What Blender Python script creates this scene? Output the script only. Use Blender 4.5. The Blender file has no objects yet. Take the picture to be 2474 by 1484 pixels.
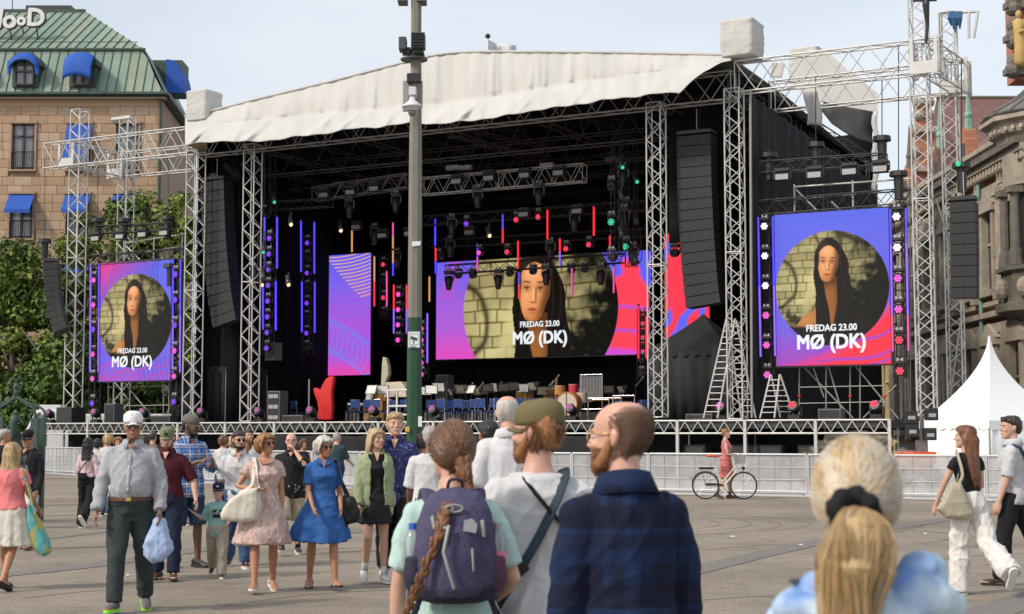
import bpy, math, random
import numpy as np
from math import sin, cos, pi, radians as R, atan, sqrt
from mathutils import Vector as V, Matrix, noise
random.seed(7)
rng = np.random.default_rng(7)
SC = bpy.context.scene
COL = SC.collection
# ---------------------------------------------------------------- camera
PW, PH, PF, HOR, CH = 2473.0, 1484.0, 3680.0, 1052.0, 1.58
PITCH = atan((HOR - PH/2)/PF)
cam = bpy.data.cameras.new('camera'); cam.lens = 36*PF/PW; cam.sensor_width = 36
cam.clip_start = .1; cam.clip_end = 3000
cam.dof.use_dof = True; cam.dof.focus_distance = 26; cam.dof.aperture_fstop = 6.5
camo = bpy.data.objects.new('camera', cam); COL.objects.link(camo)
camo.location = (0, 0, CH); camo.rotation_euler = (pi/2 + PITCH, 0, 0)
SC.camera = camo
# ---------------------------------------------------------------- light
SUN = V((-.80, -.50, .80)).normalized()
w = bpy.data.worlds.new('World'); SC.world = w; w.use_nodes = True
nt = w.node_tree; nt.nodes.clear()
sky = nt.nodes.new('ShaderNodeTexSky'); sky.sky_type = 'NISHITA'; sky.sun_disc = False
sky.sun_elevation = math.asin(SUN.z); sky.sun_rotation = math.atan2(SUN.x, SUN.y)
sky.air_density = 1.0; sky.dust_density = 2.5; sky.ozone_density = 1.0
tc = nt.nodes.new('ShaderNodeTexCoord'); mp = nt.nodes.new('ShaderNodeMapping'); mp.inputs['Scale'].default_value = (1, 1, 3.5)
nz = nt.nodes.new('ShaderNodeTexNoise'); nz.inputs['Scale'].default_value = 2.2; nz.inputs['Detail'].default_value = 5
rp = nt.nodes.new('ShaderNodeValToRGB'); rp.color_ramp.elements[0].position = .3; rp.color_ramp.elements[1].position = .8
rp.color_ramp.elements[0].color = (.45,)*3 + (1,); rp.color_ramp.elements[1].color = (.85,)*3 + (1,)
mx = nt.nodes.new('ShaderNodeMixRGB'); mx.inputs[2].default_value = (7.1, 7.4, 7.6, 1)
bg = nt.nodes.new('ShaderNodeBackground'); bg.inputs[1].default_value = .125
wo = nt.nodes.new('ShaderNodeOutputWorld')
L = nt.links.new
L(tc.outputs['Generated'], mp.inputs[0]); L(mp.outputs[0], nz.inputs[0]); L(nz.outputs[0], rp.inputs[0])
L(rp.outputs[0], mx.inputs[0]); L(sky.outputs[0], mx.inputs[1]); L(mx.outputs[0], bg.inputs[0]); L(bg.outputs[0], wo.inputs[0])
sun = bpy.data.lights.new('sun', 'SUN'); sun.energy = 2.5; sun.angle = R(7); sun.color = (1, .90, .77)
suno = bpy.data.objects.new('sun', sun); COL.objects.link(suno); suno.location = SUN*200
suno.rotation_euler = (-SUN).to_track_quat('-Z', 'Y').to_euler()
SC.view_settings.view_transform = 'Standard'; SC.view_settings.look = 'None'
SC.view_settings.exposure = .22; SC.view_settings.gamma = 1; SC.view_settings.use_curve_mapping = False
# ---------------------------------------------------------------- pixel <-> place helpers (photo units 2473 x 1484)
def ray(px, py):
    x, y, z = px - PW/2, PH/2 - py, PF
    return V((x, z*cos(PITCH) - y*sin(PITCH), z*sin(PITCH) + y*cos(PITCH)))
def at(px, py, d):
    r = ray(px, py); return V((0, 0, CH)) + r*(d/r.y)
def gd(px, py):
    r = ray(px, py); t = -CH/r.z; return V((r.x*t, r.y*t, 0))
# stage frame: u runs along the stage front to the right, v goes back into the stage
TH = atan(.52); U = V((cos(TH), -sin(TH), 0)); VV = V((sin(TH), cos(TH), 0)); O = V((-13.44, 64, 0)); DECK = 2.12
def S(u, v, z): return O + U*u + VV*v + V((0, 0, z))
def st(px, py, v):                       # where the line of sight meets the plane v
    r = ray(px, py); n = VV; c = V((0, 0, CH)); t = (v - (c - O).dot(n))/r.dot(n)
    return c + r*t
def uz(px, py, v):
    p = st(px, py, v); return (p - O).dot(U), p.z
# ---------------------------------------------------------------- materials
MATS = {}
def mat(name, col, rough=.6, metal=0, var=.12, vs=3, bump=0, bs=30, emit=None, es=1, alpha=1, coat=0, trans=0, sss=0, stretch=None, spec=.5, coords='Object', extra=None):
    if name in MATS: return MATS[name]
    m = bpy.data.materials.new(name); m.use_nodes = True; n = m.node_tree; b = n.nodes['Principled BSDF']; k = n.links.new
    b.inputs['Roughness'].default_value = rough; b.inputs['Metallic'].default_value = metal
    b.inputs['Specular IOR Level'].default_value = spec
    t = n.nodes.new('ShaderNodeTexCoord'); mp = n.nodes.new('ShaderNodeMapping'); k(t.outputs[coords], mp.inputs[0])
    if stretch: mp.inputs['Scale'].default_value = stretch
    base = n.nodes.new('ShaderNodeRGB'); base.outputs[0].default_value = tuple(col) + (1,)
    colout = base.outputs[0]
    if extra: colout = extra(n, mp.outputs[0], colout)
    if var:
        nz = n.nodes.new('ShaderNodeTexNoise'); nz.inputs['Scale'].default_value = vs; nz.inputs['Detail'].default_value = 6; nz.inputs['Roughness'].default_value = .65
        k(mp.outputs[0], nz.inputs[0])
        mr = n.nodes.new('ShaderNodeMapRange'); mr.inputs[1].default_value = .25; mr.inputs[2].default_value = .75
        mr.inputs[3].default_value = 1 - var; mr.inputs[4].default_value = 1 + var; k(nz.outputs[0], mr.inputs[0])
        mm = n.nodes.new('ShaderNodeVectorMath'); mm.operation = 'SCALE'; k(colout, mm.inputs[0]); k(mr.outputs[0], mm.inputs['Scale']); colout = mm.outputs[0]
    k(colout, b.inputs['Base Color'])
    if bump:
        n2 = n.nodes.new('ShaderNodeTexNoise'); n2.inputs['Scale'].default_value = bs; n2.inputs['Detail'].default_value = 4; k(mp.outputs[0], n2.inputs[0])
        bp = n.nodes.new('ShaderNodeBump'); bp.inputs['Strength'].default_value = bump; bp.inputs['Distance'].default_value = .02; k(n2.outputs[0], bp.inputs['Height']); k(bp.outputs[0], b.inputs['Normal'])
    if emit: b.inputs['Emission Color'].default_value = tuple(emit) + (1,); b.inputs['Emission Strength'].default_value = es
    if alpha < 1: b.inputs['Alpha'].default_value = alpha
    if coat: b.inputs['Coat Weight'].default_value = coat
    if trans: b.inputs['Transmission Weight'].default_value = trans
    if sss: b.inputs['Subsurface Weight'].default_value = sss; b.inputs['Subsurface Scale'].default_value = .02; b.inputs['Subsurface Radius'].default_value = (1, .4, .25)
    MATS[name] = m; return m
def vcol_mat(name, emit=0, rough=.6):
    m = bpy.data.materials.new(name); m.use_nodes = True; n = m.node_tree; b = n.nodes['Principled BSDF']
    a = n.nodes.new('ShaderNodeAttribute'); a.attribute_name = 'Col'
    if emit:
        b.inputs['Base Color'].default_value = (.01, .01, .01, 1); b.inputs['Specular IOR Level'].default_value = .15
        n.links.new(a.outputs[0], b.inputs['Emission Color']); b.inputs['Emission Strength'].default_value = emit
    else: n.links.new(a.outputs[0], b.inputs['Base Color'])
    b.inputs['Roughness'].default_value = rough
    return m
def h(s):                                   # '#rrggbb' -> linear
    s = s.lstrip('#'); c = [int(s[i:i+2], 16)/255 for i in (0, 2, 4)]
    return tuple(x/12.92 if x <= .04045 else ((x+.055)/1.055)**2.4 for x in c)
def hsc(s, f): return tuple(x*f for x in h(s))
# ---------------------------------------------------------------- objects
def tag(o, label=None, cat=None, group=None, kind=None):
    if label: o['label'] = label
    if cat: o['category'] = cat
    if group: o['group'] = group
    if kind: o['kind'] = kind
    return o
def thing(name, label, cat, loc=(0, 0, 0), rz=0, group=None):
    o = bpy.data.objects.new(name, None); COL.objects.link(o); o.empty_display_size = .2
    o.location = loc; o.rotation_euler = (0, 0, rz)
    return tag(o, label, cat, group)
def par(o, p, local=False):
    if p is not None:
        o.parent = p
        if not local:
            m = Matrix.LocRotScale(p.location, p.rotation_euler, p.scale)
            if p.parent: m = Matrix.LocRotScale(p.parent.location, p.parent.rotation_euler, p.parent.scale) @ p.matrix_parent_inverse @ m
            o.matrix_parent_inverse = m.inverted()
    return o
def linkmesh(name, me, parent=None, local=False, loc=None):
    o = bpy.data.objects.new(name, me); COL.objects.link(o)
    if loc is not None: o.location = loc
    return par(o, parent, local)
class MB:
    def __init__(s): s.v = []; s.f = []
    def add(s, vs, fs):
        n = len(s.v); s.v += [tuple(p) for p in vs]; s.f += [tuple(i+n for i in f) for f in fs]; return s
    def box(s, c, size, m=None):
        x, y, z = (t/2 for t in size); vs = [V((a*x, b*y, e*z)) for a in (-1, 1) for b in (-1, 1) for e in (-1, 1)]
        if m is not None: vs = [m @ q for q in vs]
        c = V(c); return s.add([c + q for q in vs], [(0, 1, 3, 2), (4, 6, 7, 5), (0, 4, 5, 1), (2, 3, 7, 6), (0, 2, 6, 4), (1, 5, 7, 3)])
    def boxm(s, mtx, lo, hi):                 # box between two local corners, placed by a matrix
        vs = [mtx @ V((a, b, e)) for a in (lo[0], hi[0]) for b in (lo[1], hi[1]) for e in (lo[2], hi[2])]
        return s.add(vs, [(0, 1, 3, 2), (4, 6, 7, 5), (0, 4, 5, 1), (2, 3, 7, 6), (0, 2, 6, 4), (1, 5, 7, 3)])
    def loft(s, rings, close=True):
        n = len(rings[0]); vs = [p for r in rings for p in r]; fs = []
        for i in range(len(rings)-1):
            for j in range(n):
                a, b = i*n + j, i*n + (j+1) % n; fs.append((a, b, b+n, a+n))
        if close: fs.append(tuple(range(n))[::-1]); fs.append(tuple(range((len(rings)-1)*n, len(rings)*n)))
        return s.add(vs, fs)
    def tube(s, pts, rads, n=8, ref=None, round_=False):
        pts = [V(p) for p in pts]; rads = [r if isinstance(r, tuple) else (r, r) for r in (rads if isinstance(rads, list) else [rads]*len(pts))]
        if round_:
            a, b = (pts[0]-pts[1]).normalized(), (pts[-1]-pts[-2]).normalized(); r0, r1 = rads[0], rads[-1]
            pts = [pts[0]+a*max(r0)*.75, pts[0]+a*max(r0)*.4] + pts + [pts[-1]+b*max(r1)*.4, pts[-1]+b*max(r1)*.75]
            rads = [(r0[0]*.35, r0[1]*.35), (r0[0]*.8, r0[1]*.8)] + rads + [(r1[0]*.8, r1[1]*.8), (r1[0]*.35, r1[1]*.35)]
        rings = []; x = None
        for i, p in enumerate(pts):
            t = (pts[min(i+1, len(pts)-1)] - pts[max(i-1, 0)]).normalized()
            if x is None:
                q = V(ref) if ref is not None else (V((0, 0, 1)) if abs(t.z) < .9 else V((1, 0, 0)))
                x = (q - t*q.dot(t)).normalized()
            else:
                x = (x - t*x.dot(t)).normalized()
            y = t.cross(x); a, b = rads[i]
            rings.append([p + x*(a*cos(2*pi*j/n)) + y*(b*sin(2*pi*j/n)) for j in range(n)])
        return s.loft(rings)
    def ball(s, c, r, n=10, m=8):
        r = r if isinstance(r, tuple) else (r, r, r); c = V(c); rings = []
        for i in range(m+1):
            a = -pi/2 + pi*(i+.001 if i == 0 else (i-.001 if i == m else i))/m
            rings.append([c + V((r[0]*cos(a)*cos(2*pi*j/n), r[1]*cos(a)*sin(2*pi*j/n), r[2]*sin(a))) for j in range(n)])
        return s.loft(rings)
    def prism(s, poly, off):                  # closed planar polygon extruded by a vector
        n = len(poly); off = V(off); a = [V(p) for p in poly]; b = [p + off for p in a]
        return s.add(a + b, [tuple(range(n))[::-1], tuple(range(n, 2*n))] + [(i, (i+1) % n, (i+1) % n + n, i+n) for i in range(n)])
    def sheet(s, grid, t=None):
        nr, nc = len(grid), len(grid[0])
        return s.add([p for r in grid for p in r], [(i*nc+j, i*nc+j+1, (i+1)*nc+j+1, (i+1)*nc+j) for i in range(nr-1) for j in range(nc-1)])
    def mesh(s, name='mesh'):
        me = bpy.data.meshes.new(name); me.from_pydata(s.v, [], s.f); me.update(); return me
    def build(s, name, m, parent=None, smooth=False, local=False, bevel=0, solid=0, kind=None, fix=True):
        if not s.v: return None
        a = np.array([tuple(q) for q in s.v])
        if local: c = V((0, 0, 0))
        else: c = V(((a[:, 0].min()+a[:, 0].max())/2, (a[:, 1].min()+a[:, 1].max())/2, a[:, 2].min()))
        s.v = [tuple(q) for q in (a - np.array(c))]
        me = s.mesh(name)
        if fix:
            import bmesh
            bm = bmesh.new(); bm.from_mesh(me); bmesh.ops.recalc_face_normals(bm, faces=bm.faces); bm.to_mesh(me); bm.free()
        if m: me.materials.append(m)
        if smooth: me.polygons.foreach_set('use_smooth', [True]*len(me.polygons))
        o = linkmesh(name, me, parent, local, None if local else c)
        if bevel:
            b = o.modifiers.new('bevel', 'BEVEL'); b.width = bevel; b.segments = 2; b.limit_method = 'ANGLE'
        if solid:
            b = o.modifiers.new('solid', 'SOLIDIFY'); b.thickness = solid; b.offset = 0
        if kind: o['kind'] = kind
        return o
_rods = {}
def rodmesh(m, n):
    if (m.name, n) not in _rods:
        mb = MB(); mb.loft([[V((cos(2*pi*j/n), sin(2*pi*j/n), z)) for j in range(n)] for z in (0, 1)])
        me = mb.mesh('rod'); me.materials.append(m)
        me.polygons.foreach_set('use_smooth', [len(p.vertices) == 4 for p in me.polygons]); _rods[(m.name, n)] = me
    return _rods[(m.name, n)]
def rod(name, p0, p1, r, m, parent, n=6):
    p0, p1 = V(p0), V(p1); d = p1-p0
    o = bpy.data.objects.new(name, rodmesh(m, n)); COL.objects.link(o)
    o.location = p0; o.rotation_euler = d.to_track_quat('Z', 'Y').to_euler(); o.scale = (r, r, d.length)
    return par(o, parent)
_boxes = {}
def boxo(name, c, size, m, parent, rz=0):
    if m.name not in _boxes:
        me = MB().box((0, 0, 0), (1, 1, 1)).mesh('block'); me.materials.append(m); _boxes[m.name] = me
    o = bpy.data.objects.new(name, _boxes[m.name]); COL.objects.link(o); o.location = c; o.scale = size; o.rotation_euler = (0, 0, rz)
    return par(o, parent)
def truss(label, p0, p1, w_, m, bay=.5, rc=.026, rb=.013, group=None, name='box_truss', cat='truss', side=None, hh=None, faces=4, parent=None, n=6):
    p0, p1 = V(p0), V(p1); t = (p1-p0); Ln = t.length; t.normalize()
    up = V((0, 0, 1)) if abs(t.z) < .8 else U
    if side is not None: up = V(side)
    a = (up - t*up.dot(t)).normalized(); b = t.cross(a); hh = hh or w_
    T = parent or thing(name, label, cat, p0, 0, group)
    cs = [a*sa*hh/2 + b*sb*w_/2 for sa, sb in ((1, 1), (1, -1), (-1, -1), (-1, 1))]
    for c in cs: rod('chord', p0+c, p1+c, rc, m, T, 8)
    k = max(2, int(round(Ln/bay)))
    for f in range(faces):
        c0, c1 = cs[f], cs[(f+1) % 4]
        for i in range(k):
            q0 = p0 + t*(Ln*i/k) + (c0 if (i+f) % 2 == 0 else c1); q1 = p0 + t*(Ln*(i+1)/k) + (c1 if (i+f) % 2 == 0 else c0)
            rod('brace', q0, q1, rb, m, T, n)
        for i in ((0, k) if k < 12 else (0, k//2, k)):
            q = p0 + t*(Ln*i/k); rod('end_bar', q+c0, q+c1, rb*1.2, m, T, n)
    return T
ORD = ['first', 'second', 'third', 'fourth', 'fifth', 'sixth', 'seventh', 'eighth', 'ninth', 'tenth', 'eleventh', 'twelfth', 'thirteenth', 'fourteenth', 'fifteenth', 'sixteenth', 'seventeenth', 'eighteenth', 'nineteenth', 'twentieth', 'twenty-first', 'twenty-second', 'twenty-third', 'twenty-fourth', 'twenty-fifth', 'twenty-sixth', 'twenty-seventh', 'twenty-eighth', 'twenty-ninth', 'thirtieth', 'thirty-first', 'thirty-second', 'thirty-third', 'thirty-fourth', 'thirty-fifth']
def text_mesh(s, size, bold=0, extrude=.004, align='CENTER'):
    cu = bpy.data.curves.new('lettering', 'FONT'); cu.body = s; cu.size = size; cu.extrude = extrude; cu.align_x = align; cu.align_y = 'CENTER'; cu.resolution_u = 3
    me = bake(cu)
    if bold:
        mb = MB(); k = 0
        for dx, dy in ((0, 0), (1, 0), (-1, 0), (0, 1), (0, -1), (.7, .7), (-.7, .7), (.7, -.7), (-.7, -.7)):
            mb.add([(p.co.x + dx*bold, p.co.y + dy*bold, p.co.z + k*.0015) for p in me.vertices], [tuple(p.vertices) for p in me.polygons]); k += 1
        me = mb.mesh('lettering')
    return me
TMP = bpy.data.scenes.new('tmp')
def bake(data, mods=()):
    o = bpy.data.objects.new('tmp', data); TMP.collection.objects.link(o)
    for ty, kw in mods:
        md = o.modifiers.new('m', ty)
        for a, b in kw.items(): setattr(md, a, b)
    TMP.view_layers[0].update(); dg = TMP.view_layers[0].depsgraph
    me = bpy.data.meshes.new_from_object(o.evaluated_get(dg))
    bpy.data.objects.remove(o)
    return me
def letters(name, s, size, mtx, m, parent, bold=0, extrude=.004):
    me = text_mesh(s, size, bold, extrude); me.materials.clear(); me.materials.append(m)
    me.transform(mtx); return linkmesh(name, me, parent)
def frame_mtx(p, xdir, zdir=V((0, 0, 1))):     # local x -> xdir, local y -> up, local z -> towards the viewer
    x = V(xdir).normalized(); z = V(zdir); n = x.cross(z).normalized(); z = n.cross(x)
    m = Matrix((x, z, n)).transposed().to_4x4(); m.translation = p; return m
# ================================================================ setting: ground
SM = Matrix.Translation(O) @ Matrix.Rotation(-TH, 4, 'Z')
def sbox(mb, u0, u1, v0, v1, z0, z1): return mb.boxm(SM, (u0, v0, z0 - O.z), (u1, v1, z1 - O.z))
def paving_extra(n, vec, base):
    k = n.links.new
    vo = n.nodes.new('ShaderNodeTexVoronoi'); vo.inputs['Scale'].default_value = 7; k(vec, vo.inputs[0])
    mix = n.nodes.new('ShaderNodeMixRGB'); mix.blend_type = 'OVERLAY'; mix.inputs[0].default_value = .05; k(base, mix.inputs[1]); k(vo.outputs['Color'], mix.inputs[2])
    n1 = n.nodes.new('ShaderNodeTexNoise'); n1.inputs['Scale'].default_value = .22; n1.inputs['Detail'].default_value = 8; n1.inputs['Roughness'].default_value = .7; k(vec, n1.inputs[0])
    r = n.nodes.new('ShaderNodeValToRGB'); r.color_ramp.elements[0].position = .36; r.color_ramp.elements[1].position = .62
    r.color_ramp.elements[0].color = (.66, .64, .62, 1); r.color_ramp.elements[1].color = (1.08, 1.05, 1.0, 1); k(n1.outputs[0], r.inputs[0])
    m2 = n.nodes.new('ShaderNodeMixRGB'); m2.blend_type = 'MULTIPLY'; m2.inputs[0].default_value = 1; k(mix.outputs[0], m2.inputs[1]); k(r.outputs[0], m2.inputs[2])
    # wavy joints between the rows of setts
    wv = n.nodes.new('ShaderNodeTexWave'); wv.wave_type = 'RINGS'; wv.inputs['Scale'].default_value = .55; wv.inputs['Distortion'].default_value = 3.5; wv.inputs['Detail'].default_value = 4; wv.inputs['Detail Scale'].default_value = .7
    mp = n.nodes.new('ShaderNodeMapping'); mp.inputs['Location'].default_value = (-6, -60, 0); k(vec, mp.inputs[0]); k(mp.outputs[0], wv.inputs[0])
    r2 = n.nodes.new('ShaderNodeValToRGB'); r2.color_ramp.elements[0].color = (.72, .71, .7, 1); r2.color_ramp.elements[1].position = .16; r2.color_ramp.elements[1].color = (1, 1, 1, 1); k(wv.outputs['Fac'], r2.inputs[0])
    m3 = n.nodes.new('ShaderNodeMixRGB'); m3.blend_type = 'MULTIPLY'; m3.inputs[0].default_value = .25; k(m2.outputs[0], m3.inputs[1]); k(r2.outputs[0], m3.inputs[2])
    bt = n.nodes.new('ShaderNodeTexBrick'); bt.inputs['Scale'].default_value = 1; bt.inputs['Brick Width'].default_value = .16; bt.inputs['Row Height'].default_value = .11; bt.inputs['Mortar Size'].default_value = .012
    bt.inputs['Color1'].default_value = (1.0, .99, .98, 1); bt.inputs['Color2'].default_value = (.86, .85, .84, 1); bt.inputs['Mortar'].default_value = (.62, .60, .57, 1)
    mq = n.nodes.new('ShaderNodeMapping'); mq.inputs['Rotation'].default_value = (0, 0, .12); k(vec, mq.inputs[0]); k(mq.outputs[0], bt.inputs[0])
    m4 = n.nodes.new('ShaderNodeMixRGB'); m4.blend_type = 'MULTIPLY'; m4.inputs[0].default_value = .45; k(m3.outputs[0], m4.inputs[1]); k(bt.outputs[0], m4.inputs[2])
    n5 = n.nodes.new('ShaderNodeTexNoise'); n5.inputs['Scale'].default_value = 2.2; n5.inputs['Detail'].default_value = 3; k(vec, n5.inputs[0])
    r5 = n.nodes.new('ShaderNodeValToRGB'); r5.color_ramp.elements[0].position = .30; r5.color_ramp.elements[0].color = (.7, .69, .68, 1); r5.color_ramp.elements[1].position = .40; r5.color_ramp.elements[1].color = (1, 1, 1, 1); k(n5.outputs[0], r5.inputs[0])
    m6 = n.nodes.new('ShaderNodeMixRGB'); m6.blend_type = 'MULTIPLY'; m6.inputs[0].default_value = 1; k(m4.outputs[0], m6.inputs[1]); k(r5.outputs[0], m6.inputs[2])
    return m6.outputs[0]
M_PAVE = mat('paving', (.295, .258, .215), rough=.85, var=.13, vs=14, bump=.5, bs=26, extra=paving_extra)
M_BAND = mat('paving_dark', (.175, .158, .145), rough=.85, var=.16, vs=8, bump=.5, bs=20)
M_LINE = mat('paving_joint', (.17, .14, .11), rough=.9, var=.3)
M_PALE = mat('paving_pale', (.42, .40, .375), rough=.85, var=.12, vs=5, bump=.3)
g = MB(); nx, ny = 40, 60
g.sheet([[V((x, y, 0)) for x in (-900, -120, -60, 0, 60, 120, 900)] for y in (-60, -8, 0, 20, 60, 120, 400, 1200)])
tag(g.build('ground', M_PAVE, local=True), kind='structure')
def ribbon(pts, wd, z, m, name, perp=False):
    P = [V((q.x, q.y, z)) for q in pts]; a, b = [], []
    for i, p in enumerate(P):
        t = (P[min(i+1, len(P)-1)] - P[max(0, i-1)]).normalized(); n = V((-t.y, t.x, 0))*wd/2; a.append(p-n); b.append(p+n)
    o = MB().sheet([a, b]).build(name, m); tag(o, kind='structure'); return o
def smooth_pts(pts, k=6):
    out = []
    for i in range(len(pts)-1):
        p0, p1, p2, p3 = pts[max(0, i-1)], pts[i], pts[i+1], pts[min(len(pts)-1, i+2)]
        for j in range(k):
            t = j/k; out.append(.5*((2*p1) + (p2-p0)*t + (2*p0-5*p1+4*p2-p3)*t*t + (3*p1-p0-3*p2+p3)*t**3))
    return out + [pts[-1]]
for pl, wd in (([(-400, 1430), (0, 1390), (240, 1364), (560, 1318), (900, 1280), (1100, 1262)], .42), ([(1560, 1410), (1690, 1376), (1915, 1323), (2200, 1268), (2600, 1212)], .42),
           ([(2150, 1560), (2473, 1452), (2900, 1330)], .5), ([(-200, 1225), (60, 1222), (240, 1216), (420, 1206)], .55), ([(-300, 1330), (0, 1313), (170, 1295), (400, 1268), (700, 1235)], .22)):
    ribbon(smooth_pts([gd(*p) for p in pl]), wd, .006, M_BAND, 'paving_band')
ribbon(smooth_pts([gd(*p) for p in ((0, 1218), (70, 1214), (200, 1209), (330, 1205))]), .16, .010, mat('yellow_line', (.5, .36, .12), rough=.8), 'painted_line')
for px, py, rr in ((1735, 1262, 3.3), (1810, 1262, 3.3), (1880, 1264, 3.3), (1950, 1262, 3.3), (2290, 1290, 2.8), (2370, 1300, 2.8), (2110, 1270, 3.0), (2030, 1266, 3.2), (1280, 1260, 3.0), (620, 1262, 3.0)):
    c = gd(px, py) - V((rr, 0, 0)); ribbon([c + V((rr*cos(a), rr*sin(a), 0)) for a in np.linspace(-.95, .95, 16)], .022, .004, M_LINE, 'paving_joint')
for pl in (((1690, 1254), (1900, 1250), (2200, 1256), (2473, 1262)), ((2150, 1290), (2300, 1255), (2473, 1235)), ((1700, 1450), (1850, 1440), (2000, 1438)), ((700, 1330), (850, 1324), (960, 1320)), ((600, 1455), (760, 1436), (950, 1425)),
           ((1700, 1220), (2000, 1228), (2473, 1240)), ((2200, 1360), (2330, 1345), (2473, 1338)), ((1700, 1330), (1800, 1320), (1900, 1316)), ((0, 1265), (150, 1262), (300, 1255)), ((60, 1445), (200, 1430), (300, 1425))):
    ribbon(smooth_pts([gd(*p) for p in pl]), .03, .003, M_LINE, 'paving_joint')
apron = [(-19.9, 64.4), (-12.5, 52.6), (-5.6, 45.4), (3.9, 40.9), (11, 36.9), (19, 33.2)]
apb = [(-23, 70), (-13, 64), (-3, 58), (6, 53), (14, 48), (24, 43)]
tag(MB().sheet([[V((x, y, .012)) for x, y in apron], [V((x, y, .012)) for x, y in apb]]).build('pavement', M_PALE), kind='structure')
# ================================================================ hotel with green copper mansard (left)
M_STONE = [mat('sandstone_%d' % i, c, rough=.85, var=.10, vs=2.5, bump=.3, bs=8) for i, c in enumerate(((.42, .285, .185), (.40, .265, .17), (.45, .315, .21), (.385, .26, .175), (.46, .34, .24)))]
M_MORT = mat('stone_joint', (.345, .24, .165), rough=.9)
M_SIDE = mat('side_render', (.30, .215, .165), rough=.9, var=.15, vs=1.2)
M_COP = [mat('copper_%d' % i, c, rough=.6, var=.22, vs=1.4, stretch=(1, 1, .35)) for i, c in enumerate(((.20, .275, .225), (.22, .295, .24), (.185, .25, .205), (.23, .28, .215)))]
M_COPD = mat('copper_dark', (.045, .075, .06), rough=.6, var=.25)
M_SEAM = mat('copper_seam', (.07, .11, .085), rough=.6)
M_BLUE = mat('blue_awning', (.012, .085, .42), rough=.75, var=.12, vs=3)
M_GLASS = mat('window_glass', (.16, .17, .19), rough=.08, var=.25, vs=.8, spec=.9)
M_FRAME = mat('dark_frame', (.045, .038, .035), rough=.5)
M_SURR = mat('window_stone', (.36, .25, .17), rough=.85)
HD = 88.0
def hp(px, py): return at(px, py, HD)
hx = lambda px: hp(px, 240).x; hz = lambda py: hp(200, py).z
XL, XR, ZE = hx(-190), hx(390), hz(240)
M_RAIL = mat('railing_iron', (.02, .02, .022), rough=.5)
hotel = thing('hotel', 'sandstone hotel with green copper mansard roof and blue awnings behind the trees', 'building', ((XL+XR)/2, HD, 0))
wl = MB(); wl.box(((XL+XR)/2-.6, HD+7.06, ZE/2), (XR-XL-1.3, 14, ZE)); core = wl.build('wall', M_MORT, hotel)
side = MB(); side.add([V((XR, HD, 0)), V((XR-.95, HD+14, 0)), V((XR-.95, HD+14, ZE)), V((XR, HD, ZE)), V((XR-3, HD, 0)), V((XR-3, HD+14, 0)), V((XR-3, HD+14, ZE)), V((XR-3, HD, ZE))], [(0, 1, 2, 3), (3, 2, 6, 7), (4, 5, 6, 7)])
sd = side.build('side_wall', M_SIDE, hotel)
wins = []
for cx in (-76, 60, 195, 310):
    for (y0, y1, kind) in ((300, 411, 'door'), (470, 577, 'awning'), (640, 750, 'awning')):
        wins.append((cx, 27 if cx > 0 else 27, y0, y1, kind))
rects = [(hx(cx-hw), hx(cx+hw), hz(y1), hz(y0)) for cx, hw, y0, y1, k in wins]
row = .52; z = ZE - .95; r_i = 0; cnt = 0
while z > 7.2:
    x = XL + .1 - (r_i % 2)*.45
    while x < XR - .02:
        wd = min(random.choice((.7, .86, .95, 1.05)), XR - x); x0 = max(x, XL); x1 = x + wd
        if not (x1 < hx(-10)):
            segs = [(x0, x1)]
            for a, b, c, d in rects:
                if z < d and z + row > c:
                    ns = []
                    for p, q in segs:
                        if q <= a - .12 or p >= b + .12: ns.append((p, q))
                        else:
                            if p < a - .12: ns.append((p, a-.12))
                            if q > b + .12: ns.append((b+.12, q))
                    segs = ns
            for p, q in segs:
                if q - p > .12 and cnt < 299:
                    boxo('stone_block', ((p+q)/2, HD + random.uniform(-.012, .012), z+row/2), (q-p-.025, .1, row-.025), random.choice(M_STONE), hotel); cnt += 1
        x += wd
    z -= row; r_i += 1
lo = MB(); lo.box(((XL+XR)/2, HD-.01, z/2 + row/2), (XR-XL, .08, z + row)); lo.build('lower_wall', M_STONE[1], hotel)
up = MB(); up.box(((XL+XR)/2, HD-.03, ZE-.24), (XR-XL+.05, .14, .44)); up.build('frieze', M_STONE[0], hotel)
up = MB(); up.box(((XL+XR)/2+.1, HD-.2, ZE-.02), (XR-XL+.4, .5, .09)); up.build('cornice', M_STONE[3], hotel)
cn = MB(); cn.box(((XL+XR)/2+.2, HD-.32, ZE+.22), (XR-XL+.6, .8, .14)); cn.box(((XL+XR)/2+.2, HD-.12, ZE+.1), (XR-XL+.3, .5, .12)); cn.build('gutter', M_COPD, hotel)
cn = MB(); cn.add([V((XR-.3, HD, ZE+.1)), V((XR+.5, HD, ZE+.1)), V((XR-.45, HD+14, ZE+.1)), V((XR-1.3, HD+14, ZE+.1)), V((XR-.3, HD, ZE+.35)), V((XR+.5, HD, ZE+.35)), V((XR-.45, HD+14, ZE+.35)), V((XR-1.3, HD+14, ZE+.35))], [(0, 1, 2, 3), (4, 5, 6, 7), (0, 1, 5, 4), (1, 2, 6, 5)]); cn.build('side_gutter', M_COPD, hotel)
rod('downpipe', V((hx(390), HD-.2, 0)), V((hx(390), HD-.2, ZE+.1)), .1, M_COPD, hotel, 8)
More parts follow.
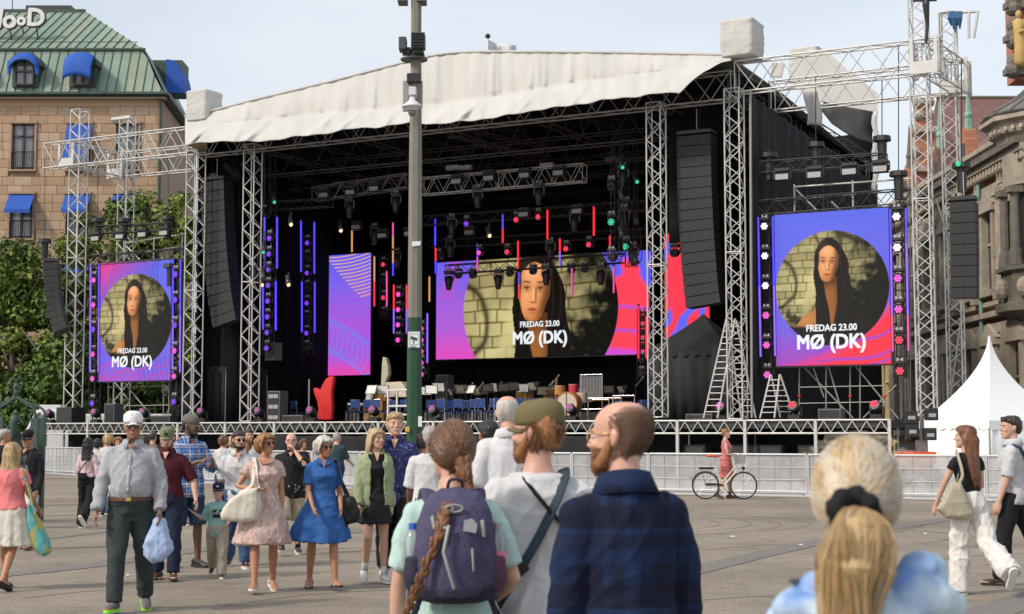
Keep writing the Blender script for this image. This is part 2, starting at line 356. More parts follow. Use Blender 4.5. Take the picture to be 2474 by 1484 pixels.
for i, (cx, hw, y0, y1, kind) in enumerate(wins):
    x0, x1, z0, z1 = rects[i]; fr = MB()
    for q in (x0+.05, x1-.05, (x0+x1)/2): fr.box((q, HD-.0, (z0+z1)/2), (.12, .16, z1-z0))
    for q in (z0+.06, z1-.06, z1-.75): fr.box(((x0+x1)/2, HD-.01, q), (x1-x0-.02, .14, .10))
    f = fr.build('window', M_FRAME, hotel)
    for s in (0, 1):
        gm = MB(); m_ = (x0+x1)/2; gm.box(((x0+m_)/2 if s == 0 else (m_+x1)/2, HD+.04, (z0+z1)/2), ((x1-x0)/2-.1, .03, z1-z0-.1)); gm.build('pane', M_GLASS, f)
    sm = MB(); sm.box(((x0+x1)/2, HD-.1, z1+.07), (x1-x0+.3, .22, .13)); sm.box(((x0+x1)/2, HD-.1, z0-.05), (x1-x0+.3, .28, .1))
    for q in (x0-.06, x1+.06): sm.box((q, HD-.06, (z0+z1)/2), (.12, .16, z1-z0))
    sm.build('window_surround', M_SURR, hotel)
    rl = MB(); zr = z0 + 1.05
    for q in (zr, z0+.12): rl.tube([(x0, HD-.16, q), (x1, HD-.16, q)], .025, 5)
    for q in np.linspace(x0, x1, 11): rl.tube([(q, HD-.16, z0+.1), (q, HD-.16, zr)], .012, 4)
    rl.build('railing', M_RAIL, hotel)
    if kind == 'awning' or (kind == 'door' and cx == 195):
        aw = MB(); dz = .95 if kind == 'awning' else 2.1; t = V((x0-.08, HD-.12, z1-.05)); t2 = V((x1+.08, HD-.12, z1-.05)); off = V((0, -.75, -dz))
        aw.prism([t, t2, t2+off, t+off], V((0, 0, .02))); aw.prism([t+off, t2+off, t2+off+V((0, 0, -.2)), t+off+V((0, 0, -.2))], V((0, .02, 0)))
        for s in (t, t2): aw.tube([s+off, s+V((0, 0, -dz-.4))], .02, 4)
        aw.build('awning', M_BLUE, hotel)
# mansard roof: lower steep part, upper slope
D1, D2 = 1.5, 6.3; ZB = at(200, 121, HD+D1).z; ZR = at(200, 27, HD+D2).z
def px_x(px, py, d): return at(px, py, d).x
xr0, xr1, xr2 = XR+.25, px_x(350, 122, HD+D1), px_x(205, 26, HD+D2)
seams = [px_x(p, 225, HD) for p in range(-184, 420, 22)]
for i in range(len(seams)-1):
    a, b = seams[i], seams[i+1]; a1, b1 = min(a+.1, xr1), min(b+.1, xr1)
    q = []
    for x, x1 in ((a, a1), (b, b1)):
        q.append((V((min(x, xr0), HD-.1, ZE+.3)), V((x1, HD+D1, ZB))))
    if q[0][1].x >= xr1-.01: q[0] = (q[0][0], V((xr1, HD+D1, ZB)))
    f0 = min(1, max(0, (xr0 - a)/(xr0-xr1)*1.0)) if a > xr1 else 1
    def up_(x):
        if x <= xr1: return V((x, HD+D1, ZB))
        t = (xr0-x)/(xr0-xr1); t = max(0, t); return V((x, HD-.1+(D1+.1)*t**1.3, ZE+.3+(ZB-ZE-.3)*t**1.3))
    if a >= xr0: break
    pts = [V((a, HD-.1, ZE+.3)), V((min(b, xr0), HD-.1, ZE+.3)), up_(min(b, xr0)), up_(a)]
    MB().prism(pts, V((0, .12, -.02))).build('roof_panel', random.choice(M_COP), hotel)
    rod('seam', pts[0]+V((0, -.02, .02)), pts[3]+V((0, -.02, .02)), .03, M_SEAM, hotel, 5)
for i in range(28):
    a = px_x(-190+i*23, 120, HD+D1); b = px_x(-190+(i+1)*23, 120, HD+D1); sh = .95
    if a > xr1: break
    b = min(b, xr1)
    def upr(x):
        t = min(1, max(0, (xr1 - x)/(xr1-xr2))) if x + sh*1.0 > xr2 else 1
        t = min(t, 1); return V((min(x + sh, xr2) if x + sh < xr2 else x + (xr2-xr1)*0 + 0, HD+D1+(D2-D1)*t, ZB+(ZR-ZB)*t))
    A, B = V((a, HD+D1-.05, ZB)), V((b, HD+D1-.05, ZB))
    def hit(x):      # slanted seam clipped by the hip line
        p = V((x, HD+D1-.05, ZB)); q = V((x+sh, HD+D2, ZR)); h0, h1 = xr1, xr2
        t = 1.0 if q.x <= xr2 else min(1, max(0, (h0-x)/((h0-x)+(q.x-h1)))); return p.lerp(q, t)
    pts = [A, B, hit(b), hit(a)]
    if (pts[0]-pts[3]).length > .05:
        MB().prism(pts, V((0, .1, -.1))).build('roof_panel', random.choice(M_COP), hotel)
        rod('seam', pts[0]+V((0, -.02, .03)), pts[3]+V((0, -.02, .03)), .03, M_SEAM, hotel, 5)
rf = MB(); a = V((xr1, HD+D1, ZB)); b = V((xr2, HD+D2, ZR)); c = V((xr0, HD-.1, ZE+.3)); e = V((XR-.7, HD+14, ZE+.3)); f_ = V((XR-2.2, HD+14, ZB)); g2 = V((xr2-2.5, HD+14, ZR))
rf.add([a, b, c, e, f_, g2], [(2, 3, 4, 0), (0, 4, 5, 1)]); rf.build('side_roof', M_COP[2], hotel)
rf = MB(); rf.box(((XL+xr2)/2, HD+D2+3, ZR-.06), (xr2-XL, 6.4, .12)); rf.box(((XL+xr2)/2, HD+D2-.05, ZR), (xr2-XL+.1, .2, .16)); rf.box(((XL+xr1)/2, HD+D1-.1, ZB+.02), (xr1-XL+.1, .14, .12)); rf.build('ridge_cap', M_COPD, hotel)
rod('ridge_bar', V((XL, HD+D1-.5, ZB+.35)), V((xr1-.3, HD+D1-.5, ZB+.35)), .025, M_FRAME, hotel)
rf = MB(); rf.box((px_x(125, 20, HD+8), HD+8, ZR+.3), (2.9, 1.4, .7)); rf.build('chimney', M_FRAME, hotel)
rod('aerial', at(30, 30, HD+8), at(30, -60, HD+8), .03, M_FRAME, hotel)
for cx in (-76, 60, 198):                      # dormers
    hw = hx(cx+34)-hx(cx-34); c = hx(cx); z0, z1 = hz(212), hz(130); yf = HD - .15
    db = MB(); db.box((c, yf+1.2, (z0+z1)/2-.15), (hw*.92, 2.2, z1-z0-.35)); prof = [V((c+hw*.55*cos(t), yf-.12, z1-.75+.85*sin(t))) for t in np.linspace(0, pi, 13)]
    db.prism(prof, V((0, 2.5, 0))); dm = db.build('dormer', M_COPD, hotel)
    fr = MB(); ww = hw*.62
    for q in (c-ww/2, c, c+ww/2): fr.box((q, yf-.02, (z0+z1)/2-.1), (.09, .2, z1-z0-.5))
    for q in (z0+.15, (z0+z1)/2-.1, z1-.4): fr.box((c, yf-.03, q), (ww, .2, .09))
    fr.build('window_frame', M_FRAME, dm)
    gm = MB(); gm.box((c, yf+.06, (z0+z1)/2-.1), (ww*1.0, .12, z1-z0-.55)); gm.build('pane', M_GLASS, dm)
    aw = MB(); k = 9; ext = 1.55 if cx == 198 else .5
    grid = []
    for i in range(k+1):
        t = pi/2*i/k; grid.append([V((c + hw*.5*math.copysign(min(1, abs(s))**.8, s) , yf-.12-(.95*sin(t) if ext > 1 else .35*sin(t)), z1-.02-ext*(1-cos(t)) - (.5*s*s if i < 20 else 0)*(1 if ext < 1 else .5))) for s in np.linspace(-1, 1, 13)])
    aw.sheet(grid); aw.build('awning', M_BLUE, dm, smooth=True, solid=.03)
    if ext < 1:
        for s in (-1, 1): MB().tube([(c+s*hw*.47, yf-.3, z1-.55), (c+s*hw*.5, yf-.3, z1-1.35)], [(.16, .1), (.1, .06)], 8).build('awning_fold', M_BLUE, dm)
sdm = MB(); p = at(405, 150, HD+5); q = at(405, 228, HD+5); sdm.box((p.x-.2, HD+5.5, (p.z+q.z)/2), (2.4, 1.9, p.z-q.z)); dm = sdm.build('dormer', M_COPD, hotel)
aw = MB(); c = at(414, 153, HD+5); grid = [[V((c.x+1.15*sin(t)**.8 - .1, c.y-1+2.2*s, c.z-2.1*(1-cos(t)))) for s in np.linspace(0, 1, 6)] for t in np.linspace(0, pi/2, 10)]
aw.sheet(grid); n0 = [r[0] for r in grid]; aw.add(n0 + [V((c.x-.1, c.y-1, c.z-2.1))], [tuple(range(len(n0)+1))]); aw.build('awning', M_BLUE, dm)
M_WHITE = mat('white_enamel', (.72, .72, .72), rough=.4, var=.04)
sg = thing('roof_sign', 'white outlined script letters standing along the green hotel roof', 'sign', at(50, 70, HD+2.4))
for ch, px, py, sz, ro in (('M', -16, 46, 1.55, -.12), ('o', 23, 49, 1.55, .12), ('o', 52, 49, 1.0, 0), ('D', 87, 45, 1.5, -.06)):
    q = at(px, py, HD+3.2 - 1.0); mtx = frame_mtx(q, V((1, 0, 0))) @ Matrix.Rotation(ro, 4, 'Z')
    bk = letters('letter_back', ch, sz, mtx @ Matrix.Translation((.04, -.04, -.06)), M_FRAME, sg, bold=.085, extrude=.05); letters('letter', ch, sz, mtx, M_WHITE, sg, bold=.05, extrude=.06)
    rod('strut', q + V((0, .1, -sz*.3)), q + V((0, .5, -sz*.75)), .04, M_FRAME, sg)
# ================================================================ trees (left)
M_LEAF = [mat('leaf_%d' % i, c, rough=.55, var=.3, vs=.7, spec=.3) for i, c in enumerate(((.085, .145, .022), (.14, .20, .035), (.042, .08, .016), (.20, .25, .05)))]
M_BARK = mat('bark', (.12, .10, .075), rough=.9, bump=.5)
def tree(label, x, y, z0, z1, rx, ry, n, mats, cat='tree', leaf=.16, trunk=True, group=None, sparse=0):
    T = thing('broadleaf_tree', label, cat, (x, y, 0), 0, group)
    if trunk:
        tr = MB(); tr.tube([(x, y, 0), (x+.1, y, z0*.7), (x-.1, y+.1, (z0+z1)/2), (x, y, z1*.93)], [.32, .24, .14, .04], 8)
        for i in range(9):
            a = random.uniform(0, 6.28); zz = random.uniform(z0*.8, z1*.7); rr = random.uniform(.5, .9)
            tr.tube([(x, y, zz), (x+cos(a)*rx*rr*.5, y+sin(a)*ry*rr*.5, zz+.8), (x+cos(a)*rx*rr, y+sin(a)*ry*rr, zz+1.9)], [.12, .08, .02], 5)
        tr.build('trunk', M_BARK, T, smooth=True)
    clumps = []
    nc = 46
    for i in range(nc):
        a = random.uniform(0, 6.28); zz = random.uniform(0, 1); r = math.sqrt(random.random())*(1 - .55*abs(zz-.42)**1.4*2)
        r = max(.12, r); clumps.append((x+cos(a)*rx*r, y+sin(a)*ry*r, z0+(z1-z0)*zz, random.uniform(.55, 1.25)))
    bm = [MB() for _ in mats]; idx = rng.integers(0, nc, n)
    for i in range(n):
        cx, cy, cz, cr = clumps[idx[i]]
        d = rng.normal(size=3); d /= np.linalg.norm(d); rr = cr*(rng.random()**.35)
        c = V((cx + d[0]*rr, cy + d[1]*rr, cz + d[2]*rr*.75))
        s = leaf*(.6 + rng.random()*.9); nrm = V(d) + V(rng.normal(size=3)*.6) + V((0, 0, .5)); nrm.normalize()
        t = nrm.orthogonal().normalized(); t = Matrix.Rotation(rng.random()*6.28, 3, nrm) @ t; b = nrm.cross(t)
        k = int(idx[i]) % len(mats) if rng.random() < .6 else int(rng.integers(0, len(mats)))
        bm[k].add([c - t*s, c - b*s*.55 + nrm*s*.12, c + t*s, c + b*s*.55 + nrm*s*.12], [(0, 1, 2, 3)])
    vs = []; fs = []; mi = []
    for k, mb in enumerate(bm):
        o_ = len(vs); vs += mb.v; fs += [tuple(q+o_ for q in f) for f in mb.f]; mi += [k]*len(mb.f)
    o_ = V((x, y, z0)); me = bpy.data.meshes.new('crown'); me.from_pydata([tuple(V(q)-o_) for q in vs], [], fs)
    for m in mats: me.materials.append(m)
    me.polygons.foreach_set('material_index', mi); me.update()
    linkmesh('crown', me, T, loc=o_); return T
def tr_at(px, py_top, d, hwpx, label, n, mats, z0=1.2, **kw):
    p = at(px, py_top, d); tree(label, p.x, d, z0, p.z, hwpx*d/PF, hwpx*d/PF*.8, n, mats, leaf=.15, **kw)
LM = M_LEAF
tr_at(40, 585, 80, 105, 'dense broadleaf tree at the left edge below the hotel windows', 15000, [LM[0], LM[1], LM[3], LM[2]], group=None)
tr_at(-50, 560, 82, 80, 'broadleaf tree cut by the left edge of the view behind the iron pavilion', 7000, [LM[0], LM[1], LM[2]])
tr_at(205, 500, 82, 75, 'tall light green tree behind the left wing tower and screen', 12000, [LM[1], LM[3], LM[0], LM[2]])
tr_at(330, 470, 84, 80, 'tree behind the upper truss of the left wing screen', 12000, [LM[1], LM[0], LM[2], LM[3]])
tr_at(425, 465, 83, 58, 'narrow bright tree between the hotel corner and the stage tower', 9000, [LM[3], LM[1], LM[0]])
tr_at(130, 760, 79, 90, 'low dark tree between the outer speaker hang and the parked van', 10000, [LM[2], LM[0]], z0=.4)
tr_at(300, 800, 81, 110, 'low dark tree under the left wing screen', 8000, [LM[2], LM[0]], z0=.4)
# row of distant hedge behind the left wing
# ================================================================ town hall (right)
M_BRICK = mat('red_brick', (.40, .17, .105), rough=.85, var=.2, vs=6, bump=.3, bs=40)
M_TS = mat('weathered_stone', (.36, .31, .25), rough=.9, var=.4, vs=1.6, bump=.5, bs=7)
M_TSD = mat('dark_stone', (.15, .135, .115), rough=.9, var=.35, vs=2.0, bump=.5, bs=7)
M_TSL = mat('light_stone', (.44, .375, .295), rough=.9, var=.25, vs=1.6, bump=.4, bs=7)
M_TILE = mat('red_brown_roof', (.16, .085, .075), rough=.7, var=.25, vs=3, stretch=(1, 1, .4))
M_LEAD = mat('lead_dome', (.14, .13, .125), rough=.5, var=.25, vs=2)
M_VERD = mat('verdigris', (.20, .36, .29), rough=.6, var=.2)
M_STATUE = mat('statue_stone', (.50, .33, .12), rough=.8, var=.2)
M_DGL = mat('dark_glass', (.03, .035, .04), rough=.1, spec=.8)
hall = thing('town_hall', 'ornate red brick and grey stone town hall receding along the right edge', 'building', (20, 66, 0))
HX = 20.0
Y0, Y1 = 57.5, 79.0
def rb(px, py):
    r = ray(px, py); t = HX/r.x; return r.y*t, CH + r.z*t
b = MB(); b.box((HX+4, (Y0+Y1)/2, 6.5), (8, Y1-Y0, 13)); b.build('wall', M_BRICK, hall)
def band(z0, z1, out, m=M_TS, nm='cornice', y0=Y0, y1=Y1):
    q = MB(); q.box((HX-out/2+.02, (y0+y1)/2, (z0+z1)/2), (out+.04, y1-y0, z1-z0)); return q.build(nm, m, hall)
band(0, 1.2, .22, M_TSD, 'plinth'); band(5.75, 6.15, .3, M_TS); band(6.4, 6.62, .5, M_TS); band(6.9, 7.1, .3, M_TSL)
band(11.6, 11.9, .25, M_TS); band(12.5, 12.75, .6, M_TS); band(12.75, 13.0, .8, M_TSD); band(13.45, 13.65, .35, M_TS)
y = Y0 + .15
while y < Y1:
    boxo('bracket', (HX-.32, y, 12.35), (.45, .16, .28), M_TSL, hall); y += .42
y = Y0 + .3
while y < Y1:
    boxo('baluster', (HX-.12, y, 13.22), (.2, .2, .48), M_TSL, hall); y += .5
bay = 3.05
for i in range(7):
    yc = Y0 + 2.0 + i*bay
    for (z0, z1, ww) in ((1.9, 5.1, 1.15), (7.6, 10.6, 1.15)):
        fr = MB(); x = HX - .2
        for s in (-1, 1): fr.box((x, yc+s*(ww/2+.16), (z0+z1)/2), (.4, .3, z1-z0+.5))
        fr.box((x-.05, yc, z1+.3), (.5, ww+.9, .28)); fr.box((x-.05, yc, z0-.2), (.5, ww+.8, .25))
        for kq in range(3): fr.box((x, yc + (-1)**kq*(ww/2+.36), z0+.5+kq*.9), (.36, .24, .34))
        if i % 2: fr.prism([V((x-.25, yc-ww/2-.5, z1+.45)), V((x-.25, yc+ww/2+.5, z1+.45)), V((x-.25, yc, z1+1.05))], V((.4, 0, 0)))
        else: fr.prism([V((x-.25, yc+(ww/2+.45)*cos(t), z1+.45+.6*sin(t))) for t in np.linspace(0, pi, 9)], V((.4, 0, 0)))
        w_ = fr.build('window', M_TS if z0 > 5 else M_TSL, hall)
        gm = MB(); gm.box((HX-.06, yc, (z0+z1)/2), (.12, ww, z1-z0)); gm.build('pane', M_DGL, w_)
        mu = MB(); mu.box((HX-.15, yc, (z0+z1)/2), (.08, .09, z1-z0)); mu.box((HX-.15, yc, z0+(z1-z0)*.62), (.08, ww, .09)); mu.build('mullion', M_TSL, w_)
    pl = MB(); yp = yc + bay/2
    pl.box((HX-.16, yp, 3.6), (.36, .5, 4.4)); pl.tube([(HX-.3, yp, 7.15), (HX-.3, yp, 11.5)], [.24, .19], 10); pl.box((HX-.28, yp, 7.2), (.6, .62, .3)); pl.box((HX-.3, yp, 11.4), (.62, .62, .35)); pl.box((HX-.14, yp, 12.1), (.3, .7, .7))
    pl.build('pilaster', M_TS, hall)
    q = MB()
    for kq in range(6): q.box((HX-.12, yp+(.42 if kq % 2 else .36), 1.5+kq*.72), (.28, .34 if kq % 2 else .2, .34)); q.box((HX-.12, yp-(.42 if kq % 2 else .36), 1.5+kq*.72), (.28, .34 if kq % 2 else .2, .34))
    q.build('quoin', M_TSL, hall)
rod('downpipe', V((HX-.35, 63.6, .2)), V((HX-.35, 63.6, 12.4)), .09, M_VERD, hall, 8)
# steep roofs, stepped gable, pinnacles
rfm = MB(); rfm.add([V((HX+.2, Y0, 13.1)), V((HX+.2, Y1+9, 13.1)), V((HX+3.4, Y0, 16.2)), V((HX+3.4, Y1+9, 16.2)), V((HX+9, Y0, 13.1)), V((HX+9, Y1+9, 13.1))], [(0, 1, 3, 2), (2, 3, 5, 4), (0, 2, 4), (1, 3, 5)]); rfm.build('roof', M_TILE, hall)
r0, r1 = at(2262, 238, 84), at(2440, 236, 84); q = MB(); q.prism([V((r0.x, 77, 13.0)), V((r0.x, 84, r0.z)), V((r0.x, 91, 13.0))], V((r1.x-r0.x+3, 0, 0))); q.build('cross_roof', M_TILE, hall); rod('ridge', V((r0.x, 84, r0.z+.05)), V((r1.x+3, 84, r0.z+.05)), .1, M_TSD, hall)
for i, yy in enumerate((66.5, 71.0, 76.5)):    # dormer gables with spires
    gm = MB(); prof = [(-1.0, 0), (-1.0, 1.2), (-.75, 1.3), (-.7, 2.1), (-.4, 2.25), (-.35, 2.9), (0, 3.3), (.35, 2.9), (.4, 2.25), (.7, 2.1), (.75, 1.3), (1.0, 1.2), (1.0, 0)]
    gm.prism([V((HX-.05, yy+a*.62, 13.4+c*.55)) for a, c in prof], V((.5, 0, 0))); gg = gm.build('roof_gable', M_BRICK if i != 1 else M_TILE, hall)
    q = MB(); q.box((HX-.1, yy, 14.0), (.2, .5, .8)); q.build('gable_window', M_TSD, gg)
    q = MB(); q.tube([(HX+.2, yy, 15.0), (HX+.2, yy, 15.6), (HX+.2, yy, 17.3)], [.22, .16, .02], 6); q.ball((HX+.2, yy, 15.7), .2); q.build('spire', M_VERD if i < 2 else M_TSD, gg)
# tall stepped brick gable at the far end, seen edge-on to the square
def gable(pxc, pyt, pyb, hwpx, d, label_mat, steps):
    c = at(pxc, pyt, d); zb = at(pxc, pyb, d).z; s = d/PF; pr = []
    for fx, fz in steps: pr.append((fx*hwpx*s, zb + (c.z-zb)*fz))
    poly = [V((c.x-a, d, z)) for a, z in pr] + [V((c.x+a, d, z)) for a, z in reversed(pr)]
    gm = MB(); gm.prism(poly, V((0, .9, 0))); return gm.build('end_gable', label_mat, hall), c, zb
eg, c, zb = gable(2232, 235, 1040, 44, 79.4, M_BRICK, [(1, 0), (1, .5), (.95, .52), (.93, .62), (.78, .65), (.75, .76), (.6, .78), (.55, .88), (.3, .9), (.28, .97), (.08, 1)])
q = MB()
for i, (fx, fz) in enumerate([(1, .3), (1, .42), (1, .5), (.95, .57), (.93, .63), (.78, .7), (.75, .77), (.6, .83), (.55, .89), (.3, .94), (.28, .98)]):
    for s in (-1, 1):
        q.ball((c.x + s*fx*44*79.4/PF, 79.5, zb+(c.z-zb)*fz+.1), (.32, .4, .30), 8, 6)
for fz in (.42, .52, .65, .78, .9): q.box((c.x, 79.25, zb+(c.z-zb)*fz), (1.7*44*79.4/PF*(1.1-fz*.65), .3, .3))
q.build('gable_ornament', M_TS, eg)
q = MB()
for fz in (.2, .35, .58): q.box((c.x, 79.32, zb+(c.z-zb)*fz), (.7, .2, 1.7))
q.build('gable_window', M_TSD, eg)
# corner oriel turret with lead dome, columns and balcony
TC = at(2556, 600, 59.0); TC = V((TC.x, 59.0, 0)); rT = 2.0
def octa(r, z, n=10): return [TC + V((r*cos(2*pi*(i+.5)/n), r*sin(2*pi*(i+.5)/n), z)) for i in range(n)]
def zt(py): return at(2420, py, 57.4).z
t = MB(); t.loft([octa(rT*.86, zt(640)), octa(rT*.86, zt(330))]); tu = t.build('turret', M_TS, hall)
t = MB(); t.loft([octa(.5, zt(850)), octa(1.1, zt(800)), octa(rT*1.0, zt(756)), octa(rT*1.2, zt(746)), octa(rT*1.2, zt(728)), octa(rT*1.08, zt(722)), octa(rT*1.08, zt(650)), octa(rT*1.18, zt(646)), octa(rT*1.18, zt(636))]); t.build('balcony', M_TSD, tu)
for i in range(10):
    p = octa(rT*.98, 0)[i]; q = MB(); q.tube([p+V((0, 0, zt(634))), p+V((0, 0, zt(600))), p+V((0, 0, zt(590))), p+V((0, 0, zt(460))), p+V((0, 0, zt(452)))], [.3, .26, .2, .18, .26], 10); q.box(p+V((0, 0, zt(448))), (.55, .55, .25)); q.build('column', M_TSD, tu)
for i in range(10):
    a = 2*pi*i/10; p = TC + V((rT*.84*cos(a), rT*.84*sin(a), 0)); q = MB(); mm = Matrix.Translation(p + V((0, 0, zt(540)))) @ Matrix.Rotation(a, 4, 'Z')
    q.boxm(mm, (-.1, -.42, zt(620)-zt(540)), (.04, .42, zt(440)-zt(540))); q.build('pane', M_DGL, tu)
    if i in (4, 5, 6, 7):
        q = MB(); q.ball(TC + V((rT*1.12*cos(a), rT*1.12*sin(a), zt(690))), (.3, .3, .4), 8, 6); q.build('medallion', M_TS, tu)
t = MB(); t.loft([octa(rT*.9, zt(440)), octa(rT*1.0, zt(436)), octa(rT*1.0, zt(340)), octa(rT*1.1, zt(334)), octa(rT*1.12, zt(318)), octa(rT*1.24, zt(312)), octa(rT*1.3, zt(290)), octa(rT*1.42, zt(284)), octa(rT*1.42, zt(274)), octa(rT*1.3, zt(268))]); t.build('entablature', M_TS, tu)
for i in range(44):
    a = 2*pi*i/44; q = TC + V((rT*1.22*cos(a), rT*1.22*sin(a), zt(303))); boxo('dentil', q, (.14, .14, .16), M_TSL, tu, a)
def circ(r, z, n=20): return [TC + V((r*cos(2*pi*i/n), r*sin(2*pi*i/n), z)) for i in range(n)]
t = MB(); t.loft([circ(rT*1.4, zt(268)), circ(rT*1.3, zt(258)), circ(rT*1.05, zt(240)), circ(rT*.8, zt(222)), circ(rT*.6, zt(200)), circ(rT*.45, zt(180)), circ(rT*.4, zt(172))]); dome = t.build('dome', M_LEAD, tu, smooth=True)
for i in range(20):
    a = 2*pi*i/20; q = MB(); q.tube([TC + V((r*rT*cos(a), r*rT*sin(a), zt(y_)+.03)) for r, y_ in ((1.4, 268), (1.3, 258), (1.05, 240), (.8, 222), (.6, 200), (.45, 180))], .035, 4); q.build('dome_rib', M_LEAD, tu)
pg = MB(); p = at(2462, 100, 60.5); pg.box((p.x+.5, 60.8, at(0, 200, 60.8).z*0 + (at(2462, 200, 60.8).z+at(2462, -60, 60.8).z)/2), (1.5, 1.2, at(2462, -60, 60.8).z-at(2462, 200, 60.8).z)); gp = pg.build('upper_gable', M_BRICK, hall)
pg = MB()
for yy, rr in ((170, .36), (150, .26), (100, .3), (85, .2), (60, .28), (20, .34), (0, .24)):
    q = at(2450, yy, 60.1); pg.ball(q+V((-.05, 0, 0)), (rr, .4, .34), 8, 6)
for yy in (175, 95, 15): q = at(2462, yy, 60.1); pg.box(q, (1.2, .5, .25))
pg.build('gable_ornament', M_TSD, gp)
sta = MB(); q = at(2459, 150, 59.7)
def zz(py): return at(2459, py, 59.7).z
sta.tube([(q.x+.1, 59.7, zz(150)), (q.x+.1, 59.7, zz(110)), (q.x+.05, 59.7, zz(70)), (q.x+.05, 59.7, zz(52)), (q.x+.05, 59.7, zz(46))], [.26, .24, .2, .24, .08], 10, round_=True); sta.ball((q.x+.05, 59.65, zz(36)), (.13, .14, .17)); sta.tube([(q.x+.25, 59.6, zz(52)), (q.x+.3, 59.5, zz(75)), (q.x-.02, 59.4, zz(82))], [.09, .08, .06], 8, round_=True)
tag(sta.build('statue', M_STATUE, smooth=True), 'ochre stone statue standing on the gable above the lead dome', 'statue')
# yellow building behind the right wing
M_YEL = mat('yellow_plaster', (.50, .36, .15), rough=.85, var=.1)
yb = thing('yellow_building', 'yellow plastered building seen behind the right wing screen scaffold', 'building', (26, 100, 0))
p0, p1 = at(2120, 790, 100), at(2235, 790, 100); q = MB(); q.box(((p0.x+p1.x)/2, 104, 4.5), (p1.x-p0.x, 8, 9)); q.build('wall', M_YEL, yb)
q = MB(); zc = at(2180, 795, 100).z; q.prism([V((p0.x-.3, 99.6, zc)), V((p1.x+.3, 99.6, zc)), V((p1.x+.3, 104, at(2180, 590, 104).z)), V((p0.x-.3, 104, at(2180, 590, 104).z))], V((0, 8, 0))); q.build('roof', M_TILE, yb)
q = MB(); q.box(((p0.x+p1.x)/2, 99.9, at(2180, 575, 100).z), (p1.x-p0.x+1, .6, .7)); q.build('roof_cap', M_VERD, yb)
for py in (850, 960):
    for px in (2165, 2200):
        c = at(px, py, 99.9); q = MB(); q.box(c, (.8, .16, 1.5)); w_ = q.build('window', M_TSD, yb); q = MB(); q.prism([c+V((-.7, -.15, .95)), c+V((.7, -.15, .95)), c+V((0, -.15, 1.5))], V((0, .3, 0))); q.build('pediment', M_TSL, w_)
# ================================================================ stage
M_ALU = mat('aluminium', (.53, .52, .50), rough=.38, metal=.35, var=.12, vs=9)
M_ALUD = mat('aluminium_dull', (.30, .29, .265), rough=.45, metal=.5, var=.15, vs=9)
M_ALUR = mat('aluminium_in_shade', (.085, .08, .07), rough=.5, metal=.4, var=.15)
M_BLKM = mat('black_metal', (.022, .022, .024), rough=.5, var=.2)
M_BLK = mat('black_plastic', (.018, .018, .02), rough=.45, var=.15)
M_DRAPE = mat('black_drape', (.012, .012, .014), rough=.95, var=.3, vs=2, spec=.1)
M_DRAPE2 = mat('charcoal_drape', (.024, .024, .027), rough=.9, var=.3, vs=2, spec=.2)
M_TARP = mat('white_tarp', (.50, .492, .475), rough=.8, var=.10, vs=1.0, bump=.55, bs=5, stretch=(1, 1, .16))
M_TARPD = mat('tarp_lining', (.30, .22, .10), rough=.8)
M_DECK = mat('stage_deck', (.03, .03, .032), rough=.6, var=.2)
M_RED = mat('red_clamp', (.55, .03, .02), rough=.5)
M_YW = mat('yellow_strap', (.65, .5, .02), rough=.6)
UA = 23.95
ZCB, ZCT = 13.45, 14.5                        # main beam chords
# --- deck, fascia, posts
stg = thing('stage', 'large black open-air stage floor with white truss fascia along its front', 'stage', S(12, 0, 0), -TH)
ua, ub = uz(110, 1022, -.4)[0], uz(2148, 1012, -.4)[0]
m = MB(); sbox(m, ua+.1, ub-.1, -.34, 19.5, DECK-.3, DECK-.03); m.build('deck_floor', M_DECK, stg)
m = MB(); sbox(m, ua+.2, ub-.2, .8, .9, 0, DECK-.35); m.build('under_skirt', M_DRAPE, stg)
nb = 15; uu = np.linspace(ua, ub, nb+1)
for i in range(nb):
    a, b_ = uu[i]+.03, uu[i+1]-.03
    for z in (DECK-.03, DECK-.47): rod('fascia_chord', S(a, -.4, z), S(b_, -.4, z), .038, M_ALU, stg, 6)
    for j in range(10):
        q0 = a + (b_-a)*j/10; q1 = a + (b_-a)*(j+1)/10; rod('fascia_brace', S(q0, -.4, DECK-.06 if j % 2 else DECK-.44), S(q1, -.4, DECK-.44 if j % 2 else DECK-.06), .02, M_ALU, stg, 5)
for i in range(nb+1):
    m = MB(); sbox(m, uu[i]-.05, uu[i]+.05, -.46, -.34, .02, DECK+.0); m.build('post', M_ALU, stg)
    m = MB(); sbox(m, uu[i]-.03, uu[i]+.03, .7, .78, .02, DECK-.3); m.build('rear_post', M_ALUD, stg)
for (x0, x1) in ((650, 985), (1020, 1500)):
    u0, u1 = uz(x0, 1040, -.52)[0], uz(x1, 1040, -.52)[0]; g_ = []
    for k, z in enumerate((DECK-.52, DECK-.7, 1.0, .5, .03)):
        g_.append([S(u, -.52 - .03*sin(u*9) - .05*k*.3*sin(u*3.1), z - (.05*sin(u*1.3)**2 if k == 0 else 0)) for u in np.linspace(u0, u1, 60)])
    tag(MB().sheet(g_).build('skirt_cloth', M_DRAPE2, smooth=True, solid=.01), 'black cloth hung under the %s of the stage front' % ('left half' if x0 < 900 else 'middle'), 'cloth')
for px in (2230-1300,):
    pass
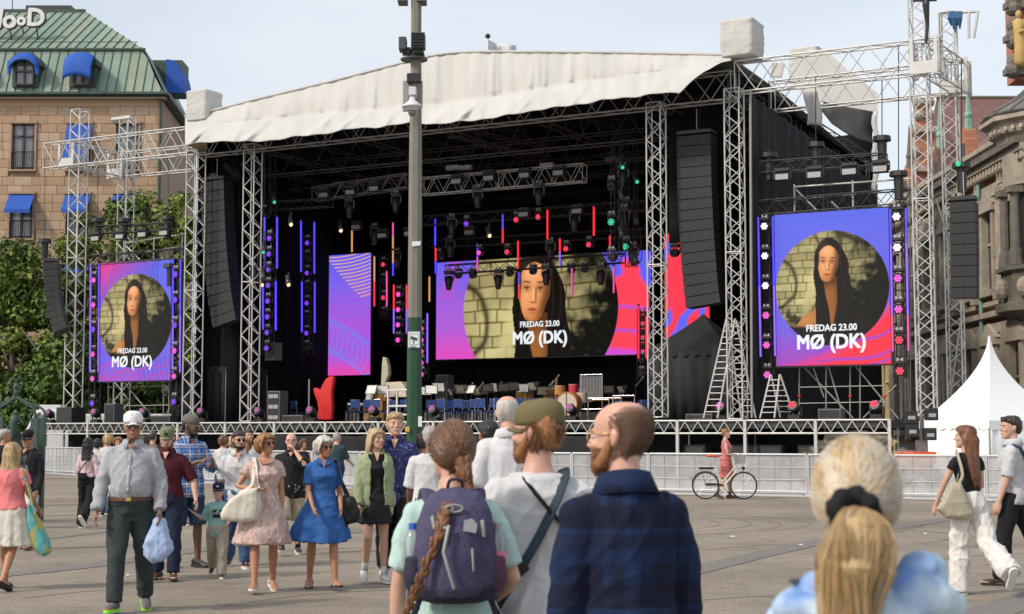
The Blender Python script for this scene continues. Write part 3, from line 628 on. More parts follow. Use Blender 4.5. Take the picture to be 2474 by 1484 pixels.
for i, (px, w_) in enumerate(((1675, .8), (1790, 1.2), (1860, .8), (1960, 1.0), (2010, 1.1))):
    u0 = uz(px, 1080, -.2)[0]; s_ = thing('subwoofer', '%s black subwoofer box under the right half of the stage' % ORD[i], 'speaker', S(u0, 0, 0), -TH, 'subwoofers under the stage')
    m = MB(); sbox(m, u0-w_/2, u0+w_/2, -.15, .6, .02, 1.25); m.build('cabinet', M_DRAPE2, s_); m = MB(); sbox(m, u0-w_/2+.06, u0+w_/2-.06, -.17, -.15, .1, 1.18); m.build('grille', M_BLKM, s_)
# --- roof tarp
def ztop(u):
    t = (u-12.0)/12.6; return 15.0 + 1.55*(1-abs(t)**1.5) if abs(t) < 1 else 15.0
pxs = np.array([447, 520, 600, 700, 800, 900, 1000, 1060, 1150, 1300, 1450, 1560, 1640, 1662, 1700, 1762])
crest = [287, 268, 247, 223, 199, 173, 147, 131, 127, 128, 129, 131, 133, 133, 133, 137]
crease = [312, 300, 292, 281, 272, 266, 259, 252, 240, 213, 190, 176, 168, 165, 158, 141]
low = [349, 340, 342, 333, 318, 306, 296, 298, 290, 265, 243, 228, 224, 200, 172, 145]
gx = np.linspace(447, 1766, 300); gcrest = np.interp(gx, pxs, crest); gcr = np.interp(gx, pxs, crease); glo = np.interp(gx, pxs, low)
kern = np.ones(25)/25
def sm(a): return np.convolve(np.pad(a, 12, mode='edge'), kern, mode='valid')
gcrest = sm(gcrest); gcr = sm(gcr)
glo = glo + 2.2*np.abs(np.sin(gx*.021+1)) + 1.5*np.sin(gx*.05) + 1.2*np.sin(gx*.11+2)
rows = []
NR = 26
folds = [(random.uniform(447, 1766), random.uniform(2.5, 7), random.uniform(.03, .09), random.uniform(-30, 30)) for _ in range(60)]
drap = [(random.uniform(470, 1700), random.uniform(5, 15), random.uniform(.05, .16), random.uniform(25, 75)) for _ in range(26)]
for r_ in range(NR+1):
    row = []
    for i, px in enumerate(gx):
        t = r_/NR
        if t < .5: q = t/.5; py = gcrest[i] + (gcr[i]-gcrest[i])*q; v = -.15 - .40*q - .06*sin(pi*q)
        else: q = (t-.5)/.5; py = gcr[i] + (glo[i]-gcr[i])*q; v = -.55 - .95*q - .10*sin(pi*q)
        d = 0
        if t < .5:
            for c, w_, am, sl in folds: x = (px - c - sl*(t/.5)*.35)/w_; d += am*math.exp(-x*x)*(.3 + 1.1*t)
        else:
            for c, w_, am, sl in drap: x = (px - c + sl*q)/w_*(1.2); d += am*math.exp(-x*x)*(.4+.6*q)*(.6+.4*sin(pi*q))
        d += .03*sin(px*.045 + t*3) + .02*sin(px*.17)
        row.append(st(px, py, v - d))
    rows.append(row)
roof = thing('stage_roof', 'white tarpaulin stage roof with drooping front skirt over the big stage', 'roof', S(12, 0, 13.5), -TH)
MB().sheet(rows).build('front_skirt', M_TARP, roof, smooth=True, solid=.008)
m = MB(); top = rows[0]
back = []
for i, px in enumerate(gx):
    u = (top[i]-O).dot(U); back.append(S(u, 18.6, top[i].z - .9))
mid = [S((top[i]-O).dot(U), 6, top[i].z - .15) for i in range(len(gx))]
m.sheet([[p - V((0, 0, .03)) for p in top], mid, back]); m.build('roof_sheet', M_TARP, roof, smooth=True, solid=.02)
m = MB(); m.sheet([[p - V((0, 0, .35)) for p in (S((top[i]-O).dot(U), .2, max(14.6, top[i].z-.1)) for i in range(0, 300, 13))], [S((top[i]-O).dot(U), 18.5, max(13.9, top[i].z-1.2)) for i in range(0, 300, 13)]]); m.build('roof_lining', M_DRAPE, roof, solid=.02)
m = MB(); m.tube([p + V((0, 0, .04)) - VV*.02 for p in top[::6]], .05, 6); m.build('edge_hem', M_TARP, roof)
m = MB(); a = st(450, 345, -.4); b_ = st(520, 355, .2); m.add([st(447, 348, -1.0), st(500, 344, -.9), st(500, 372, 1.2), st(455, 352, 1.0)], [(0, 1, 2, 3)]); m.build('skirt_underside', M_TARPD, roof, solid=.02)
# tarp wrapped motor covers on the tower heads
def wrapped(label, cx, cy0, cy1, hw, v, dep, m_=M_TARP):
    p0 = st(cx, cy1, v); p1 = st(cx, cy0, v); wd = hw*2*(p0-V((0, 0, CH))).length/PF*1.0; c = (p0 + VV*dep/2)
    n = 8; rings = []; hgt = p1.z-p0.z; rr = random.Random(int(cx))
    for k in range(25):
        t = k/24; s_ = 1 + .02*sin(t*7+cx) - (.07 if k == 24 else 0) - .05*(1-t)**3; ring = []
        for j in range(56):
            a = 2*pi*j/56; ca, sa = cos(a), sin(a); q = (abs(ca)**10 + abs(sa)**10)**(-1/10)
            wr = 1 + .022*noise.noise(V((ca*2.2, sa*2.2, t*3.5+cx))) + .07*abs(noise.noise(V((ca*5, sa*5, t*6+cx)))) - .05*abs(noise.noise(V((ca*9+t*6, sa*9, t*3+cx))))
            ring.append(V((c.x, c.y, p0.z + hgt*t)) + U*(ca*q*wd*.5*s_*wr) + VV*(sa*q*dep*.5*s_*wr))
        rings.append(ring)
    m = MB(); m.loft(rings); return tag(m.build('motor_cover', m_, smooth=True), label, 'cover')
wrapped('white wrapped motor cover standing on the left front roof corner', 471, 217, 290, 31, -.5, 1.2)
wrapped('tall white wrapped motor cover standing on the right front roof corner', 1777, 44, 133, 42, -.5, 1.4)
wrapped('low white wrapped motor cover on the right rear roof corner', 1940, 113, 172, 37, 13.5, 1.6)
# --- main towers
def tower(px, y_top, y_bot, v, label, w_=.5, mt=M_ALU, z0=None, grp='lattice towers of the stage'):
    u, zt_ = uz(px, y_top, v); ub_, zb_ = uz(px, y_bot, v); z0 = zb_ if z0 is None else z0
    T = truss(label, S(ub_, v, z0), S(ub_, v, zt_), w_, mt, bay=.45, rc=.03, rb=.019, group=grp, name='truss_tower', cat='tower'); return ub_, T
tower(463, 368, 1018, 0, 'silver lattice tower under the left front corner of the tarp roof', .56)
tower(602, 352, 1018, .1, 'silver lattice tower between the left speaker hang and the blue tube lights', .54)
tower(1590, 250, 1008, .1, 'silver lattice tower right of the centre screen beside the large speaker hang', .54)
tower(1782, 216, 1012, 0, 'silver lattice tower under the right front corner of the tarp roof behind the tall ladder', .54)
tower(176, 270, 986, .3, 'outer left lattice tower left of the left wing screen', .56)
tower(293, 285, 1018, 3.4, 'rear left lattice tower standing behind the left wing screen', .52)
tower(2240, -30, 1004, .2, 'outer right lattice tower rising out of the top of the view', .54)
tower(2312, 30, 1008, 3.6, 'rear right lattice tower with a blue bundle on its head', .52)
u_, z_ = uz(170, 990, .3); m = MB(); sbox(m, u_-.45, u_+.45, -.1, .8, DECK-.1, z_+.1); tag(m.build('ballast_box', M_BLKM, bevel=.02), 'black ballast box under the outer left lattice tower', 'box')
def lattice(label, a, b_, w_=.9, hh=1.02, mt=M_ALU, bay=.75, rc=.032, rb=.02, grp=None, **kw): return truss(label, a, b_, w_, mt, bay=bay, rc=rc, rb=rb, hh=hh, group=grp, **kw)
ul = uz(110, 372, 0)[0]; ur = uz(2330, 130, 0)[0]; ZB_, ZT_ = 12.95, 13.98
zc = (uz(278, 405, 0)[1] + uz(278, 325, 0)[1])/2; hh_ = uz(278, 328, 0)[1] - uz(278, 383, 0)[1]
zl = (uz(280, 330, 0)[1]+uz(280, 388, 0)[1])/2; zr = (uz(2000, 130, 0)[1]+uz(2000, 195, 0)[1])/2
lattice('front lattice beam of the left wing from roof corner to outer tower', S(ul, .1, zl), S(-.3, .1, zl), .5, 1.12)
lattice('rear lattice beam of the left wing', S(uz(290, 400, 3.4)[0]-.4, 3.4, zl), S(.2, 3.4, zl), .5, 1.12)
lattice('cross lattice beam joining the two left outer towers', S(uz(176, 300, .3)[0], .4, zl), S(uz(293, 300, 3.4)[0], 3.4, zl), .5, 1.1)
lattice('front lattice beam of the right wing from roof corner to outer tower', S(UA+.1, .1, zr), S(uz(2270, 130, 0)[0], .1, zr), .5, 1.1)
lattice('rear lattice beam of the right wing', S(UA+.3, 3.6, zr), S(uz(2335, 130, 3.6)[0], 3.6, zr), .5, 1.1)
lattice('cross lattice beam joining the two right outer towers', S(uz(2240, 100, .2)[0], .4, zr), S(uz(2312, 100, 3.6)[0], 3.6, zr), .5, 1.1)
for (x, v, z, nm) in ((176, .3, zl, 'outer left'), (293, 3.4, zl, 'rear left'), (2240, .2, zr, 'outer right'), (2312, 3.6, zr, 'rear right')):
    u_ = uz(x, 300, v)[0]; t = thing('tower_sleeve', 'silver sleeve block where the beams ride on the %s tower' % nm, 'sleeve', S(u_, v, z-.7), -TH)
    for du in (-.4, .4):
        for dv in (-.36, .36): m = MB(); sbox(m, u_+du-.06, u_+du+.06, v+dv-.04, v+dv+.04, z-.66, z+.62); m.build('plate', M_ALU, t)
    m = MB(); sbox(m, u_-.46, u_+.46, v-.42, v-.38, z-.62, z-.2); m.build('panel', M_ALU, t)
# gable-head on right rear tower, chain blocks and bundles
t = thing('hoist_gantry', 'silver head frame with blue strap bundle on the rear right tower', 'frame', st(2312, 30, 3.6)); 
for a, b_ in (((2270, 33), (2365, 28)), ((2272, 35), (2272, 92)), ((2362, 28), (2352, 92)), ((2340, 30), (2340, 92))): rod('bar', st(*a, 3.4), st(*b_, 3.4), .05, M_ALU, t)
m = MB(); [m.tube([st(2296+i*6, 30, 3.3), st(2294+i*6+3*(i%2), 45, 3.2), st(2298+i*5, 62+8*(i%3), 3.3)], [.07, .09, .03], 6) for i in range(5)]; m.build('strap_bundle', mat('strap_blue', (.03, .10, .22), rough=.7), t)
t = thing('hoist_gantry', 'white bar head on the rear left tower', 'frame', st(293, 285, 3.4))
rod('bar', st(270, 290, 3.2), st(316, 284, 3.2), .1, M_ALU, t); rod('bar', st(270, 295, 3.7), st(316, 288, 3.7), .07, M_ALU, t)
t = thing('cable_bundle', 'dark cable bundle at the top of the outer right tower', 'cable', st(2235, 10, -.3))
rod('bar', st(2205, 2, -.3), st(2262, 0, -.3), .05, M_BLKM, t); m = MB(); m.tube([st(2238, -20, -.2), st(2236, 12, -.3), st(2240, 60, -.2), st(2236, 105, -.2)], [.10, .12, .06, .05], 8); m.build('cable', M_BLKM, t)
# --- roof grid
GR = 'dark lattice beams of the stage roof'
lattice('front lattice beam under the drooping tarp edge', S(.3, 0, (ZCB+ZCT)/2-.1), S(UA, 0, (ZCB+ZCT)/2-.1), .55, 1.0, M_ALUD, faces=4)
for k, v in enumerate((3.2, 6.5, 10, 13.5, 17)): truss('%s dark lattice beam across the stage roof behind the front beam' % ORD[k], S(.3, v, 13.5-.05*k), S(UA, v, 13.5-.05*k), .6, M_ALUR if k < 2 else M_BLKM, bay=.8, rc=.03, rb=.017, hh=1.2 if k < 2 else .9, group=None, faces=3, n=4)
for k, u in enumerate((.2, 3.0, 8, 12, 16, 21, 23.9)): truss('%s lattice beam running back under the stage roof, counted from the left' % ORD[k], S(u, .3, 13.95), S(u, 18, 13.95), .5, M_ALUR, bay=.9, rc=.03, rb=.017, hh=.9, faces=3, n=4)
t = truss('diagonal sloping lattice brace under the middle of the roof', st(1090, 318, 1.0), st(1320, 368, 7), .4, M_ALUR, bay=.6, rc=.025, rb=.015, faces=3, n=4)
for k, (u, v) in enumerate(((.2, 17.8), (23.9, 17.8))): truss('rear %s lattice tower inside the black drapes' % ('left', 'right')[k], S(u, v, DECK), S(u, v, 14), .5, M_ALUD, bay=.6, faces=2, n=4)
# --- drapes
def drape(label, a, b_, z0, z1, m_, v_amp=.09, n=None, out=None, top_fn=None, nm='drape'):
    a, b_ = V(a), V(b_); L_ = (b_-a).length; n = n or int(L_*7); nrm = (b_-a).normalized().cross(V((0, 0, 1))); g_ = []
    for kz in range(7):
        r_ = []
        for i in range(n+1):
            x = L_*i/n; zt_ = top_fn(x/L_) if top_fn else z1; z = zt_ + (z0-zt_)*kz/6
            r_.append(a + (b_-a)*(i/n) + nrm*(v_amp*(sin(x*5.1 + .8*sin(x*.9)) + .4*sin(x*11+kz*.3))*(.5+.5*kz/6)) + V((0, 0, z)))
        g_.append(r_)
    return tag(MB().sheet(g_).build(nm, m_, smooth=True, solid=.01), label, 'drape')
bz = lambda u, v: S(u, v, 0)
drape('black backdrop cloth across the rear of the stage', bz(-.3, 18.2), bz(24.3, 18.2), DECK, 15.4, M_DRAPE)
drape('black side cloth along the left inside of the stage', bz(-.35, .6), bz(-.35, 18.2), DECK, 14.9, M_DRAPE)
drape('dark side cloth facing the right wing screen', bz(24.45, .35), bz(24.45, 18.4), .2, 13.3, M_DRAPE2, top_fn=lambda t: 13.6 - .6*t)
for nm_, x0, x1, v in (('left', 487, 575, 1.6), ('right', 1618, 1755, 1.6)):
    drape('black cloth behind the %s main speaker hang' % nm_, bz(uz(x0, 700, v)[0]+.0, v), bz(uz(x1, 700, v)[0], v), DECK+ (0 if nm_ == 'left' else 6.5), 13.4, M_DRAPE)
drape('black cloth hanging behind the centre screen', bz(uz(985, 700, 14.6)[0], 14.6), bz(uz(1640, 700, 14.6)[0], 14.6), DECK, 14.8, M_DRAPE)
truss_black = M_BLKM
# white tarp and loose black sheet over the right rear corner
g_ = [[st(x, y + (y2-y)*t + 3*sin(x*.09+t*4), 13.5) for x, y, y2 in ((1905, 165, 215), (1950, 130, 225), (1990, 118, 250), (2040, 160, 262), (2085, 200, 272), (2119, 222, 330))] for t in np.linspace(0, 1, 8)]
tag(MB().sheet(g_).build('side_tarp', M_TARP, solid=.02), 'white tarp stretched over the right rear roof corner', 'tarp')
g_ = [[st(x + 4*sin(t*6), y + (y2-y)*t, 12.8 + .13*sin(x*.08+t*5)*t) for x, y, y2 in ((1985, 245, 268), (2010, 250, 300), (2040, 258, 320), (2075, 264, 340), (2110, 270, 348))] for t in np.linspace(0, 1, 12)]
tag(MB().sheet(g_).build('loose_sheet', mat('black_plastic_sheet', (.022, .022, .024), rough=.6), smooth=True, solid=.02), 'loose glossy black sheet sagging below the white corner tarp', 'sheet')
m = MB(); m.sheet([[st(x+4*sin(y*.08), y, 12.6) for x in (2108, 2114, 2120)] for y in range(270, 470, 14)]); tag(m.build('tarp_tail', M_TARP, smooth=True, solid=.02), 'narrow white tarp strip hanging at the right rear edge of the stage', 'tarp')
m = MB(); m.sheet([[st(x+6*sin(y*.05), y, 3.0+.15*sin(x)) for x in (1945, 1955, 1966, 1980)] for y in range(222, 304, 8)]); tag(m.build('tarp_tail', M_TARP, smooth=True, solid=.02), 'torn white tarp end dangling behind the right wing beam', 'tarp')
m = MB(); m.sheet([[st(x+3*sin(y*.05)-(y-165)*.1, y, -.1+.1*sin(x)) for x in (1862, 1875, 1890)] for y in range(152, 192, 6)]); tag(m.build('tarp_tail', M_TARP, smooth=True, solid=.02), 'short white tarp end over the right wing beam beside the front tower', 'tarp')
rod_t = thing('scaffold_pole', 'tall grey scaffold pole along the edge of the dark side cloth', 'pole', st(1816, 1010, -.2)); rod('tube', st(1816, 1010, -.2), st(1812, 220, -.2), .05, M_ALUD, rod_t)
# ================================================================ screens
M_SCR = vcol_mat('screen_picture', emit=.9)
def ssm(a, b_, x): t = np.clip((x-a)/(b_-a), 0, 1); return t*t*(3-2*t)
def C(s): return np.array(h(s))
def blend(img, col, m_): return img*(1-m_[..., None]) + np.array(col)*m_[..., None]
def ell(X, Y, cx, cy, rx, ry, s=.05, rot=0):
    c, s_ = cos(rot), sin(rot); dx, dy = X-cx, Y-cy; return 1 - ssm(1-s, 1+s, np.sqrt(((dx*c+dy*s_)/rx)**2 + ((-dx*s_+dy*c)/ry)**2))
def poly(X, Y, pts, s=0):
    ins = np.zeros(X.shape, bool); n = len(pts)
    for i in range(n):
        x0, y0 = pts[i]; x1, y1 = pts[(i+1) % n]
        c = ((y0 > Y) != (y1 > Y)) & (X < (x1-x0)*(Y-y0)/((y1-y0) or 1e-9) + x0); ins ^= c
    return ins.astype(float)
def nse(X, Y, f, seed):
    r_ = np.random.default_rng(seed); o = np.zeros(X.shape)
    for k in range(14):
        a = r_.random()*6.28; q = f*(.5+1.6*r_.random()); o += np.sin(q*(X*cos(a)+Y*sin(a)) + r_.random()*6.28 + 1.5*np.sin(q*.6*(Y*cos(a)-X*sin(a))+k))
    return o/4
def portrait(X, Y, bright=1.0):
    img = np.zeros(X.shape + (3,)) + C('#e2d596')
    wx = X + .012*nse(X, Y, 7, 40); wy = Y + .010*nse(X, Y, 7, 41)
    bh, bw = .118, .25; r_ = np.floor(wy/bh); xo = wx + (r_ % 2)*bw/2 + .05*np.sin(r_*3.7); fx = (xo/bw) % 1; fy = (wy/bh) % 1
    j = 1 - ssm(.0, .07, np.minimum(fx, 1-fx))*ssm(0, .14, np.minimum(fy, 1-fy)); cell = np.sin(np.floor(xo/bw)*12.9 + r_*78.2)*.5+.5
    img = img*(.70+.32*cell)[..., None]*(.9+.12*np.clip(nse(X, Y, 16, 30), -1, 1))[..., None]; img = blend(img, C('#6b5526'), j*.9)
    img = blend(img, C('#56431d'), ssm(.2, .9, nse(X, Y, 4, 3))*.35)
    img = blend(img, C('#33260f'), np.exp(-((np.sqrt((X+.98)**2+(Y+.12)**2)-.42 - .02*nse(X, Y, 9, 8))/.035)**2)*.9*(X > -.98))
    br = np.exp(-((Y + .93 - .9*(X-.15)**2 - .10*np.sin(X*5) - .03*nse(X, Y, 12, 12))/.06)**2)*ssm(-.08, .12, X); img = blend(img, C('#2a1f0c'), np.clip(br, 0, 1)*.9)
    for x0, sl, wd in ((.15, .1, .03), (-.25, .25, .03), (.50, -.5, .05), (.35, .3, .03)): img = blend(img, C('#3a2d12'), np.exp(-((X-x0-sl*(Y+.9)-.03*nse(X, Y, 9, 14))/wd)**2)*ssm(-.4, -.6, Y)*.75)
    n1 = nse(X, Y, 13, 5) + .6*nse(X, Y, 30, 15); dk = ssm(-.18, .22, (X-.40)*.9 + (Y+.22)*.55 + n1*.13); img = blend(img, C('#12120a'), dk)
    img = blend(img, C('#31341a'), dk*ssm(.7, 1.3, nse(X, Y, 34, 9))*.7)
    dk = ssm(-.05, .2, (-X-.95)*.3 + (Y-.30) + n1*.13)*(X < -.2); img = blend(img, C('#38290f'), dk*.92)
    img = blend(img, C('#d9c98d'), ell(X, Y, -.36, .12, .075, .42, .5, .25)*.75)
    img = img*(1-.6*ssm(.15, 1.0, np.sqrt((X+.35)**2+(Y+.25)**2)))[..., None]
    # torso: bare left shoulder, dark dress
    body = np.clip(poly(X, Y, [(-.78, 1.2), (-.70, .78), (-.58, .55), (-.44, .40), (-.26, .30), (-.1, .26), (.2, .3), (.48, .42), (.72, .68), (.8, 1.2)]), 0, 1)
    sk = C('#b8763e'); sh = np.zeros(X.shape+(3,)) + sk; sh = blend(sh, C('#6a3d1c'), ssm(-.35, .15, X)*.6); sh = blend(sh, C('#d39355'), ell(X, Y, -.42, .47, .12, .09, .9)*.5)
    img = img*(1-body[..., None]) + sh*body[..., None]
    dress = body*np.clip(ssm(-.03, .03, Y - .60 - .5*(X+.45)**2 - .15*(X+.3)) + ssm(.02, .06, X - .08), 0, 1); img = blend(img, C('#15100c'), dress); img = blend(img, C('#2a2016'), dress*ssm(.4, 1, nse(X, Y, 10, 31))*.5)
    # hair mass
    wv = .007*np.sin(Y*13+1) + .010*nse(X*0, Y, 9, 55)
    hair = np.clip(ell(X, Y, -.035, -.46, .235, .36, .06) + poly(X-wv, Y, [(-.25, -.6), (-.285, -.35), (-.27, .0), (-.255, .3), (-.27, .58), (-.12, .78), (.02, .72), (.06, .85), (.22, .86), (.36, .6), (.35, .2), (.30, -.12), (.27, -.38), (.19, -.62)]), 0, 1)
    strands = np.sin(X*75 + 4*np.sin(Y*2.2) + 1.2*np.sin(Y*7))*.5+.5
    hc = np.zeros(X.shape+(3,)) + C('#0e0a08'); hc = blend(hc, C('#33231a'), strands**4*.5*ssm(.9, -.6, Y)); hc = blend(hc, C('#4a3524'), ell(X, Y, -.15, -.70, .10, .07, .9)*.45)
    # neck and chest between the hair
    img = img*(1-hair[..., None]) + hc*hair[..., None]
    nk = poly(X, Y, [(-.13, -.18), (.09, -.2), (.085, .08), (.10, .3), (.09, .62), (.03, .74), (-.02, .56), (-.05, .3), (-.10, .08)]); nc = np.zeros(X.shape+(3,)) + C('#9c602f'); nc = blend(nc, C('#3a2010'), ssm(.05, -.15, Y)*.85); nc = blend(nc, C('#5a3518'), ssm(.0, .09, X)*.6); img = img*(1-nk[..., None]) + nc*nk[..., None]
    # face: narrow, tilted a little, lit from the left
    a = .07; fx, fy = (X+.055)*cos(a) + (Y+.41)*sin(a), (-(X+.055)*sin(a) + (Y+.41)*cos(a))/1.13 + .022
    jaw = .178*(1 - .30*ssm(.02, .20, fy) - .34*ssm(.17, .31, fy) - .10*ssm(-.1, -.3, fy)); m_ = (1-ssm(.90, 1.03, np.abs(fx+.0)/jaw))*ssm(-.33, -.27, fy)*(1-ssm(.262, .292, fy + (fx/.12)**2*.045)); m_ *= 1-ssm(0, .02, -(fy+.20) + (fx/.16)**2*.11 - .015)
    fc = np.zeros(X.shape+(3,)) + C('#eb9d63')
    fc = blend(fc, C('#ffc796'), np.exp(-((fx+.03)/.08)**2-((fy+.16)/.08)**2)*.55); fc = blend(fc, C('#f8b27c'), np.exp(-((fx+.085)/.035)**2-((fy-.06)/.05)**2)*.6)
    fc = blend(fc, C('#552a12'), ssm(.05, .15, fx + .25*np.maximum(fy, 0))*.9); fc = blend(fc, C('#8f5128'), ssm(-.105, -.17, fx)*.7); fc = blend(fc, C('#a8622f'), ssm(.12, .28, fy)*.55)
    for ex, dm in ((-.078, 1), (.068, 1.15)):
        fc = blend(fc, C('#7e4423'), np.exp(-((fx-ex)/.05)**2-((fy+.012)/.030)**2)*.75*dm/1.15)
        fc = blend(fc, C('#c9a081'), np.exp(-((fx-ex)/.026)**4-((fy-.002)/.009)**4)*.8); fc = blend(fc, C('#1c110b'), np.exp(-((fx-ex)/.0125)**2-((fy-.001)/.0115)**2)); fc = blend(fc, C('#1c110b'), np.exp(-((fy+.011-(fx-ex)**2*4)/.006)**2-((fx-ex)/.036)**4)*.9); fc = blend(fc, C('#8a4f2c'), np.exp(-((fy-.024)/.006)**2-((fx-ex)/.03)**4)*.4)
        sgn = -1 if ex < 0 else 1; fc = blend(fc, C('#25150d'), np.exp(-((fy+.058 + .10*sgn*(fx-ex)*1 - 2.5*(fx-ex)**2*0 + 5*np.maximum(sgn*(fx-ex)-.02, 0)**2*-4)/.0085)**2-((fx-ex-.005*sgn)/.046)**4)*.9)
    fc = blend(fc, C('#8a4c26'), np.exp(-((fx-.022-.06*fy)/.012)**2)*ssm(-.03, .02, fy)*ssm(.125, .095, fy)*.75); fc = blend(fc, C('#ffd0a0'), np.exp(-((fx+.004)/.009)**2)*ssm(-.06, .02, fy)*ssm(.11, .09, fy)*.6)
    fc = blend(fc, C('#532a14'), np.exp(-((fx-.002)/.030)**2-((fy-.118)/.008)**2)*.75)
    for nx_ in (-.018, .020): fc = blend(fc, C('#3a1b0d'), np.exp(-((fx-nx_)/.007)**2-((fy-.114)/.005)**2)*.8)
    fc = blend(fc, C('#b1453a'), np.exp(-((fx+.002)/.047)**4-((fy-.178-.0*fx)/.0165)**4)*.9); fc = blend(fc, C('#d0705c'), np.exp(-((fx+.006)/.026)**2-((fy-.187)/.005)**2)*.5); fc = blend(fc, C('#4a1813'), np.exp(-((fx+.002)/.048)**4-((fy-.176+.002*np.cos(fx*90))/.0035)**2)*.85); fc = blend(fc, C('#7a4020'), np.exp(-((fx)/.035)**2-((fy-.207)/.008)**2)*.55)
    img = img*(1-m_[..., None]) + fc*m_[..., None]
    # hair falling over both sides of the face
    fr = np.clip(ssm(.0, .03, -(X+.195) - .10*(Y+.55)**2 + .02*np.sin(Y*9))*ssm(-.75, -.6, Y)*(Y < .72)*1.0 + ssm(-.02, .02, X - .085 - .085*np.sin((Y+.75)*2.6) + .05*ssm(.0, .2, Y))*ssm(-.78, -.66, Y)*(Y < .8), 0, 1)*hair
    img = img*(1-fr[..., None]) + hc*fr[..., None]
    return img*bright
def screen(label, TLp, TRp, BLp, v, kind, nxy, bez=.12):
    a, b_, c = st(*TLp, v), st(*TRp, v), st(*BLp, v); u0, u1 = (a-O).dot(U), (b_-O).dot(U); z1, z0 = (a.z+b_.z)/2, c.z; W_, H_ = u1-u0, z1-z0
    nx, ny = nxy; X, Y = np.meshgrid((np.arange(nx)+.5)/nx, (np.arange(ny)+.5)/ny); img = ART[kind](X, Y, W_, H_)
    gxs, gzs = np.linspace(u0, u1, nx+1), np.linspace(z1, z0, ny+1)
    vs = [tuple(S(u, v, z)) for z in gzs for u in gxs]; fs = [(r*(nx+1)+q, (r+1)*(nx+1)+q, (r+1)*(nx+1)+q+1, r*(nx+1)+q+1) for r in range(ny) for q in range(nx)]
    T = thing('led_screen', label, 'screen', S((u0+u1)/2, v, z0), -TH)
    me = bpy.data.meshes.new('display'); me.from_pydata(vs, [], fs); at_ = me.color_attributes.new('Col', 'FLOAT_COLOR', 'CORNER')
    col = np.ones((ny*nx, 4, 4), np.float32); col[:, :, :3] = np.clip(img.reshape(-1, 1, 3), 0, 1); at_.data.foreach_set('color', col.ravel()); me.materials.append(M_SCR); linkmesh('display', me, T)
    m = MB(); sbox(m, u0-.04, u1+.04, v+.03, v+.03+bez, z0-.05, z1+.05); m.build('cabinet', M_BLKM, T)
    return T, u0, u1, z0, z1
def art_wing(X, Y, W_, H_, left):
    base = C('#5f6be8')*(1-Y[..., None]) + C('#7a62e0')*Y[..., None]
    if left:
        base = blend(base, C('#e0409a'), ssm(.75, 0, X*.8+Y*1.4)*1.0); 
        for k in range(18): base = blend(base, C('#3a2a9a'), np.exp(-((X - .02 - k*.045 + (.28-Y)*(-.9+k*.05)*.8)/.007)**2)*(Y < .3)*.6)
        base = blend(base, C('#c04fb0'), ssm(.85, 1.05, Y)*.5)
        for k in range(6): base = blend(base, C('#d03a90'), np.exp(-((Y - .84 - .03*k - .02*np.sin(X*9+k*2)-.02*np.sin(X*23+k))/.004)**2)*.8)
        for k in range(8): base = blend(base, C('#3f55d8'), np.exp(-((X-.55-k*.06-.3*(Y-.85))/.012)**2)*(Y > .8)*.6)
    else:
        base = blend(base, C('#a24cc0'), ssm(.7, 1.0, Y)); rd = ssm(-.01, .01, Y - (1.02 - .34*X**2.2) ); base = blend(base, C('#fb3648'), ssm(-.02, .10, Y - (.99 - .17*X - .24*X**3)))
        for k, (a, b_) in enumerate(((.76, .2), (.9, .12), (.97, .07))): base = blend(base, C('#8a4ad0'), np.exp(-((Y - a - b_*(1-X)**.6*1.0 - .015*np.sin(X*8+k))/(.010))**2)*ssm(.25, .45, X)*.85)
    PX, PY = (X-.5)*2*1.0, (Y-.5)*H_/W_*2*1.0
    PX, PY = PX/1.0, PY/1.0
    cc = 1 - ssm(.985, 1.0, np.sqrt(PX**2 + (PY + (0 if not left else 0))**2)); img = portrait(PX/1.1, PY/1.1-.02)
    return base*(1-cc[..., None]) + img*cc[..., None]
def art_centre(X, Y, W_, H_):
    base = C('#6f5ee6')*(1-ssm(0, .6, Y)[..., None]) + C('#a95fd6')*ssm(0, .6, Y)[..., None]; base = blend(base, C('#e04cba'), ssm(.6, 1, Y)*.9)
    for k in range(7): base = blend(base, C('#d04a9a'), np.exp(-((X - .01*k - .02 - .1*(.4-Y))/.003)**2)*(Y < .38)*.6)
    rt = base*0 + C('#fb4256'); rt = blend(rt, C('#5f62ee'), np.clip(ssm(.1, .4, nse(X*1.6, Y, 11, 21))*(Y < .5) + ssm(.05, -.05, Y - .12 - .05*np.sin(X*40)), 0, 1))
    for yy in (.55, .78): rt = blend(rt, C('#b04fd0'), np.exp(-((Y-yy-.02*np.sin(X*20))/.018)**2)*.9)
    rt = blend(rt, C('#cf4fd0'), ssm(.9, .97, Y - .3*(X-.85))); base = np.where((X > .7)[..., None], rt, base)
    rad = .365; PX, PY = (X-.5)/rad, (Y-.52)*H_/W_/rad; cc = 1 - ssm(.99, 1.0, np.sqrt(PX**2+PY**2)); img = portrait(PX/1.2, PY/1.2-.24)
    return base*(1-cc[..., None]) + img*cc[..., None]
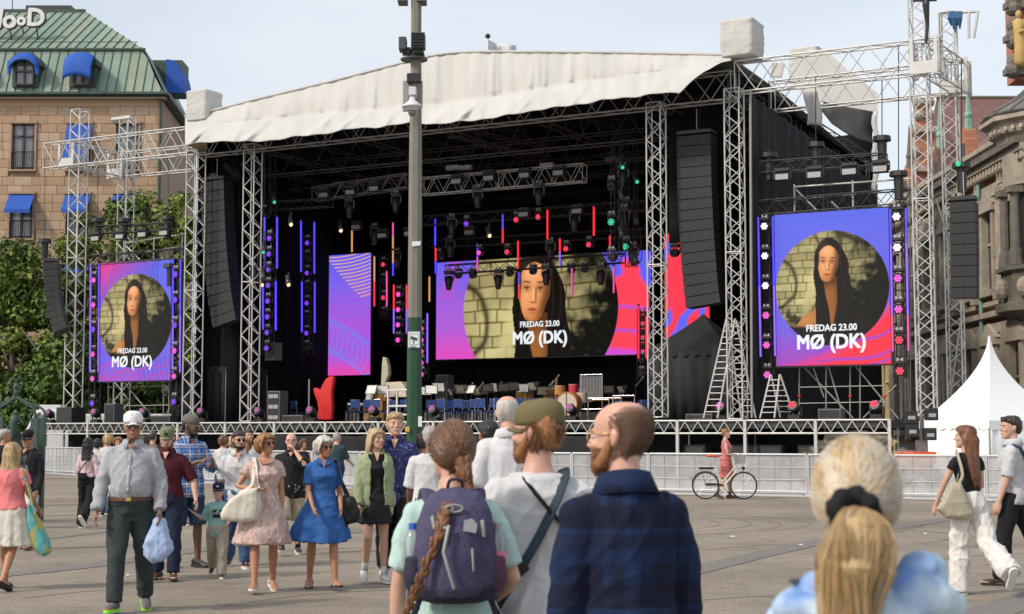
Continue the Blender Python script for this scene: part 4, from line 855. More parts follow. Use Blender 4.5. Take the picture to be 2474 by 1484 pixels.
def art_side(X, Y, W_, H_):
    base = C('#5a62ee')*(1-ssm(0, .6, Y)[..., None]) + C('#a85ad8')*ssm(0, .6, Y)[..., None]; base = blend(base, C('#e04bb2'), ssm(.82, 1, Y))
    for k in range(13):
        yb_ = .03*k - .06*1 ; base = blend(base, C('#f6b254'), np.exp(-((Y - yb_ - .085*(1-((X-.55)*1.1-k*.02)**2) + .06*(X-.3))/.0045)**2)*(X > .05+k*.06)*(Y < .42))
    for k in range(6): base = blend(base, C('#5a7cf0'), np.exp(-((Y - .25 - .05*k - .012*np.sin(X*7+k))/.004)**2)*.5)
    for k in range(9):
        cx, cy = .05+k*.105, .66 + .012*k**1.35; d_ = np.sqrt(((X-cx)/.17)**2 + ((Y-cy)/.135)**2); base = blend(base, C('#6484f4'), np.exp(-((d_-1)/.05)**2)*.85)
    return base
def art_side2(X, Y, W_, H_):
    base = np.zeros(X.shape+(3,)) + C('#fb3c52'); base = blend(base, C('#6468ee'), ssm(.05, .2, np.sin(X*5 + Y*9 + nse(X, Y, 4, 2)) - .75)); base = blend(base, C('#6a64ee'), ssm(.2, .5, nse(X*1.3, Y*2.2, 9, 4))*ssm(.55, .6, Y)); base = blend(base, C('#a050d8'), ssm(.9, 1, Y)*.5)
    return base
ART = dict(wl=lambda *a: art_wing(*a, True), wr=lambda *a: art_wing(*a, False), centre=art_centre, side=art_side, side2=art_side2)
M_TXT = mat('screen_lettering', (.02, .02, .02), var=0, emit=(.80, .84, .86), es=.9)
def scr_text(T, u0, u1, z0, z1, v, rows_):
    for s, fx, fy, hgt, bo in rows_:
        q = S(u0 + (u1-u0)*fx, v-.03, z1 + (z0-z1)*fy); me0 = text_mesh(s, 1.0, 0, .0); ys = [p.co.y for p in me0.vertices]; xx = [p.co.x for p in me0.vertices]; k = hgt*(z1-z0)/(max(ys)-min(ys)); mb = MB(); kk = 0
        for dx in (-1, 0, 1):
            for dy in (-1, 0, 1):
                mb.add([(p.co.x + dx*.036, p.co.y + dy*.024, kk*.002) for p in me0.vertices], [tuple(p.vertices) for p in me0.polygons]); kk += 1
        me = mb.mesh('lettering')
        me.transform(Matrix.Translation((-(max(xx)+min(xx))/2, -(max(ys)+min(ys))/2, 0))); me.transform(Matrix.Diagonal((k*.9, k, 1, 1))); me.transform(frame_mtx(q, U)); me.materials.append(M_TXT); linkmesh('lettering', me, T)
WV = .9
T, u0, u1, z0, z1 = screen('tall left wing screen showing a dark-haired singer in a circle', (242, 637), (419, 625), (241, 922), WV, 'wl', (150, 226))
scr_text(T, u0, u1, z0, z1, WV, (('FREDAG 23.00', .48, .748, .040, .05), ('MØ (DK)', .475, .852, .115, .05))); WL = (u0, u1, z0, z1)
T, u0, u1, z0, z1 = screen('large right wing screen showing a dark-haired singer above red and violet waves', (1870, 519), (2145, 503), (1872, 885), WV, 'wr', (190, 250))
scr_text(T, u0, u1, z0, z1, WV, (('FREDAG 23.00', .495, .758, .042, .05), ('MØ (DK)', .49, .862, .12, .05))); WR = (u0, u1, z0, z1)
T, u0, u1, z0, z1 = screen('wide centre screen behind the orchestra showing the singer close up', (1054, 634), (1567, 606), (1054, 869), 12.5, 'centre', (300, 132))
scr_text(T, u0, u1, z0, z1, 12.5, (('FREDAG 23.00', .505, .672, .055, .05), ('MØ (DK)', .505, .825, .16, .05)))
screen('narrow upright screen with orange arcs left of the centre screen', (782, 616), (896, 614), (782, 908), 10.5, 'side', (74, 180))
screen('narrow upright red and violet screen behind the right speaker hang', (1604, 566), (1711, 560), (1604, 880), 10.5, 'side2', (60, 130))
# ================================================================ stage lights
def emat(name, c, s): return mat(name, (.02, .02, .02), var=0, emit=c, es=s)
E = dict(blue=emat('tube_blue', h('#4a3cff'), 1.3), purple=emat('tube_purple', h('#8a5cf0'), 1.1), orange=emat('tube_orange', h('#d89a60'), .9), red=emat('tube_red', h('#ff2a3c'), 1.2), pink=emat('tube_pink', h('#e0509a'), 1.0),
         lviolet=emat('lens_violet', h('#8a3cff'), .9), lpink=emat('lens_pink', h('#ff5ad0'), 1.0), lred=emat('lens_red', h('#ff3a5a'), 1.0), lwhite=emat('lens_glow', h('#ffe8ff'), 1.6), lfloor=emat('lens_floor', h('#c86ab0'), .7), green=emat('status_green', h('#3fe0a0'), .8), warm=emat('work_light', h('#ffe0a0'), 1.5))
M_GREY = mat('grey_label', (.35, .35, .36), rough=.5)
M_LENS = mat('dark_lens', (.02, .015, .03), rough=.1)
# LED tubes: x, top, bottom, v, upper colour, lower colour
tubes = [(639, 525, 649, 2, 'blue', 'blue'), (669, 525, 649, 2, 'blue', 'blue'), (635, 677, 796, 2, 'blue', 'blue'), (666, 680, 798, 2, 'blue', 'blue'),
 (727, 534, 657, 5, 'blue', 'blue'), (759, 538, 661, 5, 'blue', 'blue'), (729, 681, 803, 5, 'blue', 'blue'), (760, 682, 804, 5, 'blue', 'blue'), (850, 542, 609, 8, 'orange', 'orange'), (949, 539, 603, 8, 'pink', 'orange'), (949, 606, 666, 8, 'orange', 'blue'),
 (904, 620, 740, 9, 'orange', 'red'), (934, 656, 741, 9, 'pink', 'pink'), (951, 689, 806, 7.5, 'red', 'purple'), (982, 690, 806, 7.5, 'red', 'purple'), (1051, 530, 596, 8, 'blue', 'blue'), (1052, 599, 661, 8, 'red', 'blue'), (1037, 669, 729, 8, 'orange', 'orange'), (1032, 758, 877, 7, 'purple', 'purple'),
 (1153, 591, 654, 9, 'blue', 'pink'), (1214, 519, 587, 7, 'blue', 'red'), (1251, 583, 649, 9, 'red', 'red'), (1253, 658, 721, 9, 'blue', 'red'), (1322, 508, 578, 7, 'red', 'red'), (1352, 577, 643, 9, 'red', 'purple'), (1381, 649, 715, 9, 'pink', 'pink'), (1434, 500, 570, 7, 'red', 'red'), (1473, 570, 633, 9, 'red', 'purple'), (1482, 644, 708, 9, 'pink', 'pink'),
 (1542, 740, 866, 8, 'red', 'red'), (1561, 765, 866, 8, 'red', 'red'), (1570, 608, 690, 8, 'purple', 'blue'), (1624, 565, 610, 6, 'purple', 'red')]
CN = dict(blue='blue', purple='violet', orange='orange', red='red', pink='pink')
for i, (x, y0, y1, v, c0, c1) in enumerate(tubes):
    p0, p1 = st(x, y0, v), st(x, y1, v); mid_ = (p0+p1)/2; nm = '%s tube %s of the stage, %s from left' % (CN[c0] if c0 == c1 else CN[c0] + ' to ' + CN[c1], 'at the left side' if x < 800 else ('over the middle' if x < 1500 else 'at the right side'), ORD[min(i, 34)])
    t = thing('light_tube', nm + ('' if i > 29 else ''), 'light', p1, 0, 'glowing light tubes on the stage')
    rod('tube', p0, mid_, .038, E[c0], t, 8); rod('tube', mid_, p1, .038, E[c1], t, 8); rod('back_rail', p0 + VV*.06, p1 + VV*.06, .035, M_BLKM, t, 4)
    rod('cap', p0 + V((0, 0, .1)), p0, .045, M_BLKM, t, 6)
for lab, x0, v in (('left wing', 219, .7), ('left wing', 239, .7), ('left wing', 418, .7), ('left wing', 436, .7), ('right wing', 1831, .7), ('right wing', 1866, .7), ('right wing', 2150, .7), ('right wing', 2188, .7)):
    L_ = x0 < 1000; top = (638 + (x0-219)*-.05) if L_ else (525 - (x0-1831)*.06); bot = (900 if L_ else 862 - (x0-1831)*.04); x1 = x0 - 1.5 if L_ else x0 + 6
    p0, p1 = st(x0, top, v), st(x1, bot, v); t = thing('light_tube', 'long violet light tube %s the %s screen' % ({219: 'far left beside', 239: 'hugging the left edge of', 418: 'hugging the right edge of', 436: 'far right beside', 1831: 'far left beside', 1866: 'hugging the left edge of', 2150: 'hugging the right edge of', 2188: 'far right beside'}[x0], lab), 'light', p1, 0, 'long light tubes beside the wing screens')
    k = 4
    for q in range(k): rod('tube', p0.lerp(p1, q/k), p0.lerp(p1, (q+1)/k), .035, E[('blue', 'purple', 'purple', 'pink')[q] if x0 > 2000 else ('blue' if (q < 2 and x0 != 219) else 'purple')], t, 8)
    rod('back_rail', p0 + VV*.06, p1 + VV*.06, .04, M_BLKM, t, 4)
# moving lights
_fix = {}
def fixture(kind, lens):
    """parts in local coordinates: hangs down from the origin, lens facing -Y"""
    if (kind, lens) in _fix: return _fix[(kind, lens)]
    P = []
    def mk(name, mb, m):
        if not mb: return
        me = mb.mesh(name); me.materials.append(m); me.polygons.foreach_set('use_smooth', [len(f.vertices) == 4 for f in me.polygons]) if name in ('head', 'lens') else None; P.append((name, me))
    if kind == 'spot':                      # long head pointing down in a yoke
        mk('base', MB().box((0, 0, -.07), (.46, .30, .14)), M_BLK); mk('clamp', MB().box((0, -.02, .03), (.26, .06, .05)).box((-.1, -.02, .06), (.06, .1, .12)).box((.1, -.02, .06), (.06, .1, .12)), M_GREY)
        y = MB().box((0, 0, -.155), (.26, .07, .05)); 
        for s in (-1, 1): y.tube([(s*.12, 0, -.15), (s*.24, 0, -.2), (s*.25, 0, -.45), (s*.2, 0, -.52)], [.035]*4, 6)
        mk('yoke', y, mat('grey_plastic', (.10, .10, .105), rough=.4)); mk('head', MB().tube([(0, 0, -.24), (0, 0, -.3), (0, -.02, -.6), (0, -.04, -.88), (0, -.045, -.95)], [.12, .19, .19, .13, .12], 12), M_BLK)
    elif kind == 'wash':                    # round head with front lens
        mk('base', MB().box((0, 0, -.05), (.32, .24, .1)), M_BLK); mk('clamp', MB().box((0, -.1, .0), (.2, .04, .04)).box((-.07, -.1, .02), (.06, .06, .09)).box((.07, -.1, .02), (.06, .06, .09)), M_GREY)
        y = MB().box((0, 0, -.105), (.22, .05, .04))
        for s in (-1, 1): y.tube([(s*.1, 0, -.1), (s*.19, 0, -.14), (s*.19, 0, -.34)], [.025]*3, 6)
        mk('yoke', y, M_BLK); mk('head', MB().tube([(0, .17, -.31), (0, .1, -.31), (0, -.12, -.33), (0, -.16, -.335)], [.08, .15, .165, .15], 12), M_BLK)
        ln = MB()
        for a in range(6): ln.ball((.085*cos(a*pi/3), -.165, -.335+.085*sin(a*pi/3)), (.042, .02, .042), 8, 5)
        ln.ball((0, -.168, -.335), (.042, .02, .042), 8, 5); mk('lens', ln, lens)
    elif kind == 'strobe':
        mk('base', MB().box((0, 0, -.05), (.5, .2, .1)), M_BLK); y = MB().box((0, 0, -.115), (.6, .05, .03))
        for s in (-1, 1): y.box((s*.29, 0, -.2), (.03, .1, .3))
        mk('yoke', y, M_BLK); mk('head', MB().box((0, -.03, -.3), (.52, .16, .26)), M_BLK); mk('panel', MB().box((0, -.115, -.3), (.44, .02, .18)), M_GREY)
    elif kind == 'floor':
        mk('base', MB().box((0, 0, .06), (.36, .3, .12)), M_BLK); y = MB().box((0, 0, .13), (.28, .05, .04))
        for s in (-1, 1): y.tube([(s*.12, 0, .1), (s*.2, 0, .14), (s*.2, 0, .36)], [.028]*3, 6)
        mk('yoke', y, M_BLK); mk('head', MB().tube([(.02, .15, .28), (0, .08, .3), (-.03, -.12, .4), (-.035, -.15, .415)], [.08, .15, .17, .15], 12), M_BLK)
        ln = MB()
        for a in range(6): ln.ball((-.037+.08*cos(a*pi/3), -.155, .42+.08*sin(a*pi/3)), (.042, .025, .042), 8, 5)
        ln.ball((-.037, -.155, .42), (.042, .025, .042), 8, 5); mk('lens', ln, lens)
    elif kind == 'par':                     # small angled white-yellow profile light
        mk('head', MB().tube([(-.12, .1, .18), (0, 0, 0), (.1, -.12, -.16)], [.07, .08, .1], 10), mat('grey_plastic2', (.09, .09, .095), rough=.4)); mk('lens', MB().ball((.11, -.13, -.17), (.07, .04, .07)), lens); mk('bracket', MB().box((0, .04, .16), (.05, .05, .3)), M_BLK)
    _fix[(kind, lens)] = P; return P
def put_fix(kind, lens, p, label, group, scale=1.0, rz=-TH):
    t = thing('stage_light', label, 'stage light', p, rz, group); t.scale = (scale,)*3
    for nm, me in fixture(kind, lens):
        o = bpy.data.objects.new(nm, me); COL.objects.link(o); o.parent = t
    return t
GL = 'lights in the columns beside the wing screens'
def wash_col(x0, x1, y0, y1, n, v, lenses, lab, grp, sc, ladder=True):
    for k in range(n):
        t_ = k/(n-1); p = st(x0+(x1-x0)*t_, y0+(y1-y0)*t_, v) + V((0, 0, .335*sc))
        put_fix('wash', lenses[k % len(lenses)], p, '%s %s wash light from the top, column %s' % (ORD[k], {'lens_violet': 'violet', 'lens_pink': 'pink', 'lens_red': 'red', 'lens_glow': 'white glowing', 'dark_lens': 'dark'}[lenses[k % len(lenses)].name], lab), grp, sc)
    if ladder:
        p0, p1 = st(x0, y0-25, v+.25), st(x1, y1+15, v+.25); truss('narrow black ladder truss, column %s' % lab, p1, p0, .34, M_BLKM, bay=.5, faces=1, n=4, rc=.022, rb=.012, side=U)
wash_col(232, 228, 678, 975, 6, .75, [E['lpink'], E['lpink'], E['lviolet'], E['lpink'], E['lpink'], E['lviolet']], 'left of the left wing screen', GL, 1.0)
wash_col(429, 425, 664, 971, 6, .75, [E['lviolet'], E['lviolet'], E['lviolet'], E['lpink'], E['lpink'], E['lviolet']], 'right of the left wing screen', GL, 1.0)
wash_col(1849, 1856, 548, 906, 6, .75, [E['lwhite'], E['lwhite'], E['lwhite'], E['lpink'], E['lpink'], E['lpink']], 'left of the right wing screen', GL, 1.0)
wash_col(2168, 2176, 525, 897, 6, .75, [E['lwhite'], E['lwhite'], E['lpink'], E['lpink'], E['lred'], E['lred']], 'right of the right wing screen', GL, 1.1)
GI = 'lights in the hanging columns inside the stage'
wash_col(655, 648, 577, 842, 8, 2.1, [E['lviolet']], 'left of the blue tubes', GI, .9)
wash_col(746, 744, 588, 842, 8, 5.1, [E['lviolet'], M_LENS], 'second from the left inside the stage', GI, .9)
wash_col(929, 929, 640, 760, 4, 9.1, [E['lred'], M_LENS], 'right of the orange arc screen', GI, .9)
wash_col(966, 965, 712, 822, 4, 7.6, [E['lpink']], 'just left of the lamp post', GI, .95)
wash_col(1022, 1022, 795, 905, 5, 7.2, [E['lpink']], 'just right of the lamp post', GI, .9)
wash_col(1552, 1552, 770, 905, 5, 8.2, [M_LENS], 'at the right edge of the centre screen', GI, .9)
# inner light trusses
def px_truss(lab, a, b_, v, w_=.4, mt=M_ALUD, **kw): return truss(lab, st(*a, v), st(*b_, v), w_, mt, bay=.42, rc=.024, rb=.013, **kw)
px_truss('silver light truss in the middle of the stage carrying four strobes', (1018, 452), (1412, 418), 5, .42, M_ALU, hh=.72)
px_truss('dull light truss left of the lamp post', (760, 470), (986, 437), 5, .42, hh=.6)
px_truss('dark light truss below the silver one', (1015, 535), (1560, 497), 7.5, .4, M_BLKM)
px_truss('dark light truss crossing in front of the centre screen', (1080, 652), (1505, 624), 9.5, .4, M_BLKM)
px_truss('dark rear light truss above the centre screen', (1040, 590), (1560, 562), 10.5, .35, M_BLKM, faces=2)
px_truss('dark truss above the blue tubes', (640, 500), (800, 490), 3, .35, M_BLKM, faces=2)
for k, (x, y0, y1, v) in enumerate(((820, 425, 458, 5), (1095, 300, 420, 5), (1124, 382, 420, 5), (1322, 378, 415, 5), (1180, 300, 430, 5), (1690, 250, 335, 1.2), (512, 390, 440, 1.2), (1480, 270, 400, 4))):
    t = thing('chain_hoist', '%s chain hoist hanging from the dark stage roof, counted from the left' % ORD[k], 'hoist', st(x, y1, v), -TH, 'chain hoists under the roof')
    rod('chain', st(x, 300 if v != 1.2 else y0-20, v), st(x, y1-10, v), .012, M_BLKM, t, 4); m = MB(); m.boxm(Matrix.Translation(st(x, y1-14, v)) @ Matrix.Rotation(-TH, 4, 'Z'), (-.3, -.12, -.08), (.3, .12, .1)); m.build('motor', M_GREY if k in (1, 2, 3) else M_BLK, t)
GS = 'strobes on the inner trusses'
for k, (x, y, v) in enumerate(((784, 462, 4.6), (848, 455, 4.6), (905, 446, 4.6), (1104, 428, 4.6), (1182, 420, 4.6), (1268, 413, 4.6), (1350, 407, 4.6), (1266, 508, 7.2), (1395, 500, 7.2), (925, 560, 7.2), (862, 540, 7.2), (990, 555, 7.2), (1135, 552, 9))):
    put_fix('strobe', M_LENS, st(x, y-6, v), '%s grey-faced strobe from the left on the inner light trusses' % ORD[k], GS, 1.0)
GP = 'long spotlights hanging head down inside the stage'
for k, (x, y, v) in enumerate(((845, 478, 4.8), (957, 465, 4.8), (1154, 452, 4.8), (1302, 443, 4.8), (905, 545, 7.3), (1092, 522, 7.3), (1388, 510, 7.3), (958, 605, 9), (1088, 575, 9), (1330, 580, 9), (1085, 655, 9.3), (1204, 652, 9.3), (1320, 642, 9.3), (1452, 640, 9.3), (1505, 400, 3.5), (1508, 500, 4), (1530, 590, 6))):
    put_fix('spot', M_LENS, st(x, y, v), '%s head-down long spotlight inside the stage, counted by truss from the front' % ORD[k], GP, .92)
GW = 'small round wash lights on the inner trusses'
for k, (x, y, v, c) in enumerate(((1000, 532, 7.4, 'lred'), (1130, 530, 7.4, 'lviolet'), (1250, 520, 7.4, 'lred'), (1303, 513, 7.4, 'lred'), (1160, 600, 9, 'lpink'), (1228, 598, 9, 'lred'), (1370, 590, 9, 'lred'), (1425, 580, 9, 'lred'), (1108, 655, 9.4, None), (1143, 655, 9.4, None), (1232, 650, 9.4, None), (1288, 645, 9.4, None), (1380, 642, 9.4, None), (1413, 640, 9.4, None), (1062, 610, 9, None))):
    put_fix('wash', E[c] if c else M_LENS, st(x, y, v) + V((0, 0, .1)), '%s small wash light with a %s lens under the inner trusses' % (ORD[k], {'lred': 'red', 'lviolet': 'violet', 'lpink': 'pink', None: 'dark'}[c]), GW, .95)
for k, (x, y, v) in enumerate(((702, 545, 2.5), (696, 690, 2.5), (632, 690, 1.2), (822, 560, 5.5), (1180, 572, 7.2))):
    put_fix('par', E['warm'], st(x, y-12, v), '%s slanted profile light with pale yellow lens inside the stage' % ORD[k], 'slanted profile lights', 1.2)
# dark cable and fixture clusters (right of centre screen, left inner tower)
for k, (x, ys, v) in enumerate(((1490, (395, 430, 470, 515, 560, 600), 3.5), (1525, (430, 480, 530, 575, 625), 4.5), (625, (600, 640, 665), .6), (652, (480, 500), 3), (1640, (560, 590), 6))):
    p0, p1 = st(x, 290, v), st(x, ys[-1]+20, v); t = truss('%s dark vertical ladder truss with cables, counted from the left' % ORD[(2, 3, 0, 1, 4)[k]], p1, p0 if k != 2 else st(x, 560, v), .35, M_BLKM, bay=.4, faces=2, n=4, rc=.02, rb=.012)
    for j, y in enumerate(ys): put_fix('wash' if j % 2 else 'par', M_LENS if j % 3 else E['green'], st(x + 10*(-1)**j, y, v-.2), '%s small dark fixture on the %s dark ladder truss' % (ORD[j], ORD[(2, 3, 0, 1, 4)[k]]), 'small fixtures on the dark ladder trusses', 1.1)
    q = thing('cable', 'looped black cable beside the %s dark ladder truss' % ORD[(2, 3, 0, 1, 4)[k]], 'cable', p1); m = MB(); m.tube(smooth_pts([p0 + U*.2, st(x+14, (300+ys[0])/2, v), st(x+5, ys[0], v), st(x+25, ys[-1]-15, v), st(x+8, ys[-1]+15, v)]), .02, 5); m.build('loop', M_BLKM, q)
# wing upper light bars
def wing_bars(sd, bars, strobes):
    for k, (a, b_, v, w_) in enumerate(bars): px_truss('%s black truss above the %s wing screen' % (ORD[k], sd), a, b_, v, w_, M_BLKM, hh=w_)
    for k, (x, y) in enumerate(strobes): put_fix('strobe', M_LENS, st(x, y-8, .6), '%s strobe from the left under the upper black truss of the %s wing' % (ORD[k], sd), 'strobes above the %s wing screen' % sd, 1.05 if sd == 'right' else .95)
wing_bars('left', (((228, 556), (420, 548), .8, .34), ((215, 632), (455, 612), .9, .45)), ((233, 570), (292, 565), (346, 560), (398, 556)))
wing_bars('right', (((1840, 406), (2140, 385), .8, .4), ((1825, 505), (2200, 475), .9, .5)), ((1890, 415), (1968, 410), (2052, 402), (2126, 395)))
for k, (x, y0, y1, v) in enumerate(((236, 415, 540, .8), (300, 440, 540, .8), (406, 395, 535, .8), (108, 400, 590, .2), (1857, 215, 385, .8), (1970, 205, 360, .8), (2130, 210, 345, .8), (2170, 130, 430, .6), (2322, 165, 410, .2), (412, 600, 650, .8))):
    t = thing('chain_hoist', '%s black hoist on the wing trusses, counted from the left' % ORD[(0, 1, 3, 2, 4, 5, 6, 7, 8, 9)[k]], 'hoist', st(x, y1, v), -TH, 'black hoists hanging over the wings')
    rod('chain', st(x, y0-20, v), st(x, y1, v), .018, M_BLKM, t, 4)
    m = MB(); p = st(x, y1, v); m.tube([p + V((0, 0, -.75)), p + V((0, 0, .05))], [.15, .17], 8); m.tube([p + V((0, 0, .05)), p + V((0, 0, .22))], [.32, .3], 8); m.build('motor', M_BLK, t)
    if x in (2322,): m = MB(); m.ball(st(x-8, y1-14, v-.3), .09); m.build('status_lamp', E['green'], t)
for (a, b_, sd) in (((300, 588), (445, 566), 'left'), ((1918, 452), (2200, 432), 'right')):
    t = thing('guard_rail', 'silver scaffold guard rail above the %s wing screen' % sd, 'rail', st(*a, 1.3))
    rod('tube', st(*a, 1.3), st(*b_, 1.3), .035, M_ALU, t); rod('tube', st(a[0]+5, a[1]+30, 1.3), st(b_[0], b_[1]+28, 1.3), .03, M_ALUD, t)
    for f in (0, .5, .97):
        q = st(a[0]+(b_[0]-a[0])*f, a[1]+(b_[1]-a[1])*f-6, 1.3); rod('upright', q, q - V((0, 0, 1.6)), .035, M_ALU, t)
    rod('strut', st(a[0]+4, a[1]+6, 1.25), st(a[0]+70, a[1]+72, 1.25), .035, M_ALU, t); rod('strut', st(a[0]+90, a[1]+35, 1.25), st(a[0]+130, a[1]+75, 1.25), .03, M_ALU, t)
# scaffold under and behind the wing screens
def scaffold(lab, xs, y0, y1, v, diag, hl):
    t = thing('scaffold', lab, 'scaffold', st(xs[0], y1, v))
    for x in xs: rod('upright', st(x, y1, v), st(x, y0, v), .028, M_ALUD, t)
    for a, b_ in diag: rod('diagonal', st(*a, v), st(*b_, v), .03, M_ALUD, t)
    for y in hl: rod('ledger', st(xs[0], y, v), st(xs[-1], y - 4, v), .022, M_ALUD, t)
    for x in xs[::2]: m = MB(); m.ball(st(x, (y0+y1)/2+10, v-.04), .06, 6, 5); m.build('clamp', M_RED, t)
scaffold('scaffold frame below the left wing screen', (262, 395, 408, 440), 600, 1016, 1.6, (((300, 925), (370, 1010)), ((440, 930), (395, 1015))), (936, 982))
scaffold('scaffold frame below the right wing screen', (1930, 1995, 2053, 2077, 2136), 884, 1012, 1.5, (((1938, 884), (2060, 1010)), ((2165, 930), (2085, 1010)), ((2065, 884), (2170, 1012)), ((1962, 884), (1990, 960)), ((2000, 884), (2035, 1000))), (936, 975))
scaffold('thin scaffold between the right wing screen and the outer tower', (2178, 2198, 2215), 440, 1010, 2.6, (((2160, 560), (2215, 500)), ((2150, 700), (2230, 705)), ((2150, 860), (2240, 862)), ((2260, 480), (2330, 700)), ((2330, 700), (2290, 1000))), (560, 700, 862))
# ================================================================ speaker hangs
def hang(lab, pts, v, n, wd, dep, grp='line array speaker hangs', face_dx=0, h_frac=.93, rz=-TH, seam=True):
    P = smooth_pts([st(x, y, v) for x, y in pts], 8); ds = [0]
    for a, b_ in zip(P, P[1:]): ds.append(ds[-1] + (b_-a).length)
    t = thing('line_array', lab, 'speakers', P[-1], 0, grp)
    def pa(s):
        for i in range(len(P)-1):
            if ds[i+1] >= s: return P[i].lerp(P[i+1], (s-ds[i])/(ds[i+1]-ds[i]))
        return P[-1]
    hb = ds[-1]/n; fwd = Matrix.Rotation(rz, 3, 'Z') @ V((0, -1, 0)); sd = Matrix.Rotation(rz, 3, 'Z') @ V((1, 0, 0))
    for k in range(n):
        a, b_ = pa(k*hb), pa((k+1)*hb); ax = (a-b_).normalized(); f = (fwd - ax*fwd.dot(ax)).normalized(); s_ = f.cross(ax)*-1; s_ = ax.cross(f)
        c = (a+b_)/2; m3 = Matrix((s_, -f, ax)).transposed().to_4x4(); m3.translation = c
        m = MB(); m.boxm(m3, (-wd/2, -dep/2, -hb*h_frac/2), (wd/2, dep/2, hb*h_frac/2)); bx = m.build('speaker_box', mat('speaker_black', (.017, .0175, .019), rough=.7, var=.1), t)
        if seam:
            m = MB(); m.boxm(m3, (-.012, -dep/2-.012, -hb*.42), (.012, -dep/2, hb*.42))
            for q in (-1, 1): m.boxm(m3, (q*wd*.28-.03, -dep/2-.01, -hb*.08), (q*wd*.28+.03, -dep/2, hb*.08))
            m.build('grille_trim', M_BLKM, bx)
    a = P[0]; m = MB(); m.boxm(Matrix.Translation(a + V((0, 0, .12))) @ Matrix.Rotation(rz, 4, 'Z'), (-wd/2, -dep/2, -.06), (wd/2, dep/2, .06)); m.build('rigging_frame', M_BLKM, t)
    rod('chain', a + V((0, 0, .15)), a + V((0, 0, 1.0)), .02, M_GREY, t)
hang('long curved black speaker hang beside the left inner tower', [(524, 440), (527, 540), (533, 630), (543, 720), (554, 784)], .9, 14, 1.25, .7)
hang('long black speaker hang beside the right inner tower', [(1683, 330), (1685, 450), (1690, 560), (1698, 670), (1706, 740)], .9, 16, 1.3, .7)
hang('curved outer speaker hang left of the left wing tower', [(125, 636), (128, 690), (134, 740), (142, 775), (150, 802)], -.4, 10, .62, .6, rz=-TH+.5)
hang('straight outer speaker hang in front of the town hall', [(2328, 490), (2330, 600), (2330, 722)], -.5, 9, .80, .6)
# ================================================================ things standing on the stage floor
def dz(x, v): return S(uz(x, 900, v)[0], v, DECK)
GF = 'floor lights along the stage edge'
for k, x in enumerate((122, 233, 350, 490, 628, 754, 905, 1050, 1222, 1382, 1546, 1745, 1920, 2118)):
    c = 'lfloor' if x < 1700 else 'lred' if x > 1800 else 'lpink'; c0_ = ('lviolet', 'lviolet', 'lpink', 'lpink', 'lpink', 'lpink', 'lpink', 'lpink', 'lpink', 'lpink', 'lpink', 'lpink', 'lred', 'lred')[k]
    put_fix('floor', E[c], S(uz(x, 1000, .15)[0], .15, DECK), '%s floor light from the left standing along the stage edge' % ORD[k], GF, 1.15)
# red mitten shaped cover
m = MB(); pr = [(762, 1015), (800, 1015), (802, 985), (800, 950), (806, 912), (797, 908), (786, 915), (777, 930), (772, 943), (762, 936), (756, 938), (757, 950), (765, 970), (768, 990)]
o = MB().prism([st(*p, 1.9) for p in pr], VV*.22).build('red_mitten', mat('red_cloth', (.55, .012, .012), rough=.7, var=.15, bump=.4, bs=6), bevel=.05, smooth=True); tag(o, 'big red mitten shaped prop standing under the orange arc screen', 'prop')
def tent(lab, nm, cx, hw, zE, zA, depth_pt, m_, ang, n=4, walls=True, folds=0):
    c = depth_pt; t = thing(nm, lab, 'tent', c, ang); pts = [c + Matrix.Rotation(ang + pi/4 + i*pi/2, 3, 'Z') @ V((hw*1.414, 0, 0)) for i in range(4)]
    rings = []
    for k in range(15):
        f = k/14; rr = (1-f)**(1.75 if zA-zE > 1.6 else 1.15)*1.0 + .015; ring = []
        for i in range(4):
            a, b_ = pts[i], pts[(i+1) % 4]
            for j in range(8):
                p = a.lerp(b_, j/8); q = c + (p-c)*rr; ring.append(V((q.x, q.y, c.z + zE + (zA-zE)*f)))
        rings.append(ring)
    m = MB(); m.loft(rings); m.build('canopy', m_, t, smooth=False)
    if walls:
        m = MB(); g0 = []; 
        for i in range(4):
            a, b_ = pts[i], pts[(i+1) % 4]
            for j in range(24):
                p = a.lerp(b_, j/24); nn = (b_-a).normalized().cross(V((0, 0, 1))); g0.append(p + nn*folds*sin(j*1.9 + i))
        m.sheet([[V((p.x, p.y, c.z + z)) for p in g0+[g0[0]]] for z in (zE-.02, zE*.5, .02)]); m.build('wall', m_, t, smooth=True, solid=.01)
        va = MB(); top = []; lo_ = []
        for i in range(4):
            a, b_ = pts[i], pts[(i+1) % 4]
            for j in range(32):
                p = c + (a.lerp(b_, j/32)-c)*1.015; top.append(V((p.x, p.y, c.z + zE+.03))); lo_.append(V((p.x, p.y, c.z + zE-.20-.07*abs(sin(j*pi/4)))))
        va.sheet([top+[top[0]], lo_+[lo_[0]]]); va.build('valance', m_, t, solid=.01)
    for p in pts: rod('corner_pole', V((p.x, p.y, c.z)), V((p.x, p.y, c.z+zE)), .03, M_ALUD, t)
    return t
M_TBLK = mat('black_tent', (.016, .016, .018), rough=.85, var=.3, vs=1.5, bump=.4, bs=3)
tent('black pop-up tent on stage between the two left towers', 'black_tent', 0, 1.45, 2.35, 3.5, S(uz(532, 900, 3.0)[0], 3.0, DECK), M_TBLK, -TH, folds=.06)
tent('black pop-up tent on stage behind the tall ladder', 'black_tent', 0, 1.6, 2.6, 4.0, S(uz(1700, 900, 3.4)[0], 3.4, DECK), M_TBLK, -TH, folds=.06)
M_TW = mat('white_tent', (.78, .78, .79), rough=.6, var=.04, vs=2)
